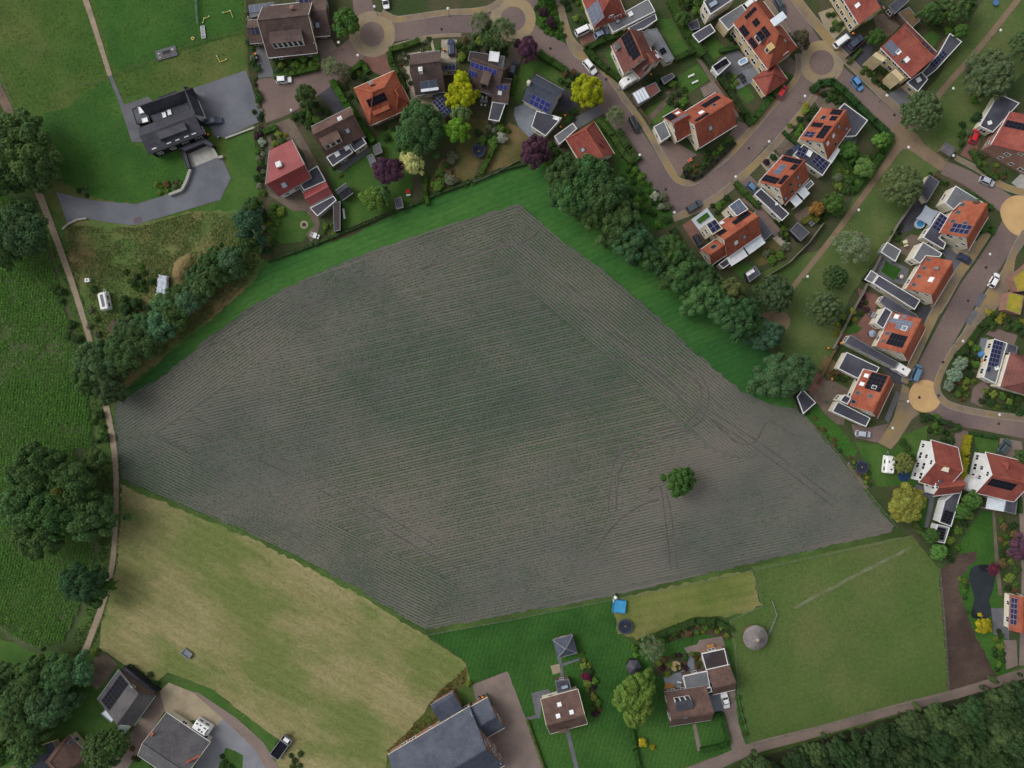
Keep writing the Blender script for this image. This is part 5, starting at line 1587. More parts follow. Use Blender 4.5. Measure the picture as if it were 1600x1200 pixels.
# right-hand row
def row_house(phrase, label, A, B, Cc, he=3.6, hr=8.9, **k):
    cx, cy = (A[0] + Cc[0]) / 2, (A[1] + Cc[1]) / 2
    h = House('row_house', phrase, label, cx, cy, 'house', 'orange-roofed houses along the right-hand street')
    g = h.gable(A, B, Cc, he, hr, ORANGE, CREAM, gutter=WHITE, cap=ORANGE, **k)
    return h, g
h, g = row_house('orange house by the sand circle', 'orange-roofed house with blue panels nearest the upper sand-coloured circle', (1468, 364), (1499, 312), (1547, 334))
h.pan(g, 0, [(1483, 362), (1491, 348), (1520, 353), (1512, 367)], 2, 4, 'navy')
for x, y in ((1504, 320), (1497, 332), (1489, 346), (1508, 349)):
    h.sky(g, 0, x, y, 1.0, 1.2, 'dark')
h.chimney(g, 0, 1524, 316, 0.8, 0.8, BBRICK)
h.flat([(1476, 317), (1493, 290), (1537, 317), (1500, 318), (1490, 328)], 4.4, BITGREY, WHITE, CREAM)
r = h.flat([(1442, 371), (1469, 331), (1486, 343), (1468, 372), (1478, 380), (1474, 390)], 3.0, BITUMEN, WHITE, CREAM)
h.flat_panels(r, [(1456, 356), (1470, 334), (1481, 342)], 4, 2, 'navy'); 
shed('', 'dark flat garden shed beside the round tree in the park', [(1437, 299), (1452, 273), (1468, 284), (1448, 317)], 2.4, BITUMEN, wall=CREAM)

h, g = row_house('orange house with small square roof lights', 'orange-roofed house with four small roof lights and long dark flat annex', (1416, 451), (1447, 400), (1491, 424))
for x, y in ((1451, 406), (1444, 419), (1436, 432), (1428, 445)):
    h.sky(g, 0, x, y, 0.9, 1.1, 'dark')
h.sky(g, 0, 1455, 437, 1.4, 1.2, 'dome'); h.chimney(g, 0, 1461, 420, 0.6, 0.9, ALU)
h.flat([(1426, 404), (1442, 378), (1472, 396), (1468, 402), (1447, 400), (1437, 412)], 4.2, BITGREY, WHITE, CREAM)
r = h.flat([(1364, 443), (1373, 430), (1438, 469), (1429, 484)], 3.0, BITUMEN, WHITE, CREAM)
shed('', 'grey shed with white edge beside the artificial turf', [(1376, 394), (1386, 378), (1408, 391), (1399, 409)], 2.4, BITGREY, WHITE, GREYWALL)
shed('', 'grey ribbed lean-to at the end of the long dark annex', [(1351, 437), (1361, 422), (1372, 429), (1363, 443)], 2.2, BITGREY, WHITE, BLACKW)

h, g = row_house('orange house with silver panels', 'orange-roofed house with rows of silver panels above a black panel field', (1369, 541), (1396, 488), (1446, 514))
h.pan(g, 0, [(1389, 504), (1394, 496), (1429, 503), (1424, 511)], 2, 7, 'grey'); h.pan(g, 0, [(1398, 513), (1401, 507), (1422, 511), (1419, 518)], 1, 5, 'grey'); h.pan(g, 0, [(1408, 497), (1412, 491), (1419, 492), (1416, 498)], 1, 2, 'grey')
h.pan(g, 0, [(1384, 537), (1394, 520), (1420, 526), (1409, 544)], 2, 5, 'black')
h.sky(g, 0, 1401, 495, 1.2, 1.2, 'dome'); h.sky(g, 0, 1413, 513, 1.3, 1.3, 'dome'); h.sky(g, 0, 1387, 521, 1.0, 1.2, 'dark'); h.sky(g, 0, 1380, 533, 1.0, 0.9, 'dark')
h.flat([(1368, 505), (1383, 480), (1394, 487), (1380, 514)], 4.0, BITUMEN, WHITE, CREAM)
h.flat([(1375, 471), (1382, 461), (1432, 492), (1438, 500), (1396, 486), (1384, 480)], 2.9, BITUMEN, LEADM, CREAM)
r = h.flat([(1320, 536), (1329, 523), (1376, 551), (1404, 566), (1398, 576)], 3.0, BITUMEN, LEADM, CREAM)

h, g = row_house('orange house by the ploughed field', 'orange-roofed house with black panel block nearest the ploughed field', (1324, 632), (1350, 577), (1397, 598))
h.pan(g, 0, [(1362, 582), (1388, 587), (1376, 613), (1351, 607)], 4, 4, 'black')
for x, y, k in ((1354, 587, 'dome'), (1347, 600, 'dome'), (1341, 614, 'dark'), (1334, 628, 'dark'), (1360, 619, 'dark'), (1366, 605, 'dome')):
    h.sky(g, 0, x, y, 1.0, 1.2, k)
h.flat([(1309, 576), (1323, 550), (1374, 574), (1370, 582), (1349, 577), (1341, 592)], 3.0, BITUMEN, WHITE, CREAM)
h.flat([(1300, 643), (1309, 627), (1360, 653), (1353, 667)], 3.0, BITUMEN, WHITE, CREAM)
h.flat([(1312, 626), (1320, 616), (1330, 622), (1324, 632)], 4.6, BITUMEN, WHITE, CREAM)
shed('', 'dark flat-roofed shed with white edge beside the field corner tree', [(1245, 620), (1254, 608), (1275, 629), (1255, 647)], 2.6, BITUMEN, WHITE, BLACKW)

# right edge houses
h = House('detached_house', 'dark red hipped house', 'dark red hipped-roof house with solar flat roof at the right edge', 1580, 582)
g = h.gable((1563, 605), (1579, 551), (1650, 572), 4.6, 8.6, MAROON, CREAM, hip=(4.0, 4.0), cap=MAROON, gutter=WHITE)
r = h.flat([(1536, 590), (1554, 529), (1574, 536), (1556, 600)], 3.0, BITGREY, WHITE, CREAM)
h.flat_panels(r, [(1543, 571), (1553, 531), (1568, 535)], 6, 3, 'navy'); h.flat_panels(r, [(1540, 580), (1544, 572), (1550, 574)], 1, 1, 'navy'); h.flat_sky(r, 1557, 575, 1.0, 1.0, 20)
h.flat([(1574, 536), (1590, 541), (1588, 553), (1578, 552), (1572, 551)], 2.8, BITUMEN, LEADM, CREAM)

h = House('detached_house', 'white-gabled red house', 'red-tiled house with wide white gable and long dark solar annex', 1465, 740)
g = h.gable((1436, 753), (1478, 765), (1491, 698), 4.8, 9.2, REDT, WHITE, gutter=WHITE, cap=ORANGE, verge=WHITE, every=2.4)
g2 = h.gable((1458, 775), (1500, 770), (1496, 738), 4.4, 7.6, REDT, WHITE, cap=ORANGE, gutter=WHITE)
h.pan(g2, 0, [(1476, 750), (1484, 738), (1508, 741), (1500, 757)], 4, 2, 'black')
h.chimney(g, 0, 1475, 733, 1.0, 1.0, CREAM); h.dormer(g, 0, (1460, 758), (1470, 750), BITUMEN, CREAM)
r = h.flat([(1505, 759), (1476, 782), (1467, 816), (1486, 823)], 3.0, BITUMEN, WHITE, WHITE)
h.flat_panels(r, [(1470, 814), (1484, 819), (1488, 800)], 2, 4, 'black')
r = h.flat([(1465, 819), (1484, 824), (1476, 849), (1457, 845)], 2.8, BITGREY, WHITE, WHITE)
h.flat_panels(r, [(1461, 841), (1474, 844), (1480, 826)], 2, 4, 'black')

h = House('detached_house', 'white-gabled house with round balcony', 'red-tiled white house with round balcony and black solar strip', 1562, 748)
g = h.gable((1525, 770), (1584, 784), (1596, 720), 4.8, 9.2, REDT, WHITE, gutter=WHITE, cap=ORANGE, verge=WHITE, every=2.2)
h.pan(g, 0, [(1541, 758), (1549, 748), (1590, 755), (1582, 766)], 9, 2, 'black')
V, F = join((lambda b, e: ([b, e, b.lerp(e, .5) + Vector((0, 0, 1.6)), b.lerp(e, .5) + Vector((-.4, -2.2, 1.6))], [(0, 1, 2), (1, 3, 2), (0, 2, 3)]))(W(1564, 722, 6), W(1576, 724, 6)))
part('dormer', V, F, REDT, h.root)
c = W(1524, 757, 3.0)
V, F = join(cyl((c.x, c.y, 0), 2.3, 2.9, 20), ring((c.x, c.y, 2.9), 2.2, 2.35, 0.0, 0.9, 20))
part('balcony', V, F, WHITE, h.root)
h.flat([(1572, 782), (1592, 764), (1587, 804), (1568, 799)], 2.9, BITUMEN, LEADM, CREAM)
h.awning((1543, 777), (1572, 782), (1568, 799), 2.8, POLY, 5)

h = House('outbuilding', 'orange outbuilding with solar', 'orange-tiled outbuilding with solar panels on stilts beside the pond terrace', 1585, 958, 'outbuilding')
g = h.gable((1577, 985), (1579, 929), (1604, 930), 2.8, 4.8, ORANGE2, CREAM)
h.pan(g, 0, [(1579, 976), (1580, 934), (1590, 934), (1589, 976)], 5, 2, 'navy')

h = House('detached_house', 'pink-brick house at the right edge', 'pink-brick house with red roof and dark flat annex at upper right edge', 1580, 200)
g = h.gable((1549, 226), (1579, 174), (1650, 215), 5.0, 9.2, REDT, RBRICK, gutter=WHITE, cap=ORANGE, every=2.6)
g_ = g
h.pan(g, 0, [(1570, 194), (1576, 184), (1604, 198), (1598, 208)], 2, 5, 'black')
r = h.flat([(1530, 197), (1560, 146), (1593, 161), (1551, 207)], 3.0, BITUMEN, WHITE, CREAM)
h.flat_sky(r, 1546, 192, 1.0, 1.0, 20)

# top right terraces
h = House('terraced_house', 'yellow-brick terrace at the top', 'yellow-brick terrace with red roof and dark rear panels cut by the top edge', 1335, 10)
g = h.gable((1300, -30), (1342, 38), (1382, 14), 5.4, 9.6, REDT, YBRICK, gutter=WHITE, cap=ORANGE, every=2.0)
h.pan(g, 1, [(1354, 10), (1378, -4), (1370, -16), (1346, -2)], 3, 3, 'navy'); h.sky(g, 0, 1340, 8, 1.0, 1.2, 'dome')
h.flat([(1388, 10), (1414, -12), (1420, 2), (1398, 22)], 3.0, BITUMEN, LEADM, BBRICK)
h = House('terraced_house', 'yellow-brick terrace with curved gables', 'yellow-brick terrace with white curved eaves, red roof and three panel fields', 1425, 80)
g = h.gable((1376, 74), (1424, 122), (1466, 84), 5.2, 9.6, REDT, YBRICK, gutter=WHITE, cap=ORANGE, every=1.9)
h.pan(g, 0, [(1381, 72), (1392, 62), (1408, 78), (1396, 88)], 4, 2, 'grey'); h.pan(g, 1, [(1402, 56), (1414, 44), (1438, 62), (1424, 76)], 4, 3, 'grey'); h.pan(g, 1, [(1428, 80), (1442, 66), (1462, 84), (1446, 100)], 3, 4, 'navy')
h.sky(g, 0, 1404, 81, 1.1, 1.1, 'dome'); h.sky(g, 0, 1417, 93, 1.2, 1.2, 'dome'); h.sky(g, 0, 1410, 96, 0.8, 1.0, 'dark')
r = h.flat([(1416, 129), (1440, 112), (1450, 124), (1434, 144)], 3.0, BITUMEN, WHITE, YBRICK)
h.flat_sky(r, 1435, 125, 1.2, 1.2, 30)
r = h.flat([(1438, 116), (1466, 84), (1484, 52), (1503, 65), (1462, 110), (1444, 124)], 2.8, BITUMEN, WHITE, BBRICK)
h.flat_panels(r, [(1458, 106), (1480, 84), (1474, 78)], 5, 2, 'navy')
for (A, B) in (((1368, 82), (1384, 92)), ((1398, 108), (1412, 122))):
    V, F = box(W(A[0], A[1], 5.2) - Vector((0, 0, 5.2)), (W(B[0], B[1], 5.2) - W(A[0], A[1], 5.2)), Vector((-1.0, -1.0, 0)), Vector((0, 0, 5.6)))
    part('bay_wall', V, F, YBRICK, h.root)
shed('', 'brown-roofed garden room behind the yellow-brick terraces', [(1403, 20), (1420, 11), (1438, 32), (1424, 45)], 2.6, mat('brown_sheet', (104, 84, 62), (94, 76, 58), 0.5), LEADM, BBRICK)

# ------------------------------------------------------------------ farm buildings along the bottom
h = House('barn', 'grey barn with black solar roof', 'grey sheet-roofed barn with rows of black solar panels in bottom left corner', 195, 1090, 'barn')
g = h.gable((186, 1046), (152, 1093), (206, 1138), 3.6, 6.8, ASBEST, BBRICK, fr=0.72, cap=ASBEST)
h.pan(g, 0, [(158, 1096), (187, 1056), (203, 1069), (171, 1108)], 8, 3, 'black')
r = h.flat([(186, 1046), (196, 1042), (246, 1082), (238, 1090)], 2.6, BITUMEN, DKMETAL, BLACKW, windows=False)
h.flat([(158, 1115), (166, 1107), (182, 1120), (174, 1129)], 2.3, POLY, ALU, GREYWALL, windows=False)
h.flat([(181, 1138), (192, 1128), (205, 1135), (193, 1149)], 2.3, mat('green_sheet', (138, 150, 146), (126, 138, 134), 0.5), ALU, GREYWALL, windows=False)
h = House('farmhouse', 'grey-roofed farmhouse', 'grey-roofed farmhouse with orange ridge tiles beside the white camper', 272, 1158)
g = h.gable((328, 1160), (260, 1114), (212, 1178), 3.0, 7.8, GREYT, CREAM, cap=GREYT, gutter=WHITE, verge=CREAM)
for (a, b) in (((236, 1150), (240, 1144)), ((312, 1180), (286, 1194))):
    V, F = bar(W(*a, 6.6), W(*b, 6.6), 0.22)
    part('ridge_tile', V, F, ORANGE, g.roof)
h = House('cottage', 'blue-grey and pink cottage', 'cottage with pink-brown and blue-grey roof slopes at the bottom edge', 95, 1180)
g = h.gable((108, 1148), (140, 1182), (96, 1222), 3.0, 7.4, RUSTT, YBRICK, cap=RUSTT, hip=(2.0, 2.0))
h.sky(g, 0, 111, 1160, 1.1, 1.3, 'dark')
g = h.gable((82, 1160), (96, 1200), (50, 1222), 2.9, 6.6, SLATE, YBRICK, hip=(1.5, 0), cap=SLATE)

h = House('big_barn', 'large slate barn', 'very large slate-blue roofed barn with brick gable at the bottom edge', 690, 1160, 'barn')
g = h.gable((606, 1180), (734, 1104), (788, 1196), 3.6, 10.4, SLATE, RBRICK, gutter=CREAM, cap=SLATE, every=2.6)
h.gable((688, 1128), (723, 1108), (708, 1082), 3.0, 3.9, SLATE, RBRICK, fr=0.9, cap=False, windows=False)
h = House('barn_annex', 'slate annex of the large barn', 'small slate double-pitched annex on the right side of the large barn', 762, 1120, 'outbuilding')
g = h.gable((734, 1106), (762, 1090), (790, 1136), 3.0, 5.4, SLATE, RBRICK, cap=SLATE, gutter=CREAM)
h.gable  # kept simple: one ridge across

h = House('detached_house', 'small brown house on the big lawn', 'brown-tiled house with three roof lights standing alone on the big dark lawn', 880, 1108)
g = h.gable((845, 1093), (903, 1077), (917, 1131), 3.0, 7.6, RUSTT, CREAM, gutter=CREAM, cap=RUSTT, verge=CREAM)
for x, y, k in ((874, 1101, 'dome'), (872, 1119, 'dome'), (893, 1113, 'dome')):
    h.sky(g, 0, x, y, 1.1, 1.1, k)
h.dormer(g, 1, (875, 1142), (886, 1136), RUSTT, BBRICK)
r = h.flat([(867, 1064), (889, 1061), (893, 1078), (871, 1084)], 2.7, BITUMEN, LEADM, BBRICK)
h.flat_sky(r, 882, 1073, 2.0, 1.0, 15, 'glass')
h = House('garden_pavilion', 'square slate pavilion', 'square slate pyramid-roofed garden pavilion on the big dark lawn', 883, 1010, 'pavilion')
g = h.gable((864, 1000), (895, 992), (902, 1020), 2.5, 4.2, SLATE, TIMBER, hip=(2.6, 2.6), cap=LEADM)

h = House('detached_house', 'brown house with white dormer box', 'brown-roofed house with white dormer box and dark patio beside white pickup', 1076, 1106)
g = h.gable((1038, 1082), (1103, 1072), (1111, 1125), 3.0, 8.2, RUSTT, BBRICK, gutter=ALU, cap=RUSTT)
h.dormer(g, 0, (1052, 1090), (1082, 1106), BITUMEN, WHITE, rise=0.3); h.sky(g, 1, 1072, 1118, 1.2, 1.2, 'glass')
g2 = h.gable((1105, 1047), (1140, 1039), (1151, 1077), 2.9, 6.2, RUSTT, BBRICK, gutter=WHITE, cap=RUSTT)
r = h.flat([(1096, 1021), (1132, 1013), (1138, 1039), (1103, 1047)], 2.9, BITBROWN, WHITE, RBRICK)
r = h.flat([(1067, 1056), (1105, 1048), (1110, 1074), (1072, 1080)], 2.8, BITGREY, WHITE, BBRICK)
h.flat([(1100, 1076), (1111, 1073), (1113, 1081), (1103, 1084)], 2.7, BITUMEN, WHITE, BBRICK, windows=False)
# round thatched cone hut in the pasture
c = W(1182, 998, 3.0)
t = thing('cone_hut', 'round hut with pale grey cone roof standing in the green pasture', 'hut', (c.x, c.y, 0))
landmark('round cone-roofed hut', 1182, 998)
V, F = cyl((c.x, c.y, 0), 2.7, 2.3, 24)
part('wall', V, F, TIMBER, t)
n = 40
vs = [(c.x + 3.25 * math.cos(2 * math.pi * i / n), c.y + 3.25 * math.sin(2 * math.pi * i / n), 2.2) for i in range(n)] + [(c.x, c.y, 4.4)]
rr = part('roof', vs, [(i, (i + 1) % n, n) for i in range(n)] + [tuple(reversed(range(n)))], mat('grey_thatch', (122, 116, 114), (108, 102, 102), 0.8, (132, 126, 122), 0.3, fine=3, fineamt=0.2, bump=0.4), t)
V, F = cyl((c.x, c.y, 4.2), 0.5, 0.5, 14, 0.1)
part('roof_tip', V, F, mat('pale_cap', (168, 154, 136), (156, 142, 126), 0.6), rr)
# hexagonal garden house
c = W(991, 1044, 3.0)
t = thing('summer_house', 'dark six-sided summer house behind the light green oak', 'summer house', (c.x, c.y, 0))
vs, fs = cyl((c.x, c.y, 0), 1.7, 2.2, 6)
part('wall', vs, fs, BLACKW, t)
n = 6
vs = [(c.x + 2.1 * math.cos(2 * math.pi * i / n), c.y + 2.1 * math.sin(2 * math.pi * i / n), 2.2) for i in range(n)] + [(c.x, c.y, 3.5)]
part('roof', vs, [(i, (i + 1) % n, n) for i in range(n)] + [tuple(reversed(range(n)))], BLACKT, t)
# ------------------------------------------------------------------ trees, shrubs, hedges
BARK = mat('bark', (84, 74, 64), (70, 62, 54), 2.0, fine=6, fineamt=0.25, rough=0.9)

def ico():
    t = (1 + 5 ** 0.5) / 2
    v = np.array([(-1, t, 0), (1, t, 0), (-1, -t, 0), (1, -t, 0), (0, -1, t), (0, 1, t), (0, -1, -t), (0, 1, -t), (t, 0, -1), (t, 0, 1), (-t, 0, -1), (-t, 0, 1)], float)
    v /= np.linalg.norm(v[0])
    f = [(0, 11, 5), (0, 5, 1), (0, 1, 7), (0, 7, 10), (0, 10, 11), (1, 5, 9), (5, 11, 4), (11, 10, 2), (10, 7, 6), (7, 1, 8), (3, 9, 4), (3, 4, 2), (3, 2, 6), (3, 6, 8), (3, 8, 9), (4, 9, 5), (2, 4, 11), (6, 2, 10), (8, 6, 7), (9, 8, 1)]
    return v, f
IV, IF = ico()

def crown_mesh(name, seed, nl, lr, n, leaf, core=0.9, dome=0.62, ragged=0.12, aspect=0.6, shell=0.95, hue=0.05):
    """Crown of radius about 1, base at z=0: leaf-sized faces spread over many lobes, plus small solid hearts inside the lobes."""
    rs = np.random.RandomState(seed)
    outline = [1 + rs.uniform(-ragged, ragged) for _ in range(9)]
    Cn, R = [], []
    while len(Cn) < nl:
        # sunflower spread with some wobble, so that no part of the crown is left bare
        a = len(Cn) * 2.39996 + rs.normal(0, 0.35)
        rad = np.clip(np.sqrt((len(Cn) + 0.5) / nl) + rs.normal(0, 0.06), 0.02, 1) * shell
        k = (a % (2 * np.pi)) / (2 * np.pi) * 9
        i = int(k) % 9
        o_ = outline[i] * (1 - (k - int(k))) + outline[(i + 1) % 9] * (k - int(k))
        r = rs.uniform(*lr) * (1.15 - 0.35 * rad)
        rad *= max(o_ - r * 0.7, 0.1)
        z = dome * math.sqrt(max(1 - min(rad, 1) ** 2, 0)) * rs.uniform(0.72, 1.05) + 0.06
        Cn.append((rad * math.cos(a), rad * math.sin(a), z))
        R.append(r)
    Cn, R = np.array(Cn), np.array(R)
    pick = rs.choice(nl, n, p=R ** 2 / (R ** 2).sum())
    d = rs.normal(size=(n, 3))
    d[:, 2] = np.abs(d[:, 2]) * 1.0 - 0.25
    d /= np.linalg.norm(d, axis=1, keepdims=True)
    P = Cn[pick] + d * R[pick][:, None] * rs.uniform(0.72, 1.1, (n, 1))
    Nn = d + rs.normal(0, 0.42, (n, 3))
    Nn[:, 2] += 0.9
    Nn /= np.linalg.norm(Nn, axis=1, keepdims=True)
    lt = rs.uniform(0.85, 1.15, nl)          # every branch has its own leaf tone
    lh = rs.normal(0, hue, nl)
    t = lt[pick] * np.clip(rs.normal(1, 0.2, n), 0.5, 1.6)
    T = np.stack([t * (1 + lh[pick] + rs.normal(0, hue * 0.6, n)), t, t * (1 - 0.6 * lh[pick])], 1)
    T = np.clip(T, 0.2, 2.2)
    me = quads_mesh(name, P, Nn, rs.uniform(leaf * 0.6, leaf * 1.35, n), LEAF, T, seed, aspect=aspect)
    if core:
        # rebuild with the hearts appended
        nv = len(me.vertices)
        V = np.empty(nv * 3)
        me.vertices.foreach_get('co', V)
        V = V.reshape(-1, 3)
        cv, tv = [], []
        for c, r, tt in zip(Cn, R, lt):
            cv.append(IV * r * core * rs.uniform(0.85, 1.1, (12, 1)) + c)
            tv.append(np.full((12, 3), tt))
        V2 = np.concatenate([V] + cv)
        T2 = np.concatenate([np.repeat(T, 4, axis=0)] + tv)
        m2 = bpy.data.meshes.new(name)
        nq = nv // 4
        nt = nl * 20
        m2.vertices.add(len(V2))
        m2.vertices.foreach_set('co', V2.reshape(-1))
        li = np.concatenate([np.arange(nv)] + [np.array(IF).reshape(-1) + nv + 12 * i for i in range(nl)]).astype(np.int32)
        m2.loops.add(len(li))
        m2.loops.foreach_set('vertex_index', li)
        m2.polygons.add(nq + nt)
        m2.polygons.foreach_set('loop_start', np.concatenate([np.arange(0, nv, 4), nv + 3 * np.arange(nt)]).astype(np.int32))
        m2.polygons.foreach_set('loop_total', np.concatenate([np.full(nq, 4), np.full(nt, 3)]).astype(np.int32))
        m2.materials.append(LEAF)
        at = m2.attributes.new('tint', 'FLOAT_COLOR', 'POINT')
        at.data.foreach_set('color', np.concatenate([T2, np.ones((len(T2), 1))], 1).reshape(-1).astype(np.float32))
        m2.update(calc_edges=True)
        bpy.data.meshes.remove(me)
        me = m2
    return me

def trunk_mesh(seed):
    """Tapered trunk with five limbs; unit height 1 to the crown base, limbs reach into the crown."""
    r = random.Random(seed)
    parts_ = [cyl((0, 0, 0), 0.075, 1.0, 8, 0.05)]
    for i in range(5):
        a = i * 1.257 + r.uniform(-.3, .3)
        p0 = Vector((0, 0, r.uniform(.7, .95)))
        p1 = Vector((math.cos(a) * .3, math.sin(a) * .3, r.uniform(1.15, 1.5)))
        d = p1 - p0
        s = d.cross(Vector((0, 0, 1))).normalized()
        t = d.cross(s).normalized()
        vs = [p0 + s * .03, p0 + t * .03, p0 - s * .03, p0 - t * .03, p1 + s * .01, p1 + t * .01, p1 - s * .01, p1 - t * .01]
        parts_.append((vs, [(k, (k + 1) % 4, 4 + (k + 1) % 4, 4 + k) for k in range(4)]))
    V, F = join(*parts_)
    return mesh('trunk_mesh', V, F, BARK)
TRUNKS = [trunk_mesh(s) for s in (1, 2, 3)]
KIND = {
    'oak': [crown_mesh('broad_crown', s, 78, (0.11, 0.22), 15000, 0.036, ragged=0.26) for s in (1, 2, 3, 4, 5)],
    'round': [crown_mesh('round_crown', s, 190, (0.075, 0.11), 10000, 0.042, core=0.85, dome=0.8, ragged=0.04, aspect=0.4, hue=0.05) for s in (11, 12, 13)],
    'mid': [crown_mesh('small_crown', s, 34, (0.16, 0.3), 4500, 0.062, ragged=0.24) for s in (21, 22, 23, 24)],
    'wisp': [crown_mesh('loose_crown', s, 60, (0.12, 0.2), 4200, 0.05, core=0.35, dome=0.7, ragged=0.2, aspect=0.22) for s in (31, 32)],
    'bush': [crown_mesh('bush_crown', s, 12, (0.28, 0.46), 900, 0.12, ragged=0.18, dome=0.7) for s in (41, 42, 43, 44, 45)],
    'ball': [crown_mesh('clipped_crown', s, 30, (0.2, 0.28), 1100, 0.09, core=0.9, dome=0.85, ragged=0.03, shell=0.85) for s in (51, 52)],
}
DG, MG, LG, YG = (49, 65, 37), (60, 84, 42), (84, 108, 50), (112, 122, 58)
PUR, YEL, CRM, GRY, TEAL, OLV = (62, 42, 52), (158, 166, 36), (186, 190, 132), (92, 102, 74), (54, 74, 52), (98, 100, 58)
_tr = random.Random(5)
def vary(c, k=0.07):
    b = 1 + _tr.uniform(-k, k)
    return tuple(max(0, min(255, v * b * (1 + _tr.uniform(-0.025, 0.025)))) for v in c)

def tree(px, py, rp, color, kind='oak', ht=None, desc=None, group=None, name='tree', label=None):
    r = rp * S * {'oak': 1.14, 'mid': 1.1, 'round': 1.06}.get(kind, 1.04)
    ht = ht or {'oak': r * 1.25 + 3.0, 'round': r * 1.3 + 2.5, 'mid': r * 1.3 + 1.5, 'wisp': r * 1.3 + 2}.get(kind, r * 1.6)
    r *= (H - ht * 0.55) / H
    p = W(px, py, ht * 0.55)
    t = thing(name, label, 'tree', (p.x, p.y, 0), group, _tr.uniform(0, 6.28), (r, r * (1 if kind in ('round', 'ball') else _tr.uniform(0.84, 1.14)), r))
    if not label:
        auto(t, desc, 'tree', px, py, group)
    cm = _tr.choice(KIND[kind])
    dome = {'round': 0.95}.get(kind, 0.85)
    cb = 0.2 * ht / r
    tk = link('trunk', _tr.choice(TRUNKS), t)
    tk.scale = (0.8, 0.8, cb * 1.15)
    cr = link('crown', cm, t, (0, 0, cb))
    cr.scale = (1, 1, (ht / r - cb) / dome)
    k = (1.3 if kind == 'round' else (1.7 if max(color) < 75 else 1.42)) if max(color) < 112 else (1.2 if max(color) < 135 else 1.12)
    cr.color = C4(tuple(min(255, v * k) for v in vary(color)))
    return t

SHR = []
def shrub(px, py, rp, color, kind='bush', desc=None, ht=None):
    SHR.append((px, py, rp, color, kind, desc, ht))

def make_shrub(px, py, rp, color, kind='bush', desc=None, ht=None, group='garden shrubs'):
    r = rp * S
    z = (ht / r / 1.0) if ht else _tr.uniform(0.9, 1.25)
    p = W(px, py, r * 0.6)
    t = link('shrub', _tr.choice(KIND[kind]), None, (p.x, p.y, 0.02))
    t.scale = (r, r * _tr.uniform(0.85, 1.15), r * z)
    t.rotation_euler = (0, 0, _tr.uniform(0, 6.28))
    t.color = C4(tuple(min(255, v * 1.15) for v in vary(color)))
    auto(t, desc or 'green shrub', 'shrub', px, py, group)
    return t

def hedge(pts, w=1.1, hgt=1.4, color=MG, desc='clipped green hedge', name='hedge', rough=0.1, label=None):
    """Hedge: a solid heart along the photo-grid line, covered in leaf-sized faces."""
    q = [W(x, y, hgt * 0.6) for x, y in pts]
    rs = np.random.RandomState(int(pts[0][0] * 7 + pts[0][1]))
    V, F, P, Nn = [], [], [], []
    for a, b in zip(q, q[1:]):
        d = b - a
        d.z = 0
        L = d.length
        u = d / L
        v = Vector((-u.y, u.x, 0))
        o_ = Vector((a.x, a.y, 0)) - u * w * 0.25
        L += w * 0.5
        vs, fs = box(o_ - v * w * 0.42, u * L, v * w * 0.84, Vector((0, 0, hgt * 0.93)))
        k = len(V)
        V += vs
        F += [tuple(i + k for i in f) for f in fs]
        for area, fn in ((L * w, 0), (L * hgt, 1), (L * hgt, 2)):
            n = int(area * (13 if fn == 0 else 7)) + 2
            s = rs.uniform(0, L, n)
            t = rs.uniform(-.5, .5, n) * w
            z = rs.uniform(0.05, 1, n) * hgt
            bul = 1 + rough * np.sin(s * 1.9 + pts[0][0]) + rs.normal(0, rough * 0.6, n)
            if fn == 0:
                pp = np.array([o_ + u * s[i] + v * t[i] + Vector((0, 0, hgt * bul[i])) for i in range(n)])
                nn = np.tile([0, 0, 1.0], (n, 1))
            else:
                sg = 1 if fn == 1 else -1
                pp = np.array([o_ + u * s[i] + v * (sg * w * .5 * bul[i]) + Vector((0, 0, z[i])) for i in range(n)])
                nn = np.tile([v.x * sg, v.y * sg, 0.3], (n, 1))
            P.append(pp)
            Nn.append(nn + rs.normal(0, 0.45, (n, 3)))
    P, Nn = np.concatenate(P), np.concatenate(Nn)
    Nn /= np.linalg.norm(Nn, axis=1, keepdims=True)
    n = len(P)
    tt = np.clip(rs.normal(1, 0.22, (n, 1)), .45, 1.7) * np.ones((1, 3))
    lq = quads_mesh(name, P, Nn, rs.uniform(0.13, 0.27, n), LEAF, tt, 3)
    base = np.empty(len(lq.vertices) * 3)
    lq.vertices.foreach_get('co', base)
    base = base.reshape(-1, 3)
    nv = len(base)
    me = mesh(name, [tuple(v) for v in base] + [tuple(v) for v in V], [(4 * i, 4 * i + 1, 4 * i + 2, 4 * i + 3) for i in range(n)] + [tuple(j + nv for j in f) for f in F], LEAF)
    at = me.attributes.new('tint', 'FLOAT_COLOR', 'POINT')
    T = np.concatenate([np.repeat(tt, 4, axis=0), np.ones((len(V), 3))])
    at.data.foreach_set('color', np.concatenate([T, np.ones((len(T), 1))], 1).reshape(-1).astype(np.float32))
    bpy.data.meshes.remove(lq)
    ob = link(name, me)
    ob.color = C4(tuple(min(255, v * 1.12) for v in vary(color)))
    mx, my = sum(p[0] for p in pts) / len(pts), sum(p[1] for p in pts) / len(pts)
    if label:
        tag(ob, label, 'hedge')
    else:
        auto(ob, desc, 'hedge', mx, my, 'garden hedges')
    return ob

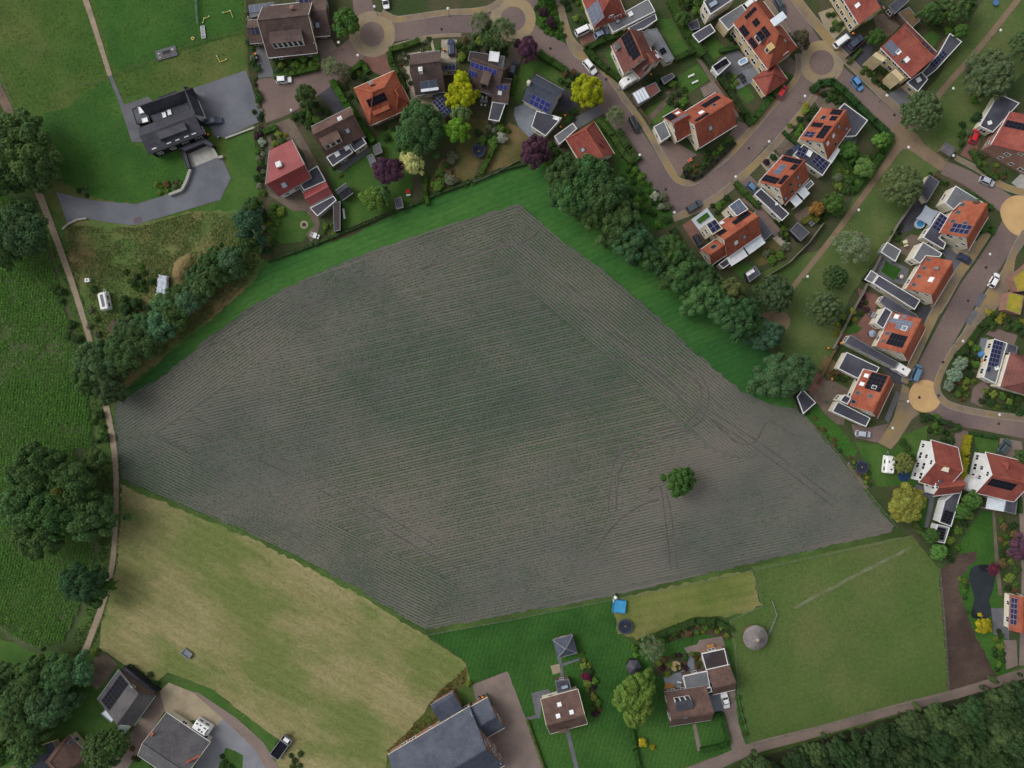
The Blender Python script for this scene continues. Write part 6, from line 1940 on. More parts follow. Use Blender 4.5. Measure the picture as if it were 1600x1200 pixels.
landmark('white caravan on the rough ground', 162, 470)
landmark('bend of the field path', 178, 720)
landmark('maize field', 70, 660)
landmark('lone tree in the ploughed field', 1062, 750)
landmark('paved end of the park path', 1210, 498)
landmark('crossing of the park paths', 1418, 215)
landmark('pond', 1533, 920)
landmark('country lane at the bottom right', 1400, 1108)
landmark('right end of the country lane', 1590, 1060)
landmark('apex of the ploughed field', 815, 318)
landmark('left end of the sown strip', 250, 570)
landmark('planting island', 862, 40)
landmark('lower sand-coloured circle', 1445, 619)

# --- large trees
OAK = 'dark broad oak'
for x, y, r, c, k, d, ht in [
    (28, 232, 52, DG, 'oak', OAK, 14), (62, 268, 34, DG, 'oak', OAK, 12), (-6, 268, 44, DG, 'oak', OAK, 14), (36, 362, 42, (42, 60, 38), 'oak', OAK, 13), (8, 388, 34, DG, 'oak', OAK, 12),
    (62, 736, 46, DG, 'oak', OAK, 15), (120, 756, 38, DG, 'oak', OAK, 14), (40, 792, 40, (52, 72, 42), 'oak', OAK, 15), (92, 800, 44, (54, 76, 42), 'oak', OAK, 15), (138, 806, 36, (52, 72, 42), 'oak', 'mid green broad oak', 13), (112, 762, 15, YG, 'mid', 'pale lime tree', 13),
    (60, 836, 34, DG, 'oak', OAK, 13), (152, 720, 22, DG, 'mid', 'dark small tree', 7),
    (152, 568, 34, (58, 74, 48), 'oak', 'grey-green tree', 11), (230, 508, 22, (50, 70, 44), 'oak', OAK, 8), (206, 522, 24, (56, 74, 46), 'oak', OAK, 9), (262, 478, 22, (52, 72, 46), 'oak', OAK, 7), (286, 462, 20, DG, 'mid', 'dark hedgerow tree', 6), (308, 436, 20, (56, 76, 46), 'oak', OAK, 6), (328, 412, 18, DG, 'mid', 'dark hedgerow tree', 5), (186, 566, 26, DG, 'oak', OAK, 9), (376, 420, 14, (60, 80, 46), 'mid', 'dark hedgerow tree', 5), (140, 592, 28, DG, 'oak', OAK, 10), (172, 606, 26, (60, 76, 48), 'oak', OAK, 10), (196, 548, 32, DG, 'oak', OAK, 10), (222, 532, 26, DG, 'oak', OAK, 9),
    (250, 512, 26, TEAL, 'mid', 'blue-green hedgerow tree', 8), (276, 494, 24, DG, 'mid', 'dark hedgerow tree', 8), (298, 472, 24, TEAL, 'mid', 'blue-green hedgerow tree', 8), (318, 450, 24, DG, 'mid', 'dark hedgerow tree', 7), (342, 430, 20, DG, 'mid', 'dark hedgerow tree', 7),
    (362, 408, 22, TEAL, 'mid', 'blue-green hedgerow tree', 7), (388, 388, 20, DG, 'mid', 'dark hedgerow tree', 8), (392, 350, 24, (44, 64, 46), 'mid', 'dark hedgerow tree', 9), (396, 326, 16, DG, 'mid', 'dark hedgerow tree', 7), (340, 400, 16, DG, 'mid', 'dark hedgerow tree', 5),
    (130, 908, 34, (40, 58, 38), 'oak', OAK, 12), (150, 926, 22, DG, 'mid', 'dark small tree', 9), (176, 912, 9, MG, 'mid', 'small green tree', 6),
    (62, 1062, 34, DG, 'oak', OAK, 12), (96, 1052, 30, (52, 70, 44), 'oak', OAK, 11), (40, 1092, 34, DG, 'oak', OAK, 12), (74, 1096, 34, (50, 68, 44), 'oak', OAK, 12), (20, 1126, 32, (70, 88, 54), 'oak', 'mid green broad oak', 11), (52, 1132, 30, DG, 'oak', OAK, 11), (130, 1046, 24, TEAL, 'mid', 'blue-green hedgerow tree', 8),
    (40, 1172, 26, (62, 84, 48), 'mid', 'mid green tree', 8), (-4, 1176, 24, MG, 'mid', 'mid green tree', 9), (160, 1172, 32, (70, 92, 54), 'round', 'spiky grey-green tree', 9), (182, 1160, 22, (70, 92, 54), 'round', 'spiky grey-green tree', 8), (10, 1060, 26, DG, 'mid', 'dark small tree', 8),
    (540, 38, 23, MG, 'mid', 'mid green street tree', 8), (518, 106, 17, GRY, 'wisp', 'feathery grey-green tree', 6), (538, 112, 12, GRY, 'wisp', 'feathery grey-green tree', 5), (478, 152, 17, (54, 66, 40), 'mid', 'dark conical conifer', 7),
    (752, 40, 18, GRY, 'wisp', 'grey-green pine', 10), (786, 52, 22, (86, 98, 68), 'wisp', 'grey-green pine', 11), (768, 62, 18, (64, 84, 48), 'mid', 'mid green tree', 8), (823, 77, 18, PUR, 'mid', 'purple-leaved tree', 7),
    (656, 198, 38, (52, 72, 42), 'oak', 'big fresh green tree', 11), (644, 214, 24, (58, 84, 48), 'mid', 'mid green tree', 9), (714, 206, 22, (94, 124, 44), 'mid', 'lime green tree', 8), (720, 180, 16, (98, 116, 74), 'mid', 'pale green tree', 7), (606, 268, 26, PUR, 'oak', 'dark purple beech', 9),
    (643, 257, 20, CRM, 'mid', 'cream blossoming tree', 7), (585, 312, 22, (86, 112, 50), 'mid', 'lime green tree', 6), (598, 304, 14, (74, 98, 58), 'mid', 'pale green tree', 6), (836, 238, 24, PUR, 'oak', 'dark purple beech', 9),
    (722, 128, 15, YEL, 'mid', 'bright yellow tree', 7), (722, 150, 24, YEL, 'oak', 'bright yellow tree', 8), (918, 144, 26, (156, 164, 38), 'oak', 'bright yellow-green tree', 8), (962, 182, 16, GRY, 'wisp', 'feathery grey-green tree', 6),
    (884, 278, 32, DG, 'oak', OAK, 14), (880, 304, 26, (50, 72, 44), 'oak', OAK, 13), (958, 300, 26, (50, 72, 44), 'oak', OAK, 13), (972, 366, 26, DG, 'oak', OAK, 12), (922, 276, 36, (50, 72, 44), 'oak', OAK, 15), (895, 308, 34, (50, 72, 42), 'oak', OAK, 15), (940, 312, 38, (54, 76, 44), 'oak', OAK, 16), (965, 342, 32, DG, 'oak', OAK, 14), (925, 338, 26, DG, 'oak', OAK, 12), (990, 380, 34, (44, 64, 42), 'oak', OAK, 14),
    (1022, 402, 30, (54, 76, 46), 'oak', OAK, 13), (1046, 396, 30, (60, 82, 46), 'oak', OAK, 13), (1066, 426, 32, (56, 80, 46), 'oak', OAK, 13), (1044, 432, 22, DG, 'mid', 'dark small tree', 10), (1094, 436, 28, (60, 82, 48), 'oak', OAK, 12), (1100, 462, 30, (52, 74, 44), 'oak', OAK, 13), (1136, 458, 28, (78, 84, 50), 'oak', 'rust-tinged oak', 12),
    (1128, 484, 30, (50, 72, 44), 'oak', OAK, 13), (1154, 496, 30, (52, 76, 46), 'oak', OAK, 13), (1196, 522, 28, (48, 68, 50), 'oak', 'blue-green tree', 9), (1172, 512, 18, DG, 'mid', 'dark small tree', 8), (1228, 588, 42, (47, 64, 42), 'oak', 'round dense green tree', 12), (1206, 606, 18, DG, 'mid', 'dark small tree', 8),
    (1545, 116, 41, (78, 92, 62), 'round', 'grey-green chestnut', 10), (1440, 175, 33, (72, 88, 56), 'round', 'grey-green chestnut', 9), (1410, 290, 33, (86, 98, 66), 'round', 'grey-green chestnut', 9), (1331, 386, 30, (122, 130, 98), 'wisp', 'pale silvery loose tree', 8), (1305, 434, 20, (60, 80, 46), 'round', 'fresh green round tree', 6),
    (1209, 460, 31, (62, 80, 54), 'round', 'dark chestnut', 9), (1288, 482, 29, (76, 90, 58), 'round', 'grey-green chestnut', 9), (1602, 72, 24, (70, 88, 56), 'round', 'grey-green chestnut', 9), (1497, 6, 28, (68, 88, 52), 'round', 'grey-green chestnut', 9), (1250, 62, 13, (66, 66, 52), 'mid', 'dark bronze street tree', 6),
    (1061, 751, 22, (54, 78, 40), 'oak', None, 9),
    (1413, 786, 29, (142, 144, 68), 'oak', 'olive-yellow tree', 8), (1411, 724, 16, OLV, 'round', 'olive round tree', 6), (1590, 856, 17, PUR, 'mid', 'purple-leaved tree', 6), (1535, 976, 13, (168, 158, 40), 'mid', 'bright yellow small tree', 4), (1550, 888, 11, (84, 40, 52), 'ball', 'purple pondside bush', 2.5),
    (988, 1080, 32, (98, 120, 56), 'oak', 'light green oak', 11), (994, 1108, 26, (100, 122, 56), 'oak', 'light green oak', 10), (1018, 1012, 22, GRY, 'wisp', 'feathery grey-green tree', 6), (1326, 236, 16, MG, 'mid', 'mid green tree', 5), (1372, 222, 14, (74, 104, 46), 'ball', 'fresh green round tree', 5), (1350, 262, 18, (76, 96, 52), 'mid', 'mid green tree', 5),
    (1302, 318, 18, (64, 88, 42), 'mid', 'mid green tree', 6), (1274, 326, 12, (122, 92, 52), 'bush', 'rust-orange shrub tree', 3.5), (1366, 60, 14, MG, 'mid', 'mid green tree', 6), (1450, 22, 16, DG, 'mid', 'dark small tree', 6), (1500, 50, 13, MG, 'mid', 'mid green tree', 5), (1460, 30, 12, MG, 'mid', 'mid green tree', 5),
    (1498, 568, 13, (118, 134, 114), 'ball', 'silver-grey willow', 3), (1488, 586, 14, (118, 134, 114), 'ball', 'silver-grey willow', 3.2), (1480, 602, 10, (118, 134, 114), 'ball', 'silver-grey willow', 2.6),
    (1452, 836, 14, MG, 'mid', 'mid green tree', 5), (1466, 862, 14, (66, 96, 48), 'mid', 'mid green tree', 5), (1502, 798, 14, MG, 'mid', 'mid green tree', 6), (1518, 780, 15, MG, 'mid', 'mid green tree', 6), (1600, 716, 16, DG, 'mid', 'dark small tree', 7),
    (850, -14, 16, MG, 'mid', 'mid green tree', 5), (1094, -6, 14, MG, 'mid', 'mid green tree', 6), (1066, 30, 12, MG, 'mid', 'mid green tree', 5),
]:
    if d is None:
        tree(x, y, r, c, k, ht, label='lone round green tree standing in the ploughed field')
    else:
        tree(x, y, r, c, k, ht, d, 'broadleaf trees' if k == 'oak' else 'small trees')

# --- woodland south of the lane
rr = random.Random(21)
pts = []
lane = lambda x: 1222 - (x - 1040) * 0.302
tries = 0
while len(pts) < 120 and tries < 12000:
    tries += 1
    x, y = rr.uniform(1130, 1690), rr.uniform(1060, 1290)
    if y < lane(x) + 20 or y > 1290:
        continue
    rad = rr.uniform(17, 27)
    if any(math.hypot(x - a, y - b) < (rad + c) * 0.47 for a, b, c in pts):
        continue
    pts.append((x, y, rad))
for x, y, rad in pts:
    tree(x, y, rad, rr.choice([(34, 48, 28), (38, 53, 31), (42, 56, 33), (45, 58, 36), (37, 50, 30), (50, 63, 38)]), rr.choice(['oak', 'oak', 'mid']), rr.uniform(8, 12), rr.choice(['woodland tree', 'leafy woodland tree', 'dense woodland tree']), 'woodland trees south of the lane')

# --- hedges
for pts, w, hg, c in [
    ([(608, 84), (612, 100), (622, 118), (632, 140)], 1.4, 1.6, (62, 88, 40)), ([(610, 78), (632, 72), (654, 64)], 1.4, 1.5, (70, 92, 42)),
    ([(520, 128), (540, 162), (560, 188), (582, 220)], 1.7, 1.7, (58, 98, 34)), ([(548, 112), (566, 98), (574, 112)], 1.3, 1.3, (66, 96, 40)), ([(414, 206), (430, 199)], 1.6, 1.2, (62, 96, 40)),
    ([(843, 84), (862, 96), (884, 110)], 1.7, 1.5, (58, 86, 38)), ([(972, 52), (945, 62), (916, 76), (930, 94), (950, 110), (966, 122)], 1.5, 1.6, (58, 84, 38)),
    ([(1048, 2), (1064, 30), (1080, 58), (1096, 84)], 2.2, 1.9, (62, 86, 40)), ([(1056, 92), (1074, 84), (1092, 76)], 1.4, 1.4, (60, 84, 40)), ([(1100, 84), (1118, 110), (1138, 140), (1164, 180), (1172, 190)], 1.6, 1.5, (54, 72, 38)),
    ([(1228, 118), (1206, 150), (1180, 184), (1170, 192)], 1.6, 1.4, (60, 88, 40)), ([(1162, 172), (1180, 190)], 1.2, 1.2, (58, 84, 40)), ([(1126, 80), (1152, 74)], 1.1, 1.2, (60, 86, 40)),
    ([(938, 190), (956, 212), (974, 240), (986, 252)], 1.6, 1.5, (72, 96, 48)), ([(966, 206), (982, 232), (994, 248)], 2.2, 1.5, (66, 84, 42)), ([(986, 254), (1000, 246)], 1.3, 1.3, (62, 88, 42)),
    ([(1270, 140), (1282, 130), (1300, 128), (1318, 142), (1340, 164), (1366, 190), (1392, 214)], 1.8, 1.4, (50, 78, 42)), ([(1392, 214), (1378, 240), (1356, 270), (1336, 296)], 1.6, 1.5, (60, 92, 40)), ([(1312, 242), (1330, 262), (1344, 280)], 1.5, 1.4, (62, 90, 42)),
    ([(1224, 206), (1234, 216), (1250, 228)], 0.9, 1.0, (52, 78, 40)), ([(1150, 286), (1166, 304), (1184, 322)], 1.4, 1.3, (66, 88, 42)), ([(1052, 360), (1060, 374), (1068, 388)], 1.8, 1.4, (46, 66, 38)),
    ([(1070, 268), (1074, 276), (1084, 280), (1096, 274), (1120, 252), (1148, 224)], 0.9, 0.9, (46, 44, 40)), ([(1256, 346), (1270, 338), (1276, 344)], 1.6, 1.4, (104, 112, 52)),
    ([(1502, 298), (1524, 310), (1540, 322), (1548, 324)], 1.5, 1.3, (60, 92, 42)), ([(1534, 360), (1546, 356), (1552, 362)], 1.5, 1.2, (62, 96, 42)),
    ([(1552, 490), (1532, 512), (1512, 540), (1496, 556)], 1.4, 1.3, (58, 78, 40)), ([(1442, 648), (1466, 656), (1494, 666)], 1.2, 1.2, (52, 74, 42)), ([(1512, 682), (1508, 712), (1502, 752)], 1.7, 1.5, (150, 142, 40)),
    ([(666, 276), (664, 300), (668, 318)], 1.2, 1.4, (70, 100, 40)), ([(772, 222), (764, 246), (752, 270)], 1.4, 1.5, (76, 102, 44)), ([(792, 154), (788, 176), (782, 192)], 0.9, 1.3, (60, 84, 40)), ([(806, 120), (800, 146)], 1.0, 1.3, (64, 90, 40)),
    ([(1000, 1004), (1040, 988), (1086, 970), (1118, 970), (1142, 984)], 1.6, 1.3, (58, 82, 42)), ([(984, 1126), (992, 1170), (1000, 1210), (1006, 1250)], 1.2, 1.3, (54, 84, 38)), ([(1112, 1118), (1128, 1116), (1138, 1160), (1126, 1166), (1096, 1172)], 1.2, 1.1, (52, 84, 36)), ([(824, 1126), (836, 1160), (850, 1200), (860, 1240)], 0.6, 0.9, (92, 108, 54)),
    ([(108, 1090), (92, 1116), (76, 1138)], 1.5, 1.5, (76, 108, 44)), ([(126, 1052), (110, 1088)], 1.4, 1.5, (76, 108, 44)), ([(1402, 790), (1424, 812), (1446, 840)], 1.4, 1.3, (78, 92, 46)), ([(1588, 740), (1594, 800)], 1.0, 1.3, MG), ([(1516, 676), (1534, 680), (1558, 684)], 0.8, 0.9, (52, 76, 42)),
    ([(1518, 236), (1532, 260), (1556, 278)], 1.4, 1.0, (70, 92, 46)), ([(1326, 98), (1344, 78)], 0.8, 1.0, (72, 92, 44)), ([(430, 120), (462, 114), (496, 106)], 1.3, 1.3, (72, 102, 42)),
]:
    hedge(pts, w, hg, c, 'yellow clipped hedge' if c[0] > 140 else ('dark low hedge' if c[0] < 50 else 'clipped green hedge'))
hedge([(820, 256), (780, 266), (735, 284), (690, 300), (645, 320), (600, 336), (545, 360), (490, 382), (420, 408)], 0.8, 0.9, (62, 80, 46), rough=0.3, label='low ragged hedge between the gardens and the sown green strip')

# --- shrubs and planting beds
COLN = {'dark': (50, 72, 40), 'green': MG, 'fresh': (82, 112, 48), 'lime': (106, 122, 54), 'grey': (98, 106, 80), 'rust': (104, 86, 58), 'purple': (66, 48, 54), 'yellow': (134, 134, 52), 'white': (138, 144, 126)}
SHN = {'dark': 'dark green shrub', 'green': 'mid green shrub', 'fresh': 'fresh green shrub', 'lime': 'lime green shrub', 'grey': 'grey-green shrub', 'rust': 'rust-brown shrub', 'purple': 'purple shrub', 'yellow': 'yellow shrub', 'white': 'pale flowering shrub'}
def bed(poly, n, r0, r1, cols, seed, gap=0.8):
    rr = random.Random(seed)
    xs, ys = [p[0] for p in poly], [p[1] for p in poly]
    got, k = [], 0
    while len(got) < n and k < n * 60:
        k += 1
        x, y, r = rr.uniform(min(xs), max(xs)), rr.uniform(min(ys), max(ys)), rr.uniform(r0, r1)
        if not inside((x, y), poly) or any(math.hypot(x - a, y - b) < (r + c) * gap for a, b, c in got):
            continue
        got.append((x, y, r))
        cn = rr.choice(cols.split())
        shrub(x, y, r, COLN[cn], 'bush', SHN[cn])
bed([(386, 10), (396, 10), (402, 70), (410, 190), (414, 300), (414, 400), (406, 400), (400, 250), (394, 150)], 46, 3.5, 7.5, 'green fresh dark grey white purple green', 1, 0.6)
bed([(428, 92), (495, 84), (497, 104), (428, 118)], 16, 5, 8, 'green fresh dark fresh lime', 2)
bed([(458, 182), (498, 158), (512, 176), (484, 196)], 10, 5, 8, 'green fresh dark', 3)
bed([(530, 130), (560, 110), (575, 128), (556, 160)], 9, 4, 7, 'dark green rust lime green', 4)
bed([(424, 208), (446, 206), (452, 218), (428, 226)], 5, 4, 7, 'yellow lime green', 5)
bed([(420, 315), (440, 322), (440, 350), (424, 400), (416, 400)], 9, 5, 9, 'green fresh dark lime', 6)
bed([(500, 352), (520, 350), (524, 368), (502, 374)], 4, 4, 7, 'lime green fresh', 7)
bed([(622, 86), (640, 82), (646, 150), (640, 160), (628, 120)], 9, 3.5, 6, 'dark green rust grey', 8)
bed([(640, 66), (684, 58), (690, 80), (676, 76), (660, 78)], 6, 3.5, 6, 'green fresh grey', 9)
bed([(716, 60), (742, 54), (760, 70), (748, 84), (726, 100), (714, 96)], 10, 5, 9, 'green dark rust lime green', 10)
bed([(762, 76), (794, 72), (792, 86), (764, 80)], 5, 5, 8, 'green purple dark', 11)
bed([(838, 8), (866, 2), (884, 54), (872, 64), (846, 44)], 24, 3.5, 6, 'fresh green fresh', 12)
shrub(848, 20, 9.5, COLN['purple'], 'bush', 'purple round bush', 2.0); shrub(862, 35, 9.5, COLN['purple'], 'bush', 'purple round bush', 2.0)
bed([(874, -10), (910, -10), (928, 30), (900, 40)], 9, 4, 8, 'green dark fresh lime', 13)
bed([(876, 114), (904, 108), (910, 122), (884, 134), (872, 128)], 6, 4, 7, 'green dark rust', 14)
bed([(878, 178), (900, 168), (904, 180), (884, 190)], 4, 5, 9, 'green fresh', 15)
bed([(690, 252), (708, 244), (712, 290), (680, 298), (672, 280)], 5, 6, 12, 'green fresh grey', 16)
bed([(744, 200), (790, 190), (796, 206), (770, 232), (746, 222)], 9, 5, 10, 'green grey fresh dark white', 17)
bed([(714, 284), (744, 276), (748, 284), (716, 294)], 6, 3, 6, 'green grey fresh', 18)
bed([(860, 226), (880, 230), (886, 250), (850, 256), (845, 246)], 6, 4, 9, 'green dark fresh', 19)
bed([(984, 255), (1020, 290), (1050, 340), (1030, 356), (1000, 330), (968, 280)], 26, 4, 9, 'fresh green fresh dark green', 20)
bed([(1022, 306), (1046, 302), (1052, 330), (1034, 326)], 5, 5, 9, 'grey white grey', 21)
bed([(1000, 136), (1040, 116), (1054, 112), (1060, 130), (1040, 146), (1010, 140)], 9, 4, 8, 'green dark fresh', 22)
bed([(1044, 150), (1070, 140), (1080, 160), (1064, 172), (1050, 168)], 8, 4, 8, 'green fresh dark', 23)
bed([(1060, 0), (1094, 0), (1100, 24), (1076, 34)], 9, 4, 8, 'green dark fresh', 24)
bed([(1136, 50), (1150, 50), (1160, 72), (1142, 70)], 5, 3.5, 6, 'dark green purple', 25)
bed([(1136, 116), (1148, 112), (1154, 140), (1146, 146)], 5, 4, 7, 'fresh green lime', 26)
bed([(1280, 130), (1304, 134), (1318, 158), (1296, 160), (1272, 140)], 10, 4, 7, 'rust green dark green', 27)
bed([(1228, 200), (1260, 170), (1276, 170), (1250, 208)], 10, 4, 7, 'green dark fresh lime', 28)
bed([(1244, 200), (1252, 196), (1256, 206), (1246, 212)], 2, 5, 7, 'fresh', 29)
shrub(1259, 165, 6, COLN['yellow'], 'ball', 'yellow round bush')
shrub(1197, 254, 7, COLN['purple'], 'ball', 'purple clipped ball'); shrub(1208, 246, 6.5, COLN['dark'], 'ball', 'dark clipped ball')
bed([(1074, 264), (1094, 252), (1104, 258), (1084, 274)], 5, 3, 6, 'lime green rust', 30)
bed([(1094, 246), (1140, 214), (1150, 218), (1108, 256)], 10, 3.5, 6.5, 'green fresh dark lime', 31)
bed([(1346, 112), (1362, 92), (1402, 128), (1384, 146)], 16, 3.5, 6.5, 'green fresh lime dark rust', 32)
bed([(1284, 16), (1304, 10), (1320, 44), (1300, 50)], 6, 3.5, 6.5, 'green fresh dark', 33)
bed([(1470, 2), (1490, 40), (1480, 60), (1440, 10)], 9, 5, 8, 'green dark fresh', 34)
bed([(1316, 260), (1376, 240), (1346, 288), (1330, 300), (1300, 300)], 16, 5, 9, 'green fresh grey lime green', 35)
bed([(1270, 320), (1296, 316), (1312, 332), (1290, 350), (1270, 338)], 8, 4, 8, 'green fresh rust dark', 36)
bed([(1212, 344), (1232, 352), (1234, 380), (1222, 372)], 8, 3, 6, 'lime green dark', 37)
bed([(1196, 396), (1226, 386), (1232, 396), (1206, 416)], 6, 5, 9, 'fresh green grey', 38)
bed([(1112, 320), (1140, 306), (1142, 318), (1122, 334)], 6, 4, 8, 'green fresh dark', 39)
bed([(1510, 100), (1530, 130), (1560, 148), (1540, 200), (1500, 230), (1496, 210), (1520, 160)], 14, 5, 9, 'green grey fresh dark', 40)
bed([(1516, 236), (1540, 232), (1580, 280), (1560, 284), (1530, 262)], 12, 3, 6, 'lime green fresh rust', 41)
bed([(1452, 270), (1478, 282), (1486, 292), (1466, 284)], 5, 3, 5.5, 'rust green rust', 42)
bed([(1392, 362), (1408, 352), (1416, 380), (1400, 384)], 5, 3, 6, 'purple green fresh', 43)
bed([(1316, 494), (1350, 462), (1358, 486), (1330, 508)], 10, 4, 6.5, 'green yellow lime dark purple', 44)
bed([(1308, 500), (1316, 494), (1320, 520), (1306, 522)], 4, 4, 6.5, 'fresh yellow green', 45)
bed([(1296, 578), (1330, 586), (1334, 600), (1304, 596)], 7, 3, 6, 'green fresh rust', 46)
bed([(1540, 486), (1600, 500), (1600, 520), (1550, 510)], 10, 5, 9, 'green dark yellow fresh', 47)
bed([(1506, 540), (1528, 526), (1532, 580), (1516, 606), (1494, 612)], 14, 4, 8, 'green dark lime fresh rust', 48)
bed([(1492, 606), (1512, 604), (1518, 624), (1500, 630)], 5, 4, 7, 'fresh rust lime', 49)
bed([(1536, 608), (1560, 610), (1600, 624), (1600, 646), (1534, 638)], 14, 5, 8, 'green fresh dark lime', 50)
bed([(1440, 652), (1460, 650), (1496, 668), (1490, 696), (1450, 680)], 12, 4, 8, 'green dark fresh purple green', 51)
bed([(1400, 690), (1420, 686), (1428, 720), (1414, 708)], 3, 6, 9, 'green dark', 52)
bed([(1348, 736), (1362, 740), (1366, 756), (1352, 760)], 5, 3, 5, 'rust yellow lime green', 53)
bed([(1494, 770), (1530, 770), (1528, 800), (1506, 830), (1484, 850), (1480, 830)], 16, 5, 9, 'green fresh grey lime dark', 54)
bed([(1460, 850), (1500, 846), (1500, 866), (1476, 880)], 9, 4, 8, 'green fresh lime dark', 55)
bed([(1562, 810), (1588, 820), (1592, 920), (1572, 930), (1566, 880)], 18, 5, 9, 'green fresh dark lime rust', 56)
bed([(1548, 985), (1566, 985), (1572, 1044), (1556, 1050)], 10, 4, 7, 'green fresh dark lime', 57)
bed([(1500, 905), (1512, 900), (1514, 960), (1524, 980), (1512, 960)], 6, 3, 6, 'lime fresh green', 58)
bed([(1258, 646), (1266, 644), (1350, 740), (1344, 742)], 12, 2.5, 4.5, 'green rust lime fresh', 59, 1.2)
bed([(905, 1032), (916, 1030), (930, 1060), (938, 1114), (928, 1116)], 14, 3.5, 7, 'green lime rust dark purple fresh', 60)
shrub(916, 1058, 9, (92, 36, 60), 'bush', 'crimson bush')
bed([(1012, 1004), (1090, 974), (1130, 978), (1140, 994), (1096, 988), (1040, 1004)], 18, 3.5, 7, 'green fresh rust lime dark', 61)
bed([(1022, 1036), (1050, 1022), (1074, 1022), (1072, 1044), (1044, 1056)], 12, 3.5, 6, 'purple green lime rust green', 62)
bed([(1080, 1022), (1094, 1022), (1096, 1040), (1088, 1044)], 5, 3, 5, 'green rust lime', 63)
for x, y in ((1153, 1091), (1157, 1109), (1161, 1128), (1165, 1147)):
    shrub(x, y, 5.5, (74, 104, 46), 'ball', 'small round clipped tree', 1.9)
shrub(1004, 1161, 8.5, (150, 140, 40), 'bush', 'yellow bush'); shrub(1020, 1168, 5, (150, 140, 40), 'bush', 'yellow bush'); shrub(908, 1021, 5, COLN['fresh'], 'ball', 'fresh green ball'); shrub(732, 1068, 6, COLN['lime'], 'bush', 'lime green shrub')
shrub(992, 1012, 7, COLN['fresh'], 'bush', 'fresh green shrub'); shrub(994, 1024, 6, COLN['fresh'], 'bush', 'fresh green shrub'); shrub(148, 1019, 7, COLN['lime'], 'bush', 'lime green shrub')
bed([(120, 292), (140, 292), (140, 306), (122, 306)], 4, 3, 6, 'grey dark', 64)
bed([(242, 286), (266, 280), (284, 286), (262, 302), (246, 306)], 9, 3, 6.5, 'green lime grey rust', 65)
bed([(184, 470), (210, 466), (250, 480), (240, 500), (200, 496)], 12, 6, 11, 'dark green dark', 66)
bed([(196, 424), (220, 414), (240, 430), (232, 456), (206, 452)], 9, 5, 10, 'green dark fresh', 67)
bed([(280, 450), (330, 400), (350, 410), (300, 470)], 8, 6, 11, 'dark green', 68)
bed([(128, 390), (140, 388), (170, 640), (160, 640), (140, 520)], 10, 4, 8, 'dark green grey', 69)
bed([(80, 440), (95, 440), (138, 590), (126, 590)], 9, 5, 10, 'dark green', 70)
bed([(146, 640), (164, 640), (168, 720), (150, 720)], 6, 4, 9, 'dark green', 71)
bed([(452, 1176), (466, 1170), (476, 1200), (456, 1206)], 5, 4, 8, 'dark green', 72)
bed([(200, 1160), (240, 1196), (220, 1210), (196, 1200)], 5, 3, 5, 'green rust white', 73)
bed([(200, 1042), (240, 1070), (250, 1064), (214, 1040)], 5, 4, 7, 'dark green', 74)
bed([(340, 1186), (356, 1176), (366, 1196), (346, 1210)], 4, 4, 8, 'fresh green', 75)
bed([(520, 250), (534, 272), (530, 280), (516, 262)], 3, 3, 5, 'lime green', 76)
bed([(596, 200), (616, 196), (620, 214), (600, 216)], 4, 4, 7, 'green fresh', 77)

# the 290 largest shrubs stand as single things, the small fry of the beds is one mass
SHR.sort(key=lambda q: -q[2])
for q in SHR[:290]:
    make_shrub(*q)
PP, NN, SZ, TT = [], [], [], []
rs = np.random.RandomState(77)
for px, py, rp, color, kind, desc, ht in SHR[290:]:
    r = rp * S
    p = W(px, py, r * 0.6)
    n = int(150 + rp * 30)
    d = rs.normal(size=(n, 3))
    d[:, 2] = np.abs(d[:, 2])
    d /= np.linalg.norm(d, axis=1, keepdims=True)
    lump = 1 + 0.22 * np.sin(d[:, 0] * 5 + px) * np.cos(d[:, 1] * 5 + py)
    PP.append(np.array([[p.x, p.y, 0.0]]) + d * (r * lump * rs.uniform(0.6, 1.05, n))[:, None] * np.array([[1, 1, 1.1]]))
    NN.append(d + rs.normal(0, 0.5, (n, 3)))
    SZ.append(rs.uniform(0.08, 0.19, n))
    TT.append(np.array([lin(tuple(min(255, v * 1.15) for v in vary(color)))]) * np.clip(rs.normal(1, 0.25, (n, 1)), 0.4, 1.8))
PP, NN, SZ, TT = (np.concatenate(x) for x in (PP, NN, SZ, TT))
NN /= np.linalg.norm(NN, axis=1, keepdims=True)
o = link('bed_planting', quads_mesh('bed_planting', PP, NN, SZ, LEAF, TT, 9))
o['kind'] = 'stuff'
o['label'] = 'low mixed planting filling the garden beds'
# ------------------------------------------------------------------ vehicles
PAINT = mat('car_paint', (200, 200, 200), fineamt=0.0, rough=0.28, spec=0.6, objcol=True)
TYRE = mat('tyre_rubber', (36, 36, 38), (42, 42, 44), 2, fineamt=0.1, rough=0.9)
RIMM = mat('wheel_rim', (150, 152, 156), (130, 132, 136), 3, fineamt=0, rough=0.35, metal=0.6)
CGLASS = mat('car_glass', (40, 46, 54), (52, 60, 68), 0.8, fineamt=0, rough=0.08, spec=0.8)
LAMPM = mat('headlight_glass', (220, 224, 226), fineamt=0, rough=0.1, spec=0.8)
TAILM = mat('tail_light_red', (140, 28, 28), fineamt=0, rough=0.2)
PLASTIC = mat('black_plastic', (44, 44, 48), (50, 50, 54), 2, fineamt=0.05, rough=0.6)

def loft(sections, close=True):
    """Sections: lists of equal-length point loops."""
    n = len(sections[0])
    V = [p for s in sections for p in s]
    F = []
    for i in range(len(sections) - 1):
        for j in range(n):
            k = (j + 1) % n
            F.append((i * n + j, i * n + k, (i + 1) * n + k, (i + 1) * n + j))
    if close:
        F.append(tuple(reversed(range(n))))
        F.append(tuple(range((len(sections) - 1) * n, len(sections) * n)))
    return V, F

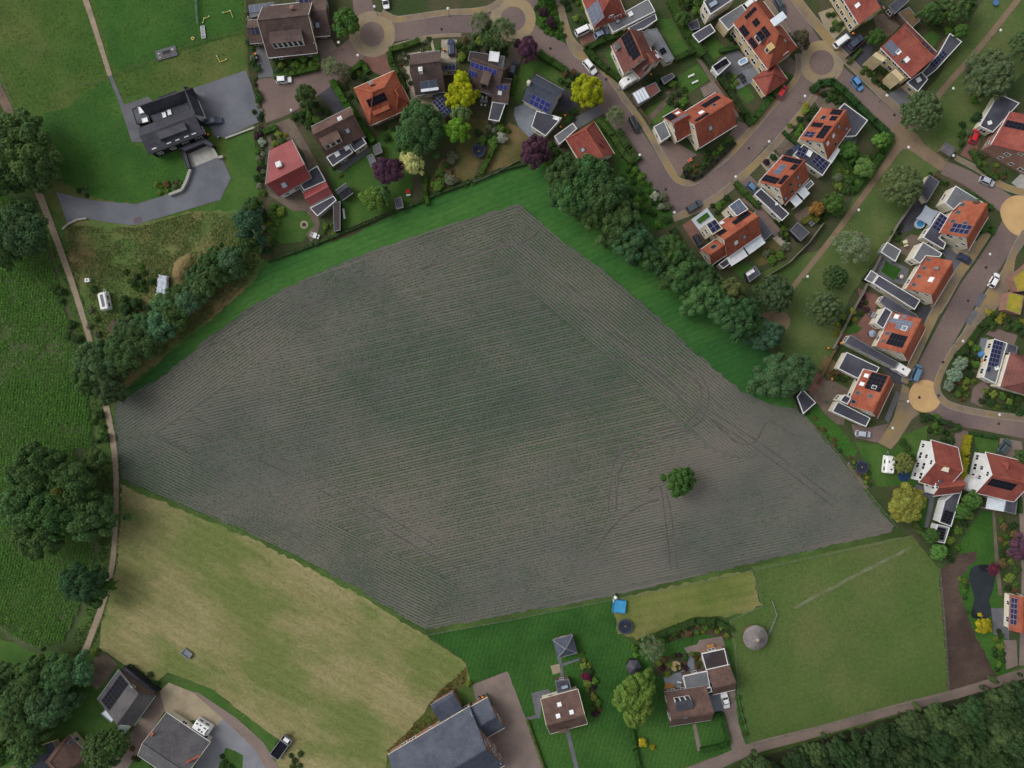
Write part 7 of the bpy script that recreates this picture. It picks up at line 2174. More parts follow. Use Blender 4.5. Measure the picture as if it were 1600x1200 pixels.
def car_meshes(style):
    """Car pointing +X, wheels on z=0. Returns {part: (mesh, colour-able)}."""
    L, Wd, belt, top = {'hatch': (4.1, 1.74, 0.92, 1.5), 'estate': (4.6, 1.8, 0.92, 1.46), 'van': (4.7, 1.85, 1.05, 1.9), 'suv': (4.5, 1.86, 1.05, 1.68), 'pickup': (5.0, 1.85, 1.05, 1.75)}[style]
    hw = Wd / 2
    def sec(x, w, zl, zt, r=0.12):
        return [Vector((x, -w, zl)), Vector((x, -w * 1.0, zt - r)), Vector((x, -w + r, zt)), Vector((x, w - r, zt)), Vector((x, w, zt - r)), Vector((x, w, zl))]
    h = L / 2
    nose = 0.72 if style != 'van' else 0.9
    body = [sec(-h, hw * .82, .42, belt * .84), sec(-h + .12, hw * .93, .28, belt * .97), sec(-h + .6, hw, .22, belt), sec(0, hw, .2, belt), sec(h - 1.15, hw, .22, belt * .97), sec(h - .5, hw * .96, .25, belt * (.82 if style != 'van' else .9)), sec(h - .12, hw * .86, .3, nose), sec(h, hw * .72, .4, nose * .86)]
    B = loft(body)
    # greenhouse
    xr, xt, xf, xw = {'hatch': (-h + .1, -h + .55, .35, 1.05), 'estate': (-h + .1, -h + .4, .45, 1.15), 'van': (-h + .06, -h + .2, h - 1.25, h - .7), 'suv': (-h + .1, -h + .4, .45, 1.1), 'pickup': (-.55, -.3, .7, 1.35)}[style]
    wb, wt = hw * .93, hw * .76
    zb, zt = belt - .02, top
    q = dict(rl=Vector((xr, -wb, zb)), rr=Vector((xr, wb, zb)), fl=Vector((xw, -wb, zb)), fr=Vector((xw, wb, zb)), trl=Vector((xt, -wt, zt)), trr=Vector((xt, wt, zt)), tfl=Vector((xf, -wt, zt)), tfr=Vector((xf, wt, zt)))
    out = {}
    out['body'] = mesh('car_body', B[0], B[1], PAINT)
    def slab_(a, b, c, d, t, m, nm):
        nrm = (b - a).cross(d - a).normalized() * t
        vs = [a, b, c, d, a + nrm, b + nrm, c + nrm, d + nrm]
        return mesh(nm, vs, [(0, 3, 2, 1), (4, 5, 6, 7), (0, 1, 5, 4), (1, 2, 6, 5), (2, 3, 7, 6), (3, 0, 4, 7)], m)
    # roof: slightly crowned panel
    cr = Vector((0, 0, .05))
    xs = [xt - .03, xt + (xf - xt) * .33, xt + (xf - xt) * .66, xf + .03]
    secs = []
    for i, x in enumerate(xs):
        e = 0.02 if i in (0, 3) else 0.05
        secs.append([Vector((x, -wt - .02, zt - .05)), Vector((x, -wt * .6, zt + e)), Vector((x, wt * .6, zt + e)), Vector((x, wt + .02, zt - .05)), Vector((x, wt * .9, zt - .1)), Vector((x, -wt * .9, zt - .1))])
    R = loft(secs)
    out['roof'] = mesh('car_roof', R[0], R[1], PAINT)
    out['windscreen'] = slab_(q['fl'], q['fr'], q['tfr'], q['tfl'], .02, CGLASS, 'windscreen_mesh')
    out['rear_window'] = slab_(q['rr'], q['rl'], q['trl'], q['trr'], .02, CGLASS, 'rear_window_mesh')
    out['side_window'] = [slab_(q['rl'], q['fl'], q['tfl'], q['trl'], .02, CGLASS, 'side_window_mesh'), slab_(q['fr'], q['rr'], q['trr'], q['tfr'], .02, CGLASS, 'side_window_mesh')]
    out['pillar'] = []
    for a, b in (('fl', 'tfl'), ('fr', 'tfr'), ('rl', 'trl'), ('rr', 'trr')):
        V, F = bar(q[a], q[b], .05)
        out['pillar'].append(mesh('pillar_mesh', V, F, PAINT))
    out['wheel'], out['rim'] = [], []
    for x in (-h + .8, h - .85):
        for s in (-1, 1):
            V, F = cyl((0, 0, -.1), .32, .2, 16)
            V = [Vector((v.x + x, s * (hw - .1) + v.z, v.y + .32)) for v in V]
            out['wheel'].append(mesh('tyre_mesh', V, F, TYRE))
            V, F = cyl((0, 0, -.02), .2, .04, 12)
            V = [Vector((v.x + x, s * (hw + .005) + v.z, v.y + .32)) for v in V]
            out['rim'].append(mesh('rim_mesh', V, F, RIMM))
    out['headlight'], out['tail_light'], out['mirror'] = [], [], []
    for s in (-1, 1):
        V, F = box((h - .3, s * hw * .62 - .16, nose * .8), (.26, 0, -.04), (0, .32, 0), (0, 0, .12))
        out['headlight'].append(mesh('headlight_mesh', V, F, LAMPM))
        V, F = box((-h - .01, s * hw * .66 - .12, belt * .66), (.12, 0, 0), (0, .24, 0), (0, 0, .2))
        out['tail_light'].append(mesh('tail_light_mesh', V, F, TAILM))
        V, F = box((xw - .25, s * (hw + .02) - (0 if s > 0 else .2), belt - .02), (.14, 0, 0), (0, .2, 0), (0, 0, .16))
        out['mirror'].append(mesh('mirror_mesh', V, F, PLASTIC))
    if style == 'pickup':
        V, F = join(box((-h + .12, -hw + .12, belt - .02), (h - .75, 0, 0), (0, 2 * hw - .24, 0), (0, 0, .035)))
        out['bed_cover'] = mesh('bed_cover_mesh', V, F, PAINT)
    elif style in ('estate', 'suv'):
        V, F = join(bar((xt + .1, -wt + .08, zt + .07), (xf - .1, -wt + .08, zt + .07), .025), bar((xt + .1, wt - .08, zt + .07), (xf - .1, wt - .08, zt + .07), .025))
        out['roof_rack'] = mesh('roof_rack_mesh', V, F, ALU)
    return out
CARS = {k: car_meshes(k) for k in ('hatch', 'estate', 'van', 'suv', 'pickup')}
PAINTED = {'body', 'roof', 'pillar', 'bed_cover'}
def car(px, py, ang, color, style, label, roofcol=None, grp='cars parked in the streets and drives'):
    p = W(px, py, 0.9)
    t = thing('parked_car', label, 'car', (p.x, p.y, 0.06), grp, math.radians(ang))
    for nm, ms in CARS[style].items():
        if nm == 'rim':
            continue
        for i, me in enumerate(ms if isinstance(ms, list) else [ms]):
            o = link(nm, me, t)
            if nm in PAINTED:
                o.color = C4(roofcol if (roofcol and nm == 'roof') else color)
            if nm == 'wheel':
                link('rim', CARS[style]['rim'][i], o)
    return t
WHT, BLK, NAVY, SILV, GRYC, RED, LBLUE = (236, 236, 236), (34, 36, 42), (46, 54, 82), (176, 180, 188), (84, 92, 100), (184, 38, 44), (96, 144, 184)
for a in [
    (443, 124, 4, WHT, 'hatch', 'white hatchback standing in the brick court below the brown house hedge'),
    (602, 1, -80, WHT, 'hatch', 'white car cut by the top edge above the first paved circle'),
    (705, 74, 94, NAVY, 'estate', 'navy car on the pale gravel drive beside the speckled brown house'),
    (802, 106, 72, (60, 70, 84), 'hatch', 'dark blue-grey car on the drive right of the dark brown house'),
    (616, 122, 108, (70, 84, 112), 'hatch', 'blue-grey car beside the orange hipped house'),
    (333, 189, 12, NAVY, 'estate', 'dark blue estate car by the black estate house'),
    (912, 47, 26, WHT, 'van', 'white van on the red paved drive near the planting island'),
    (940, 52, 26, (150, 164, 186), 'hatch', 'pale blue car beside the grey flat roof and hedge'),
    (922, 104, -50, WHT, 'suv', 'white car with dark windows parked at the tall hedge corner'),
    (992, 194, -64, BLK, 'estate', 'black estate car on the curved street near the orange house wing'),
    (1085, 322, 32, (66, 78, 84), 'estate', 'dark grey-green estate car at the ochre pavement by the verandas house'),
    (1092, 377, -62, BLK, 'hatch', 'black hatchback on the red drive beside the verandas house'),
    (1222, 143, 56, RED, 'hatch', 'red car parked below the hipped red garage'),
    (1219, 8, -62, (58, 70, 78), 'estate', 'dark car driving up the street at the top edge'),
    (1172, 4, 42, WHT, 'suv', 'white car between the flat roof and the large orange house'),
    (1315, 64, 38, WHT, 'van', 'white car with black sides on the dark drive beside the navy car'),
    (1338, 65, 40, (64, 72, 96), 'estate', 'slate blue car beside the white car on the dark drive'),
    (1340, 130, -54, (84, 138, 190), 'hatch', 'bright blue small car on the street below the third paved circle'),
    (1523, 212, 66, (196, 30, 36), 'hatch', 'bright red car on the drive of the pink-brick house'),
    (1543, 283, -24, SILV, 'hatch', 'silver car on the street above the upper sand circle'),
    (1554, 438, 60, WHT, 'hatch', 'white car with dark roof glass parked on the right-hand street'),
    (1508, 404, -28, NAVY, 'hatch', 'navy car on the drive between two row houses'),
    (1432, 583, 68, (88, 126, 150), 'van', 'light blue van beside the white caravan above the lower sand circle'),
    (1349, 678, -6, SILV, 'hatch', 'silver-grey car on the drive below the row house nearest the field'),
    (1570, 698, 52, (62, 80, 82), 'suv', 'dark green car on the drive above the round-balcony house'),
    (1177, 294, -42, (92, 120, 150), 'hatch', 'light blue car at the end of the long clipped hedge'),
    (1245, 231, 38, (52, 62, 88), 'hatch', 'dark blue car nose out beside the white-rimmed solar garage'),
    (1230, 243, 44, BLK, 'hatch', 'black car tucked behind the angled-panel house'),
    (1133, 1093, -76, WHT, 'pickup', 'white pickup on the drive beside the brown house with dormer box'),
]:
    car(*a)

CARAV = mat('caravan_white', (232, 232, 230), (222, 222, 220), 0.8, fineamt=0.03, rough=0.4)
def caravan(px, py, ang, L, Wd, label, hatches, name='caravan', grey=False, cat='caravan'):
    p = W(px, py, 2.0)
    t = thing(name, label, cat, (p.x, p.y, 0.06), None, math.radians(ang))
    h, w = L / 2, Wd / 2
    def sec(x, k, z0, z1):
        return [Vector((x, -w * k, z0)), Vector((x, -w * k, z1 - .2)), Vector((x, -w * k + .2, z1)), Vector((x, w * k - .2, z1)), Vector((x, w * k, z1 - .2)), Vector((x, w * k, z0))]
    V, F = loft([sec(-h, .94, .5, 2.2), sec(-h + .25, 1, .35, 2.55), sec(h - .7, 1, .35, 2.55), sec(h - .15, .96, .4, 1.9), sec(h, .92, .5, 1.4)])
    b = link('body', mesh('caravan_body', V, F, CARAV), t)
    for x, y, a, d in hatches:
        V, F = box((x - a / 2, y - d / 2, 2.54), (a, 0, 0), (0, d, 0), (0, 0, .12))
        link('roof_hatch', mesh('roof_hatch_mesh', V, F, CGLASS), t)
    for s in (-1, 1):
        for x in (-h * .5, h * .3):
            V, F = box((x - .5, s * (w + .005) - .02, 1.3), (1.0, 0, 0), (0, .04, 0), (0, 0, .6))
            link('window', mesh('caravan_window_mesh', V, F, CGLASS), t)
        V, F = cyl((0, 0, -.1), .32, .2, 14)
        link('wheel', mesh('caravan_tyre', [Vector((v.x - .2, s * (w - .15) + v.z, v.y + .32)) for v in V], F, TYRE), t)
    if cat == 'caravan':
        V, F = join(bar((h - .1, -.5, .5), (h + 1.1, 0, .5), .05), bar((h - .1, .5, .5), (h + 1.1, 0, .5), .05), cyl((h + 1.0, 0, 0.05), .06, .6, 8))
        link('drawbar', mesh('drawbar_mesh', V, F, ALU), t)
    return t
caravan(982, 125, 212, 4.4, 2.2, 'white touring caravan beside the tall hedge and the yellow-green tree', [(.2, 0, .45, .45)])
caravan(1409, 577, 150, 4.2, 2.2, 'white touring caravan between two row houses next to the light blue van', [(.0, 0, .5, .45)])
caravan(1390, 726, 84, 4.6, 2.3, 'white caravan on the grass under the olive round tree', [(-1.2, -.2, .4, .4), (.8, .5, .6, .25)])
caravan(162, 470, 102, 4.8, 2.1, 'old white caravan with grey roof strip on the rough ground', [(0, 0, 3.2, .7)])
caravan(316, 1137, -32, 4.6, 2.6, 'white camper with roof vents beside the grey-roofed farmhouse', [(-1.6, .6, .5, .35), (-.6, .7, .5, .3), (-.4, -.5, .5, .5), (.7, .6, .7, .3), (.5, -.6, .4, .4), (1.6, 0, .3, 1.6)], 'camper_van', cat='camper')
# flatbed trailer with black load bed
p = W(439, 1168, 1.2)
t = thing('car_trailer', 'grey trailer with black bed parked at the meadow corner', 'trailer', (p.x, p.y, 0.06), None, math.radians(54), (1.22, 1.25, 1.1))
link('bed', mesh('trailer_bed', *box((-2.6, -1.05, .6), (5.2, 0, 0), (0, 2.1, 0), (0, 0, .12)), PVBLACK), t)
V, F = join(*[box(*q) for q in (((-2.6, -1.12, .55), (5.2, 0, 0), (0, .1, 0), (0, 0, .5)), ((-2.6, 1.02, .55), (5.2, 0, 0), (0, .1, 0), (0, 0, .5)), ((-2.7, -1.12, .55), (.1, 0, 0), (0, 2.24, 0), (0, 0, .5)), ((2.6, -1.12, .55), (.1, 0, 0), (0, 2.24, 0), (0, 0, .9)), ((1.4, -1.02, .7), (.1, 0, 0), (0, 2.04, 0), (0, 0, .8)))])
link('side_board', mesh('trailer_sides', V, F, ALU), t)
for s in (-1, 1):
    for x in (-.5, .3):
        V, F = cyl((0, 0, -.1), .32, .2, 12)
        link('wheel', mesh('trailer_tyre', [Vector((v.x + x, s * 1.25 + v.z, v.y + .32)) for v in V], F, TYRE), t)
V, F = box((1.6, -.6, .75), (.8, 0, 0), (0, 1.2, 0), (0, 0, .4))
link('tool_box', mesh('tool_box_mesh', V, F, CARAV), t)
V, F = bar((2.6, 0, .5), (4.0, 0, .5), .06)
link('drawbar', mesh('trailer_drawbar', V, F, DKMETAL), t)

# ------------------------------------------------------------------ street lamps, bins
POSTM = mat('lamp_post_grey', (120, 122, 120), (110, 112, 110), 1, fineamt=0.05, rough=0.5)
LHEAD = mat('lamp_head_white', (204, 204, 200), fineamt=0, rough=0.35)
LP = mesh('lamp_post_mesh', *join(cyl((0, 0, 0), .07, 3.9, 8, .045), cyl((0, 0, 0), .11, .9, 8)), POSTM)
LHD = mesh('lamp_head_mesh', *join(cyl((0, 0, 3.9), .14, .28, 14, .34), cyl((0, 0, 4.18), .36, .16, 16, .14)), LHEAD)
for x, y in [(455, 172), (559, 86), (529, 66), (700, 13), (585, 10), (1000, 242), (1054, 332), (1202, 221), (1150, 276), (1258, 150), (1386, 149), (1490, 138), (1420, 230), (1490, 243), (1342, 328), (1262, 432), (1547, 397), (1505, 533), (1419, 627), (1395, 669), (1564, 47), (1562, 648)]:
    p = W(x, y, 4.2)
    t = thing('street_lamp', None, 'street lamp', (p.x, p.y, 0.02), 'street lamps')
    link('post', LP, t)
    link('lamp_head', LHD, t)
    auto(t, 'street lamp with white head', 'street lamp', x, y, 'street lamps')
BINB = mesh('bin_body_mesh', *cyl((0, 0, .05), .26, .95, 4, .34), mat('bin_dark_green', (52, 60, 56), (46, 54, 50), 1, fineamt=0.05, rough=0.6))
BINL = {k: mesh('bin_lid_' + k, *join(cyl((0, 0, 1.0), .38, .1, 4, .3)), mat('bin_lid_' + k, c, fineamt=0.04, rough=0.5)) for k, c in (('orange', (222, 132, 52)), ('grey', (110, 112, 116)), ('green', (54, 108, 76)), ('blue', (60, 96, 156)))}
BINW = mesh('bin_wheel_mesh', *cyl((-.3, -.25, .0), .12, .5, 8), TYRE)
for x, y, k in [(325, 210, 'orange'), (341, 214, 'grey'), (399, 84, 'orange'), (401, 90, 'grey'), (790, 107, 'orange'), (790, 103, 'grey'), (694, 77, 'orange'), (883, 180, 'orange'), (876, 198, 'orange'), (1017, 116, 'orange'), (1314, 536, 'orange'), (1294, 544, 'orange'), (1534, 563, 'orange'), (754, 1089, 'orange'), (748, 1091, 'grey'), (760, 1087, 'green'), (1300, 592, 'orange'), (1294, 628, 'green'), (1333, 52, 'orange'), (1326, 724, 'grey')]:
    p = W(x, y, 1.0)
    t = thing('wheelie_bin', None, 'bin', (p.x, p.y, 0.05), 'wheelie bins', _tr.uniform(0, 3))
    link('body', BINB, t)
    link('lid', BINL[k], t)
    auto(t, f'wheelie bin with {k} lid', 'bin', x, y, 'wheelie bins')

MANH = mesh('manhole_mesh', *cyl((0, 0, 0), .36, .02, 14), DKMETAL)
for x, y in [(1473, 566), (1466, 618), (1436, 621), (1397, 180), (1305, 78), (947, 124), (690, 46), (860, 76), (1040, 296), (1170, 232), (1540, 418), (1512, 470), (1560, 662), (470, 140), (1225, 30)]:
    o = link('manhole_cover', MANH, None, W(x, y) + Vector((0, 0, .15)))
    auto(o, 'dark round manhole cover', 'manhole cover', x, y, 'manhole covers in the streets')
# heap of dry straw on the rough ground
V_, F_ = [], []
r_ = random.Random(9)
for i in range(9):
    for j in range(24):
        a = j * math.pi / 12
        k = i / 8
        V_.append(((1 - k) * 4.2 * math.cos(a) * r_.uniform(.72, 1.2), (1 - k) * 2.7 * math.sin(a) * r_.uniform(.72, 1.2), 1.3 * math.sin(k * 1.57) * r_.uniform(.9, 1.05)))
for i in range(8):
    for j in range(24):
        F_.append((i * 24 + j, i * 24 + (j + 1) % 24, (i + 1) * 24 + (j + 1) % 24, (i + 1) * 24 + j))
p = W(284, 418, .6)
o = link('straw_heap', mesh('straw_heap', V_, F_, mat('dry_straw', (134, 122, 80), (106, 108, 62), .5, (124, 106, 74), .2, fine=3, fineamt=.3, bump=.5), True), None, (p.x, p.y, .03))
o.rotation_euler = (0, 0, 1.0)
tag(o, 'heap of dry tan straw on the rough ground right of the white tarpaulin', 'straw heap')

# ------------------------------------------------------------------ garden things
NET = mat('trampoline_mat', (40, 44, 56), (48, 52, 64), 1, fineamt=0.1, rough=0.8)
PADB = mat('trampoline_pad', (52, 58, 76), (60, 66, 84), 1, fineamt=0.08, rough=0.6)
def trampoline(px, py, r, label, extra=False):
    p = W(px, py, .9)
    t = thing('trampoline', label, 'trampoline', (p.x, p.y, .03))
    link('jumping_mat', mesh('mat_mesh', *cyl((0, 0, .82), r * .82, .03, 28), NET), t)
    link('edge_pad', mesh('pad_mesh', *ring((0, 0, 0), r * .8, r, .86, .94, 28), PADB), t)
    for i in range(6):
        a = i * math.pi / 3
        link('leg', mesh('leg_mesh', *bar((r * .95 * math.cos(a), r * .95 * math.sin(a), 0), (r * .95 * math.cos(a), r * .95 * math.sin(a), 2.4 if extra else .9), .03), ALU), t)
    if extra:
        link('net_hoop', mesh('hoop_mesh', *ring((0, 0, 0), r * .97, r, 2.36, 2.42, 28), DKMETAL), t)
    link('logo_spot', mesh('spot_mesh', *cyl((0, 0, .85), .18, .006, 10), mat('spot_tan', (150, 130, 90), fineamt=0)), t)
    return t
trampoline(977, 979, 2.0, 'round navy trampoline on the dry lawn beside the blue pool')
trampoline(1347, 730, 1.75, 'round dark trampoline at the field edge below the silver car')
t = trampoline(748, 236, 1.75, 'round grey trampoline with net beside the garden hedge', True)
p = W(748, 238, .9)
# blue pool
p = W(968, 948, 1.0)
t = thing('frame_pool', 'square bright blue frame pool at the edge of the dry lawn', 'pool', (p.x, p.y, .03), None, math.radians(-6))
PB = mat('pool_blue', (62, 128, 168), (54, 116, 156), 1, fineamt=0.05, rough=0.5)
PW = mat('pool_water', (58, 136, 180), (70, 148, 190), .6, fineamt=0.04, rough=0.1)
V, F = join(box((-1.7, -1.7, 0), (3.4, 0, 0), (0, .12, 0), (0, 0, .95)), box((-1.7, 1.58, 0), (3.4, 0, 0), (0, .12, 0), (0, 0, .95)), box((-1.7, -1.58, 0), (.12, 0, 0), (0, 3.16, 0), (0, 0, .95)), box((1.58, -1.58, 0), (.12, 0, 0), (0, 3.16, 0), (0, 0, .95)))
link('pool_wall', mesh('pool_wall_mesh', V, F, PB), t)
link('water', mesh('pool_water_mesh', *box((-1.57, -1.57, .05), (3.14, 0, 0), (0, 3.14, 0), (0, 0, .75)), PW), t)
V, F = join(bar((-1.75, 1.2, 0), (-1.75, 1.2, 1.5), .05), bar((-1.75, 1.7, 0), (-1.75, 1.7, 1.5), .05), *[bar((-1.75, 1.2, .3 + .3 * i), (-1.75, 1.7, .3 + .3 * i), .04) for i in range(4)])
link('ladder', mesh('ladder_mesh', V, F, WHITE), t)
p = W(962, 934, .6)
t = thing('pool_pump', 'white pool pump and filter standing above the blue pool', 'pump', (p.x, p.y, .03))
link('tank', mesh('tank_mesh', *join(cyl((0, 0, 0), .45, .8, 14), cyl((0, 0, .8), .45, .25, 14, .15)), WHITE), t)
link('motor', mesh('motor_mesh', *cyl((.2, .8, 0), .3, .5, 12), DKMETAL), t)
# inflatable pool / hot tub
p = W(1161, 96, .4)
t = thing('inflatable_pool', 'white and pale blue inflatable pool behind the large orange house', 'pool', (p.x, p.y, .1), None, math.radians(28))
def rrect(a, b, r, n=6):
    o_ = []
    for cx, cy, s in ((a - r, b - r, 0), (-a + r, b - r, 90), (-a + r, -b + r, 180), (a - r, -b + r, 270)):
        for i in range(n + 1):
            g_ = math.radians(s + 90 * i / n)
            o_.append((cx + r * math.cos(g_), cy + r * math.sin(g_)))
    return o_
o1, o2 = rrect(1.25, .8, .5), rrect(.95, .5, .3)
n = len(o1)
vs = [(x, y, 0) for x, y in o1] + [(x, y, .5) for x, y in o1] + [(x, y, .5) for x, y in o2] + [(x, y, .1) for x, y in o2]
fs = [(k * n + i, k * n + (i + 1) % n, (k + 1) * n + (i + 1) % n, (k + 1) * n + i) for k in range(3) for i in range(n)]
link('rim', mesh('pool_rim_mesh', vs, fs, WHITE), t)
link('water', mesh('pool_water2', [(x, y, .3) for x, y in o2], [tuple(range(n))], mat('pale_pool_water', (140, 176, 214), (128, 166, 206), .8, fineamt=0, rough=.1)), t)
# round hot tub under the sail
p = W(1437, 350, .5)
t = thing('hot_tub', 'round silver-edged hot tub below the grey shade sail', 'hot tub', (p.x, p.y, .06))
link('shell', mesh('tub_shell', *ring((0, 0, 0), .95, 1.25, 0, .8, 24), mat('tub_silver', (176, 182, 196), fineamt=0.03, rough=.3)), t)
link('water', mesh('tub_water', *cyl((0, 0, .1), .96, .5, 20), PW), t)
# shade sail
a = [W(1431, 342, 2.6), W(1446, 320, 3.0), W(1468, 330, 2.5), W(1453, 354, 3.0)]
c0 = sum(a, Vector()) / 4
t = thing('shade_sail', 'pale grey four-cornered shade sail over the dark yard', 'shade sail', (c0.x, c0.y, 0))
N_ = 8
vs, fs = [], []
for i in range(N_ + 1):
    for j in range(N_ + 1):
        u_, v_ = i / N_, j / N_
        q = (a[0] * (1 - u_) + a[1] * u_) * (1 - v_) + (a[3] * (1 - u_) + a[2] * u_) * v_
        k = 0.16 * (4 * u_ * (1 - u_) * (abs(v_ - .5) * 2) ** 2)
        k2 = 0.16 * (4 * v_ * (1 - v_) * (abs(u_ - .5) * 2) ** 2)
        q = q.lerp(c0, max(k, k2))
        vs.append(q)
for i in range(N_):
    for j in range(N_):
        k = i * (N_ + 1) + j
        fs.append((k, k + 1, k + N_ + 2, k + N_ + 1))
part('cloth', vs, fs, mat('sail_cloth', (158, 166, 176), (150, 158, 168), .4, fineamt=0.03), t)
for q in a:
    V, F = bar((q.x, q.y, 0), q, .05)
    part('post', V, F, DKMETAL, t)
# parasol
def parasol(px, py, r, c, label):
    p = W(px, py, 2.4)
    t = thing('parasol', label, 'parasol', (p.x, p.y, .05))
    n = 8
    vs = [(r * math.cos(2 * math.pi * i / n), r * math.sin(2 * math.pi * i / n), 2.1) for i in range(n)] + [(0, 0, 2.65)]
    link('canopy', mesh('canopy_mesh', vs, [(i, (i + 1) % n, n) for i in range(n)], mat('canopy_' + str(c[0]), c, (c[0] - 14, c[1] - 14, c[2] - 12), 1, fineamt=.04)), t)
    link('pole', mesh('pole_mesh', *cyl((0, 0, 0), .03, 2.7, 8), ALU), t)
    link('foot', mesh('foot_mesh', *cyl((0, 0, 0), .35, .1, 12), DKMETAL), t)
parasol(1364, 521, 1.0, (150, 158, 176), 'grey-blue round parasol on the red terrace beside the silver-panel house')
parasol(1410, 432, .55, (214, 196, 172), 'small cream parasol beside the artificial turf')

WOODM = mat('garden_wood', (172, 128, 78), (150, 108, 66), 1.2, fine=5, fineamt=.15)
GREYF = mat('grey_furniture', (136, 138, 142), (120, 122, 126), 1, fineamt=.06)
def table_set(px, py, rot, label, m, L=1.8, chairs=4, mc=None, cat='table'):
    p = W(px, py, .7)
    t = thing('garden_table', label, cat, (p.x, p.y, .1), None, math.radians(rot))
    link('table_top', mesh('table_top_mesh', *box((-L / 2, -.45, .7), (L, 0, 0), (0, .9, 0), (0, 0, .05)), m), t)
    for sx in (-1, 1):
        for sy in (-1, 1):
            link('leg', mesh('table_leg_mesh', *box((sx * (L / 2 - .1) - .04, sy * .35 - .04, 0), (.08, 0, 0), (0, .08, 0), (0, 0, .7)), m), t)
    for i in range(chairs):
        sx = -L / 4 if i % 2 else L / 4
        sy = -1 if i < 2 else 1
        q = Vector((sx, sy * .95, 0))
        q.rotate(Matrix.Rotation(math.radians(rot), 4, 'Z'))
        c_ = thing('garden_chair', None, 'chair', (p.x + q.x, p.y + q.y, .1), 'garden chairs', math.radians(rot))
        mm = mc or m
        link('seat', mesh('chair_seat', *box((-.25, -.25, .42), (.5, 0, 0), (0, .5, 0), (0, 0, .06)), mm), c_)
        link('backrest', mesh('chair_back', *box((-.25, sy * .24 - .03, .48), (.5, 0, 0), (0, .06, 0), (0, 0, .45)), mm), c_)
        for k in ((-.22, -.22), (.18, -.22), (-.22, .18), (.18, .18)):
            link('leg', mesh('chair_leg', *box((k[0], k[1], 0), (.04, 0, 0), (0, .04, 0), (0, 0, .42)), mm), c_)
        auto(c_, 'garden chair', 'chair', px + sx / S, py - sy * 5, 'garden chairs')
table_set(492, 368, 70, 'white garden table on the pale corner terrace of the red-roofed house', WHITE, 1.4, 4)
table_set(1110, 1009, 12, 'orange wooden bench table on the pinkish terrace by the flat brown roof', WOODM, 1.9, 0)
table_set(756, 158, -8, 'grey garden table behind the dark brown house with blue panels', GREYF, 2.0, 4, WHITE)
table_set(1061, 1072, -10, 'grey patio table beside the orange wooden deck', GREYF, 1.2, 4, WHITE)
table_set(1364, 492, 60, 'grey garden table on the red terrace beside the long annex', GREYF, 1.6, 4, GREYF)
table_set(1266, 346, 40, 'pale grey garden table on the grey terrace near the park fence', GREYF, 1.4, 4, GREYF)
table_set(637, 299, 10, 'small red play table on the dark lawn near the cream tree', mat('toy_red', (196, 50, 46), fineamt=.03, rough=.5), 1.1, 2, WHITE)
table_set(1160, 122, 30, 'dark lounge table on the blue-grey terrace behind the orange house', PLASTIC, 1.5, 4, PLASTIC)
table_set(1414, 378, 20, 'small cream garden table behind the sail yard', mat('cream_plastic', (206, 194, 166), fineamt=.03), 1.2, 2)
# wooden deck
p = W(1046, 1074, .3)
t = thing('wooden_deck', 'orange-brown wooden deck beside the patio of the dormer-box house', 'deck', (p.x, p.y, 0.08), None, math.radians(-8))
for i in range(8):
    link('plank', mesh('plank_mesh', *box((-1.2, -1.0 + i * .26, 0), (2.4, 0, 0), (0, .24, 0), (0, 0, .18)), WOODM), t)
# firewood stacks
LOGM = mat('log_ends', (112, 96, 84), (84, 72, 62), 2, fineamt=.2)
def woodpile(px, py, rot, nx, nl, label, cover=None):
    p = W(px, py, .5)
    t = thing('firewood_pile', label, 'wood pile', (p.x, p.y, .03), None, math.radians(rot))
    for lay in range(nl):
        for i in range(nx - lay):
            V, F = cyl((0, 0, 0), .14, 2.6 + .4 * math.sin(i * 2.3 + lay), 7)
            link('log', mesh('log_mesh', [Vector((v.z - 1.3, v.x + (i - (nx - lay) / 2) * .29, v.y + .14 + lay * .25)) for v in V], F, LOGM), t)
woodpile(180, 511, -35, 12, 4, 'stack of brown logs beside the old caravan')
p = W(254, 447, 1.0)
t = thing('tarp_covered_stack', 'wood stack under a creased white tarpaulin in the rough ground', 'wood stack', (p.x, p.y, .03), None, math.radians(82))
V, F = box((-2.6, -1.3, 0), (5.2, 0, 0), (0, 2.6, 0), (0, 0, 1.2))
link('stack', mesh('stack_mesh', V, F, LOGM), t)
vs, fs = [], []
r_ = random.Random(3)
for i in range(13):
    for j in range(7):
        vs.append((-2.8 + 5.6 * i / 12 + r_.uniform(-.1, .1), -1.45 + 2.9 * j / 6 + r_.uniform(-.12, .12), 1.28 + .1 * r_.random() - (.35 if j in (0, 6) else 0)))
for i in range(12):
    for j in range(6):
        k = i * 7 + j
        fs.append((k, k + 7, k + 8, k + 1))
link('tarpaulin', mesh('tarp_mesh', vs, fs, mat('white_tarp', (190, 198, 208), (160, 170, 184), .9, fineamt=.12)), t)
p = W(200, 504, 1.0)
t = thing('small_trailer', 'small trailer with a weathered beige cover by the log stack', 'trailer', (p.x, p.y, .03), None, math.radians(-62))
link('box', mesh('trailer_box', *box((-1.4, -.75, .4), (2.8, 0, 0), (0, 1.5, 0), (0, 0, .5)), DKMETAL), t)
vs, fs = loft([[Vector((x, -.85, .85)), Vector((x, -.5, 1.5)), Vector((x, .5, 1.5)), Vector((x, .85, .85))] for x in (-1.5, -.5, .5, 1.5)])
link('cover', mesh('trailer_cover', vs, fs, mat('beige_cover', (166, 156, 142), (130, 122, 112), .9, fineamt=.12)), t)
for s in (-1, 1):
    V, F = cyl((0, 0, -.1), .3, .2, 12)
    link('wheel', mesh('small_trailer_tyre', [Vector((v.x, s * .85 + v.z, v.y + .3)) for v in V], F, TYRE), t)
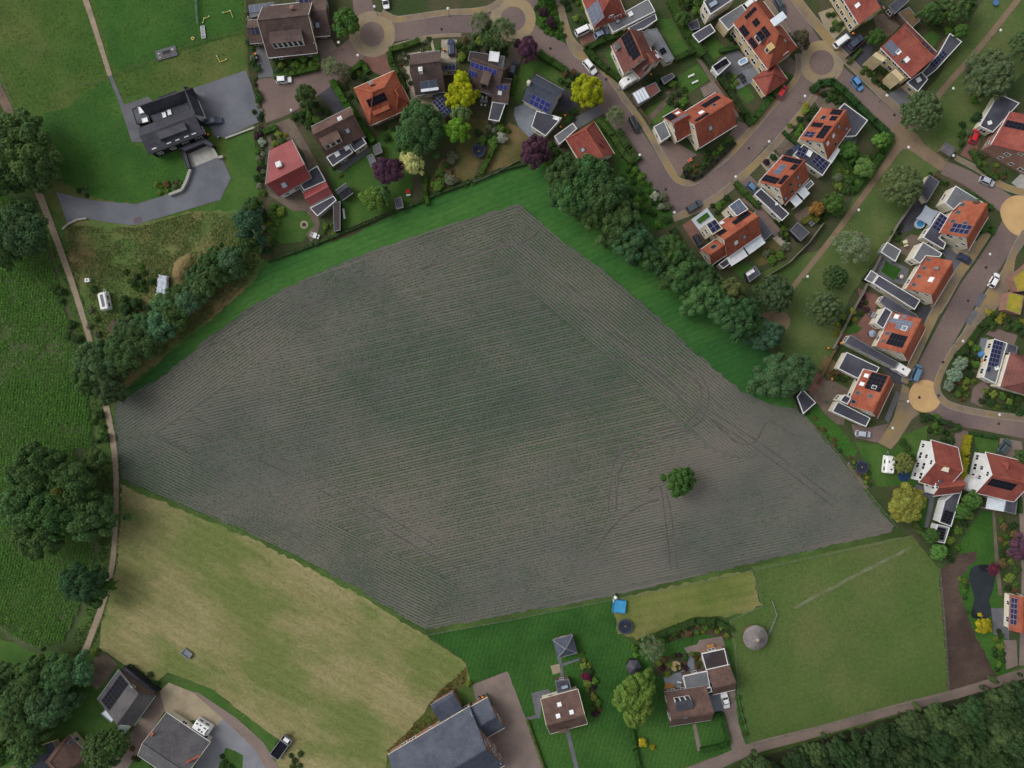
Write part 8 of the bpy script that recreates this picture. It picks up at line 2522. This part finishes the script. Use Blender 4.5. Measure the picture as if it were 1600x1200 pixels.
# water tank, platforms, play things
p = W(137, 438, .6)
t = thing('water_container', 'white water container with black cap near the field path', 'container', (p.x, p.y, .03), None, .1)
link('tank', mesh('container_mesh', *join(box((-.6, -.5, .1), (1.2, 0, 0), (0, 1.0, 0), (0, 0, .9))), CARAV), t)
link('cap', mesh('cap_mesh', *cyl((0, 0, 1.0), .2, .08, 10), PLASTIC), t)
link('pallet', mesh('pallet_mesh', *box((-.65, -.55, 0), (1.3, 0, 0), (0, 1.1, 0), (0, 0, .1)), TIMBER), t)
p = W(260, 83, .3)
t = thing('stone_platform', 'dark grey stone platform with sunken fire pit in the paddock', 'platform', (p.x, p.y, .02), None, math.radians(16))
link('slab', mesh('slab_mesh', *box((-2.8, -1.35, 0), (5.6, 0, 0), (0, 2.7, 0), (0, 0, .3)), GREYP), t)
link('pit', mesh('pit_mesh', *box((-1.0, -.2, .3), (2.2, 0, 0), (0, .9, 0), (0, 0, .05)), PLASTIC), t)
for x, y in ((-2.0, .4), (-1.9, -.7), (1.8, .5)):
    link('light', mesh('platform_light', *cyl((x, y, .3), .18, .06, 10), WHITE), t)
p = W(292, 1021, .4)
t = thing('feed_trough', 'blue-grey feed trough standing on the hay meadow', 'trough', (p.x, p.y, .03), None, math.radians(-38))
V, F = join(box((-1.3, -.9, .1), (2.6, 0, 0), (0, .12, 0), (0, 0, .6)), box((-1.3, .78, .1), (2.6, 0, 0), (0, .12, 0), (0, 0, .6)), box((-1.3, -.78, .1), (.12, 0, 0), (0, 1.56, 0), (0, 0, .6)), box((1.18, -.78, .1), (.12, 0, 0), (0, 1.56, 0), (0, 0, .6)))
link('tray_wall', mesh('trough_mesh', V, F, ALU), t)
link('tray_floor', mesh('trough_floor', *box((-1.18, -.78, .15), (2.36, 0, 0), (0, 1.56, 0), (0, 0, .2)), BLUESTONE), t)
link('tow_bar', mesh('tow_mesh', *bar((1.3, 0, .3), (2.1, .2, .2), .06), DKMETAL), t)
YR = mat('pale_pole', (196, 178, 108), (180, 162, 96), 2, fineamt=.05)
p = W(301, 60, .2)
t = link('riding_ring_tyre', mesh('ring_mesh', *ring((0, 0, 0), .22, .45, 0, .2, 20), YR), None, (p.x, p.y, .05))
tag(t, 'small yellow ring lying on the paddock grass', 'ring')
for i, (a, b, c) in enumerate((((317, 36), (319, 29), (327, 26)), ((349, 20), (360, 17), (364, 27)), ((339, 88), (344, 97), (354, 93)))):
    p = W(*b, .3)
    t = thing('jump_pole_set', ['two pale jump poles beside the white rack in the paddock', 'two pale jump poles near the brown house hedge', 'two pale jump poles below the paddock fence line'][i], 'jump poles', (p.x, p.y, 0), 'jump poles in the paddock')
    for e in (a, c):
        V, F = bar(W(*b, .25), W(*e, .25), .07)
        part('pole', V, F, YR, t)
    for e in (a, b, c):
        q = W(*e, 0)
        V, F = cyl((q.x, q.y, 0), .12, .3, 8)
        part('foot', V, F, WHITE, t)
p = W(317, 50, .4)
t = thing('metal_rack', 'white ladder-like metal rack lying beside the paddock barrier', 'rack', (p.x, p.y, .05), None, math.radians(-84))
V, F = join(bar((-1.6, -.5, .3), (1.6, -.5, .3), .05), bar((-1.6, .5, .3), (1.6, .5, .3), .05), *[bar((-1.6 + .8 * i, -.5, .3), (-1.6 + .8 * i, .5, .3), .05) for i in range(5)])
link('frame', mesh('rack_mesh', V, F, WHITE), t)
link('mesh_panel', mesh('rack_panel', *box((-1.5, -.42, .27), (3.0, 0, 0), (0, .84, 0), (0, 0, .02)), GREYF), t)
p = W(535, 552, 0)
p = W(1533, 553, .6)
t = thing('covered_bicycle', 'bicycle under a bright blue cover beside the solar flat roof', 'bicycle', (p.x, p.y, .1), None, math.radians(70))
vs, fs = loft([[Vector((x, -w, 0)), Vector((x, -w * .6, z)), Vector((x, w * .6, z)), Vector((x, w, 0))] for x, w, z in ((-.9, .2, .5), (-.5, .4, .9), (.2, .45, 1.1), (.7, .4, .9), (.95, .15, .5))])
link('cover', mesh('cover_mesh', vs, fs, mat('blue_cover', (84, 140, 196), (74, 128, 184), 1, fineamt=.06, rough=.5)), t)
p = W(1556, 4, .8)
t = thing('park_play_seat', 'blue play seat in the park at the top edge', 'play seat', (p.x, p.y, .03))
link('seat', mesh('seat_mesh', *cyl((0, 0, .5), .6, .3, 12, .75), mat('play_blue', (76, 110, 166), fineamt=.05)), t)
link('stand', mesh('stand_mesh', *cyl((0, 0, 0), .1, .5, 8), DKMETAL), t)
p = W(1477, 235, .8)
t = thing('timber_shelter', 'small brown timber shelter on the grass beside the park path', 'shelter', (p.x, p.y, .03), None, math.radians(-32))
link('wall', mesh('shelter_wall', *box((-1.4, -1.2, 0), (2.8, 0, 0), (0, 2.4, 0), (0, 0, 1.8)), mat('shelter_wood', (118, 106, 84), (104, 92, 72), 1, fineamt=.15)), t)
link('roof', mesh('shelter_roof', *join(([Vector((-1.6, -1.4, 1.8)), Vector((1.6, -1.4, 1.8)), Vector((1.6, 0, 2.4)), Vector((-1.6, 0, 2.4)), Vector((1.6, 1.4, 1.8)), Vector((-1.6, 1.4, 1.8))], [(0, 1, 2, 3), (3, 2, 4, 5), (0, 3, 5), (1, 4, 2)])), GREYT), t)
# round stone fire bowl in the lawn
p = W(475, 351, .2)
t = thing('fire_bowl', 'round stone fire bowl on the lawn of the red-roofed house', 'fire bowl', (p.x, p.y, .05))
link('stone_ring', mesh('stone_ring', *ring((0, 0, 0), .55, 1.1, 0, .12, 24), BEIGEP), t)
link('bowl', mesh('bowl_mesh', *cyl((0, 0, .1), .25, .2, 14, .4), DKMETAL), t)
# round straw bed ornament
p = W(1056, 1041, .3)
t = thing('round_planter', 'round straw-coloured planter in the bed above the patio', 'planter', (p.x, p.y, .05))
link('rim', mesh('planter_rim', *ring((0, 0, 0), 1.1, 1.35, 0, .35, 24), BEIGEP), t)
link('fill', mesh('planter_fill', *cyl((0, 0, 0), 1.1, .3, 20), mat('straw_fill', (168, 146, 96), (140, 120, 74), 2, fine=8, fineamt=.3)), t)
# loungers on the white-gabled house terrace etc.
p = W(1451, 768, .5)
t = thing('patio_grill', 'dark grill on the grey terrace of the white-gabled red house', 'grill', (p.x, p.y, .1))
link('body', mesh('grill_body', *join(box((-.6, -.4, .4), (1.2, 0, 0), (0, .8, 0), (0, 0, .5)), cyl((0, 0, .9), .42, .25, 12, .3)), PLASTIC), t)
for k in ((-.5, -.3), (.4, -.3), (-.5, .2), (.4, .2)):
    link('leg', mesh('grill_leg', *box((k[0], k[1], 0), (.08, 0, 0), (0, .08, 0), (0, 0, .4)), ALU), t)
p = W(1412, 744, .4)
t = thing('round_pool', 'small round dark blue pool under the olive round tree', 'pool', (p.x, p.y, .05))
link('pool_wall', mesh('round_pool_wall', *ring((0, 0, 0), 1.15, 1.3, 0, .7, 24), mat('deep_blue', (40, 66, 116), fineamt=.05)), t)
link('water', mesh('round_pool_water', *cyl((0, 0, 0), 1.16, .5, 20), mat('dark_pool_water', (38, 60, 92), fineamt=0, rough=.1)), t)
for x, y, r in ((1084, 108, 25), (1090, 118, 25)):
    p = W(x - 4, y + 10, .5)
    t = thing('garden_bench', f'white slatted bench, {"upper" if y == 108 else "lower"} one of two facing each other on the small lawn', 'bench', (p.x, p.y, .1), 'pair of white benches', math.radians(r))
    for k in range(3):
        link('slat', mesh('bench_slat', *box((-.9, -.22 + .16 * k, .42), (1.8, 0, 0), (0, .13, 0), (0, 0, .04)), WHITE), t)
    for sx in (-.75, .7):
        link('leg', mesh('bench_leg', *box((sx, -.2, 0), (.06, 0, 0), (0, .42, 0), (0, 0, .42)), WHITE), t)
p = W(1078, 250, .5)
t = thing('red_sail_chair', 'red parasol-like sun chair on the gravel of the street island', 'sun chair', (p.x, p.y, .1), None, .5)
link('seat', mesh('sun_seat', *box((-.6, -.35, .35), (1.2, 0, .1), (0, .7, 0), (0, 0, .06)), mat('faded_red', (190, 88, 64), fineamt=.05)), t)
link('frame', mesh('sun_frame', *join(bar((-.6, -.35, 0), (.6, -.35, .6), .03), bar((-.6, .35, 0), (.6, .35, .6), .03)), WHITE), t)
t = thing('long_trough_bench', 'long white bench beside the narrow black shed', 'bench', W(537, 336, 0))
V, F = box(W(535, 326, .5), W(537, 342, .5) - W(535, 326, .5), Vector((.5, 0, 0)), Vector((0, 0, .08)))
part('seat', V, F, WHITE, t)
for y in (328, 340):
    V, F = box(W(536, y, 0), (.3, 0, 0), (0, .1, 0), (0, 0, .5))
    part('leg', V, F, ALU, t)

# ------------------------------------------------------------------ fences and walls
FWOOD = mat('grey_fence_wood', (132, 126, 116), (116, 110, 102), 1.5, fine=5, fineamt=.15)
FWIRE = mat('fence_tape', (112, 124, 106), (100, 112, 94), 1, fineamt=.05)
FPOST = mesh('fence_post_mesh', *box((-.05, -.05, 0), (.1, 0, 0), (0, .1, 0), (0, 0, 1.15)), FWOOD)
def wire_fence(pts, label, step=4.0, hts=(.55, 1.0), m=FWIRE, th=.022):
    q = [W(x, y, 0) for x, y in pts]
    t = thing('wire_fence', label, 'fence', q[0])
    for a, b in zip(q, q[1:]):
        d = b - a
        n = max(1, int(d.length / step))
        for i in range(n):
            o_ = link('post', FPOST, t)
            o_.matrix_parent_inverse = Matrix.Translation(-q[0])
            o_.location = a + d * (i / n)
        for z in hts:
            V, F = bar(a + Vector((0, 0, z)), b + Vector((0, 0, z)), th)
            part('rail', V, F, m, t)
def board_fence(pts, label, hgt=1.7, m=FWOOD):
    q = [W(x, y, 0) for x, y in pts]
    t = thing('board_fence', label, 'fence', q[0])
    for a, b in zip(q, q[1:]):
        d = b - a
        u = d.normalized()
        v = Vector((-u.y, u.x, 0))
        n = max(1, int(d.length / 1.9))
        for i in range(n):
            p0 = a + d * (i / n)
            V, F = box(p0 - v * .03 + u * .05 + Vector((0, 0, .08)), u * (d.length / n - .1), v * .06, Vector((0, 0, hgt - .08)))
            part('panel', V, F, m, t)
            V, F = box(p0 - v * .06 - u * .05, u * .1, v * .12, Vector((0, 0, hgt + .1)))
            part('post', V, F, m, t)
wire_fence([(668, 991), (800, 967), (955, 936), (1100, 906), (1240, 876), (1350, 853), (1424, 836)], 'pale wire fence between the ploughed field and the lawns')
wire_fence([(1258, 652), (1310, 710), (1350, 762), (1400, 824)], 'thin fence along the right-hand edge of the ploughed field')
wire_fence([(1466, 888), (1474, 980), (1480, 1082)], 'grey post fence between pasture and dark bare soil', 2.5)
wire_fence([(1176, 1162), (1300, 1128), (1400, 1102), (1480, 1084)], 'low fence between the pasture and the country lane')
wire_fence([(1174, 890), (1190, 946), (1140, 968), (1148, 1010), (1152, 1090), (1170, 1160)], 'fence around the house garden beside the cone hut')
wire_fence([(1205, 938), (1212, 960), (1202, 984), (1198, 992)], 'short white fence run beside the cone hut', 2.0, (.6, 1.05), GREYF, .035)
wire_fence([(105, 146), (170, 122)], 'dark fence left of the paddock path', 4.0, (.55, 1.0), TIMBER)
wire_fence([(180, 117), (246, 95), (276, 80), (330, 62), (384, 50)], 'dark fence along the paddock right of its path', 4.0, (.55, 1.0), TIMBER)
wire_fence([(307, -10), (310, 40)], 'green metal barrier fence in the paddock', 2.5, (.4, .8, 1.2), mat('green_metal', (92, 116, 104), fineamt=.05), .05)
wire_fence([(380, 20), (384, 70), (384, 108)], 'brown fence beside the hedge border of the paddock', 2.5, (.5, 1.0), TIMBER)
wire_fence([(0, 112), (16, 150), (26, 185)], 'pale fence beside the earth track at the left edge', 2.5)
board_fence([(1190, 436), (1230, 412), (1262, 380), (1284, 350)], 'grey board fence between the verandas house garden and the park')
board_fence([(1300, 545), (1326, 494), (1346, 458), (1362, 424), (1384, 380), (1400, 352), (1424, 318)], 'long grey board fence between the right-hand row and the park')
board_fence([(1276, 600), (1290, 570), (1306, 540)], 'dark board fence beside the round dense green tree', m=TIMBER)
board_fence([(740, 286), (778, 270), (812, 252)], 'weathered fence behind the steel-blue house lawn', 1.2)
board_fence([(546, 358), (580, 344), (614, 330)], 'dark fence below the dark purple beech garden', 1.2, BBRICK)
board_fence([(700, 242), (708, 290)], 'low fence between two brown lawns', 1.0, TIMBER)
board_fence([(1116, 128), (1134, 152), (1154, 178)], 'dark fence beside the orange house with silver solar wing', 1.4, TIMBER)
board_fence([(988, 150), (996, 168), (1016, 196)], 'dark fence along the curved street by the half-glazed shed', 1.6, TIMBER)
board_fence([(1320, 92), (1356, 60)], 'brown fence dividing two drives below the yellow-brick terrace', 1.5, TIMBER)
def low_wall(pts, label, w=.6, hgt=.9, m=CONC):
    q = [W(x, y, hgt) for x, y in pts]
    t = thing('garden_wall', label, 'wall', (q[0].x, q[0].y, 0))
    for a, b in zip(q, q[1:]):
        d = Vector((b.x - a.x, b.y - a.y, 0))
        u = d.normalized()
        v = Vector((-u.y, u.x, 0))
        V, F = box(Vector((a.x, a.y, 0)) - v * w / 2, d, v * w, Vector((0, 0, hgt)))
        part('wall_section', V, F, m, t)
        V, F = box(Vector((a.x, a.y, hgt)) - v * (w / 2 + .05), d, v * (w + .1), Vector((0, 0, .08)))
        part('coping', V, F, m, t)
low_wall([(297, 264), (291, 282), (284, 296), (264, 304)], 'pale concrete wall along the inner side of the estate drive')
low_wall([(330, 228), (340, 246), (348, 244)], 'pale concrete wall right of the garage ramp', .5)
low_wall([(97, 358), (106, 350), (120, 343), (135, 341)], 'pale curved kerb wall where the estate drive meets the path', .35, .4)
low_wall([(352, 216), (400, 198)], 'low grey wall along the estate forecourt', .3, .4)
# white-edged planter court
t = thing('planter_court', 'white-paved front court with a square green planter beside the verandas house', 'planter', W(1094, 338, 0))
V, F = box(W(1080, 343, .1), W(1105, 325, .1) - W(1080, 343, .1), W(1092, 360, .1) - W(1080, 343, .1), Vector((0, 0, .15)))
part('slab', V, F, mat('white_slab', (176, 184, 192), fineamt=.05), t)
V, F = box(W(1088, 344, .3), W(1104, 332, .3) - W(1088, 344, .3), W(1093, 350, .3) - W(1088, 344, .3), Vector((0, 0, .25)))
part('planting', V, F, TURF, t)
# striped flower field at the right edge (behind the parking bays)
p = W(1590, 455, 0)
for nm, pts in (('upper', [(1582, 434), (1612, 408), (1616, 452), (1590, 456)]), ('lower', [(1570, 484), (1576, 456), (1600, 462), (1594, 492)])):
    cx_, cy_ = sum(p[0] for p in pts) / 4, sum(p[1] for p in pts) / 4
    hh = House('green_roofed_shed', nm + ' moss-roofed building', f'{nm} of two yellow-green moss-roofed buildings at the right edge', cx_, cy_, 'shed', 'moss-roofed buildings')
    hh.flat(pts, 2.8, mat('sedum_roof', (150, 146, 50), (122, 128, 44), .5, (164, 140, 60), .2, fine=3, fineamt=.2), RBRICK, RBRICK, windows=False)
write_labels()
for o in bpy.data.objects:
    for k in ('_inv_t', 'h'):
        if k in o:
            del o[k]
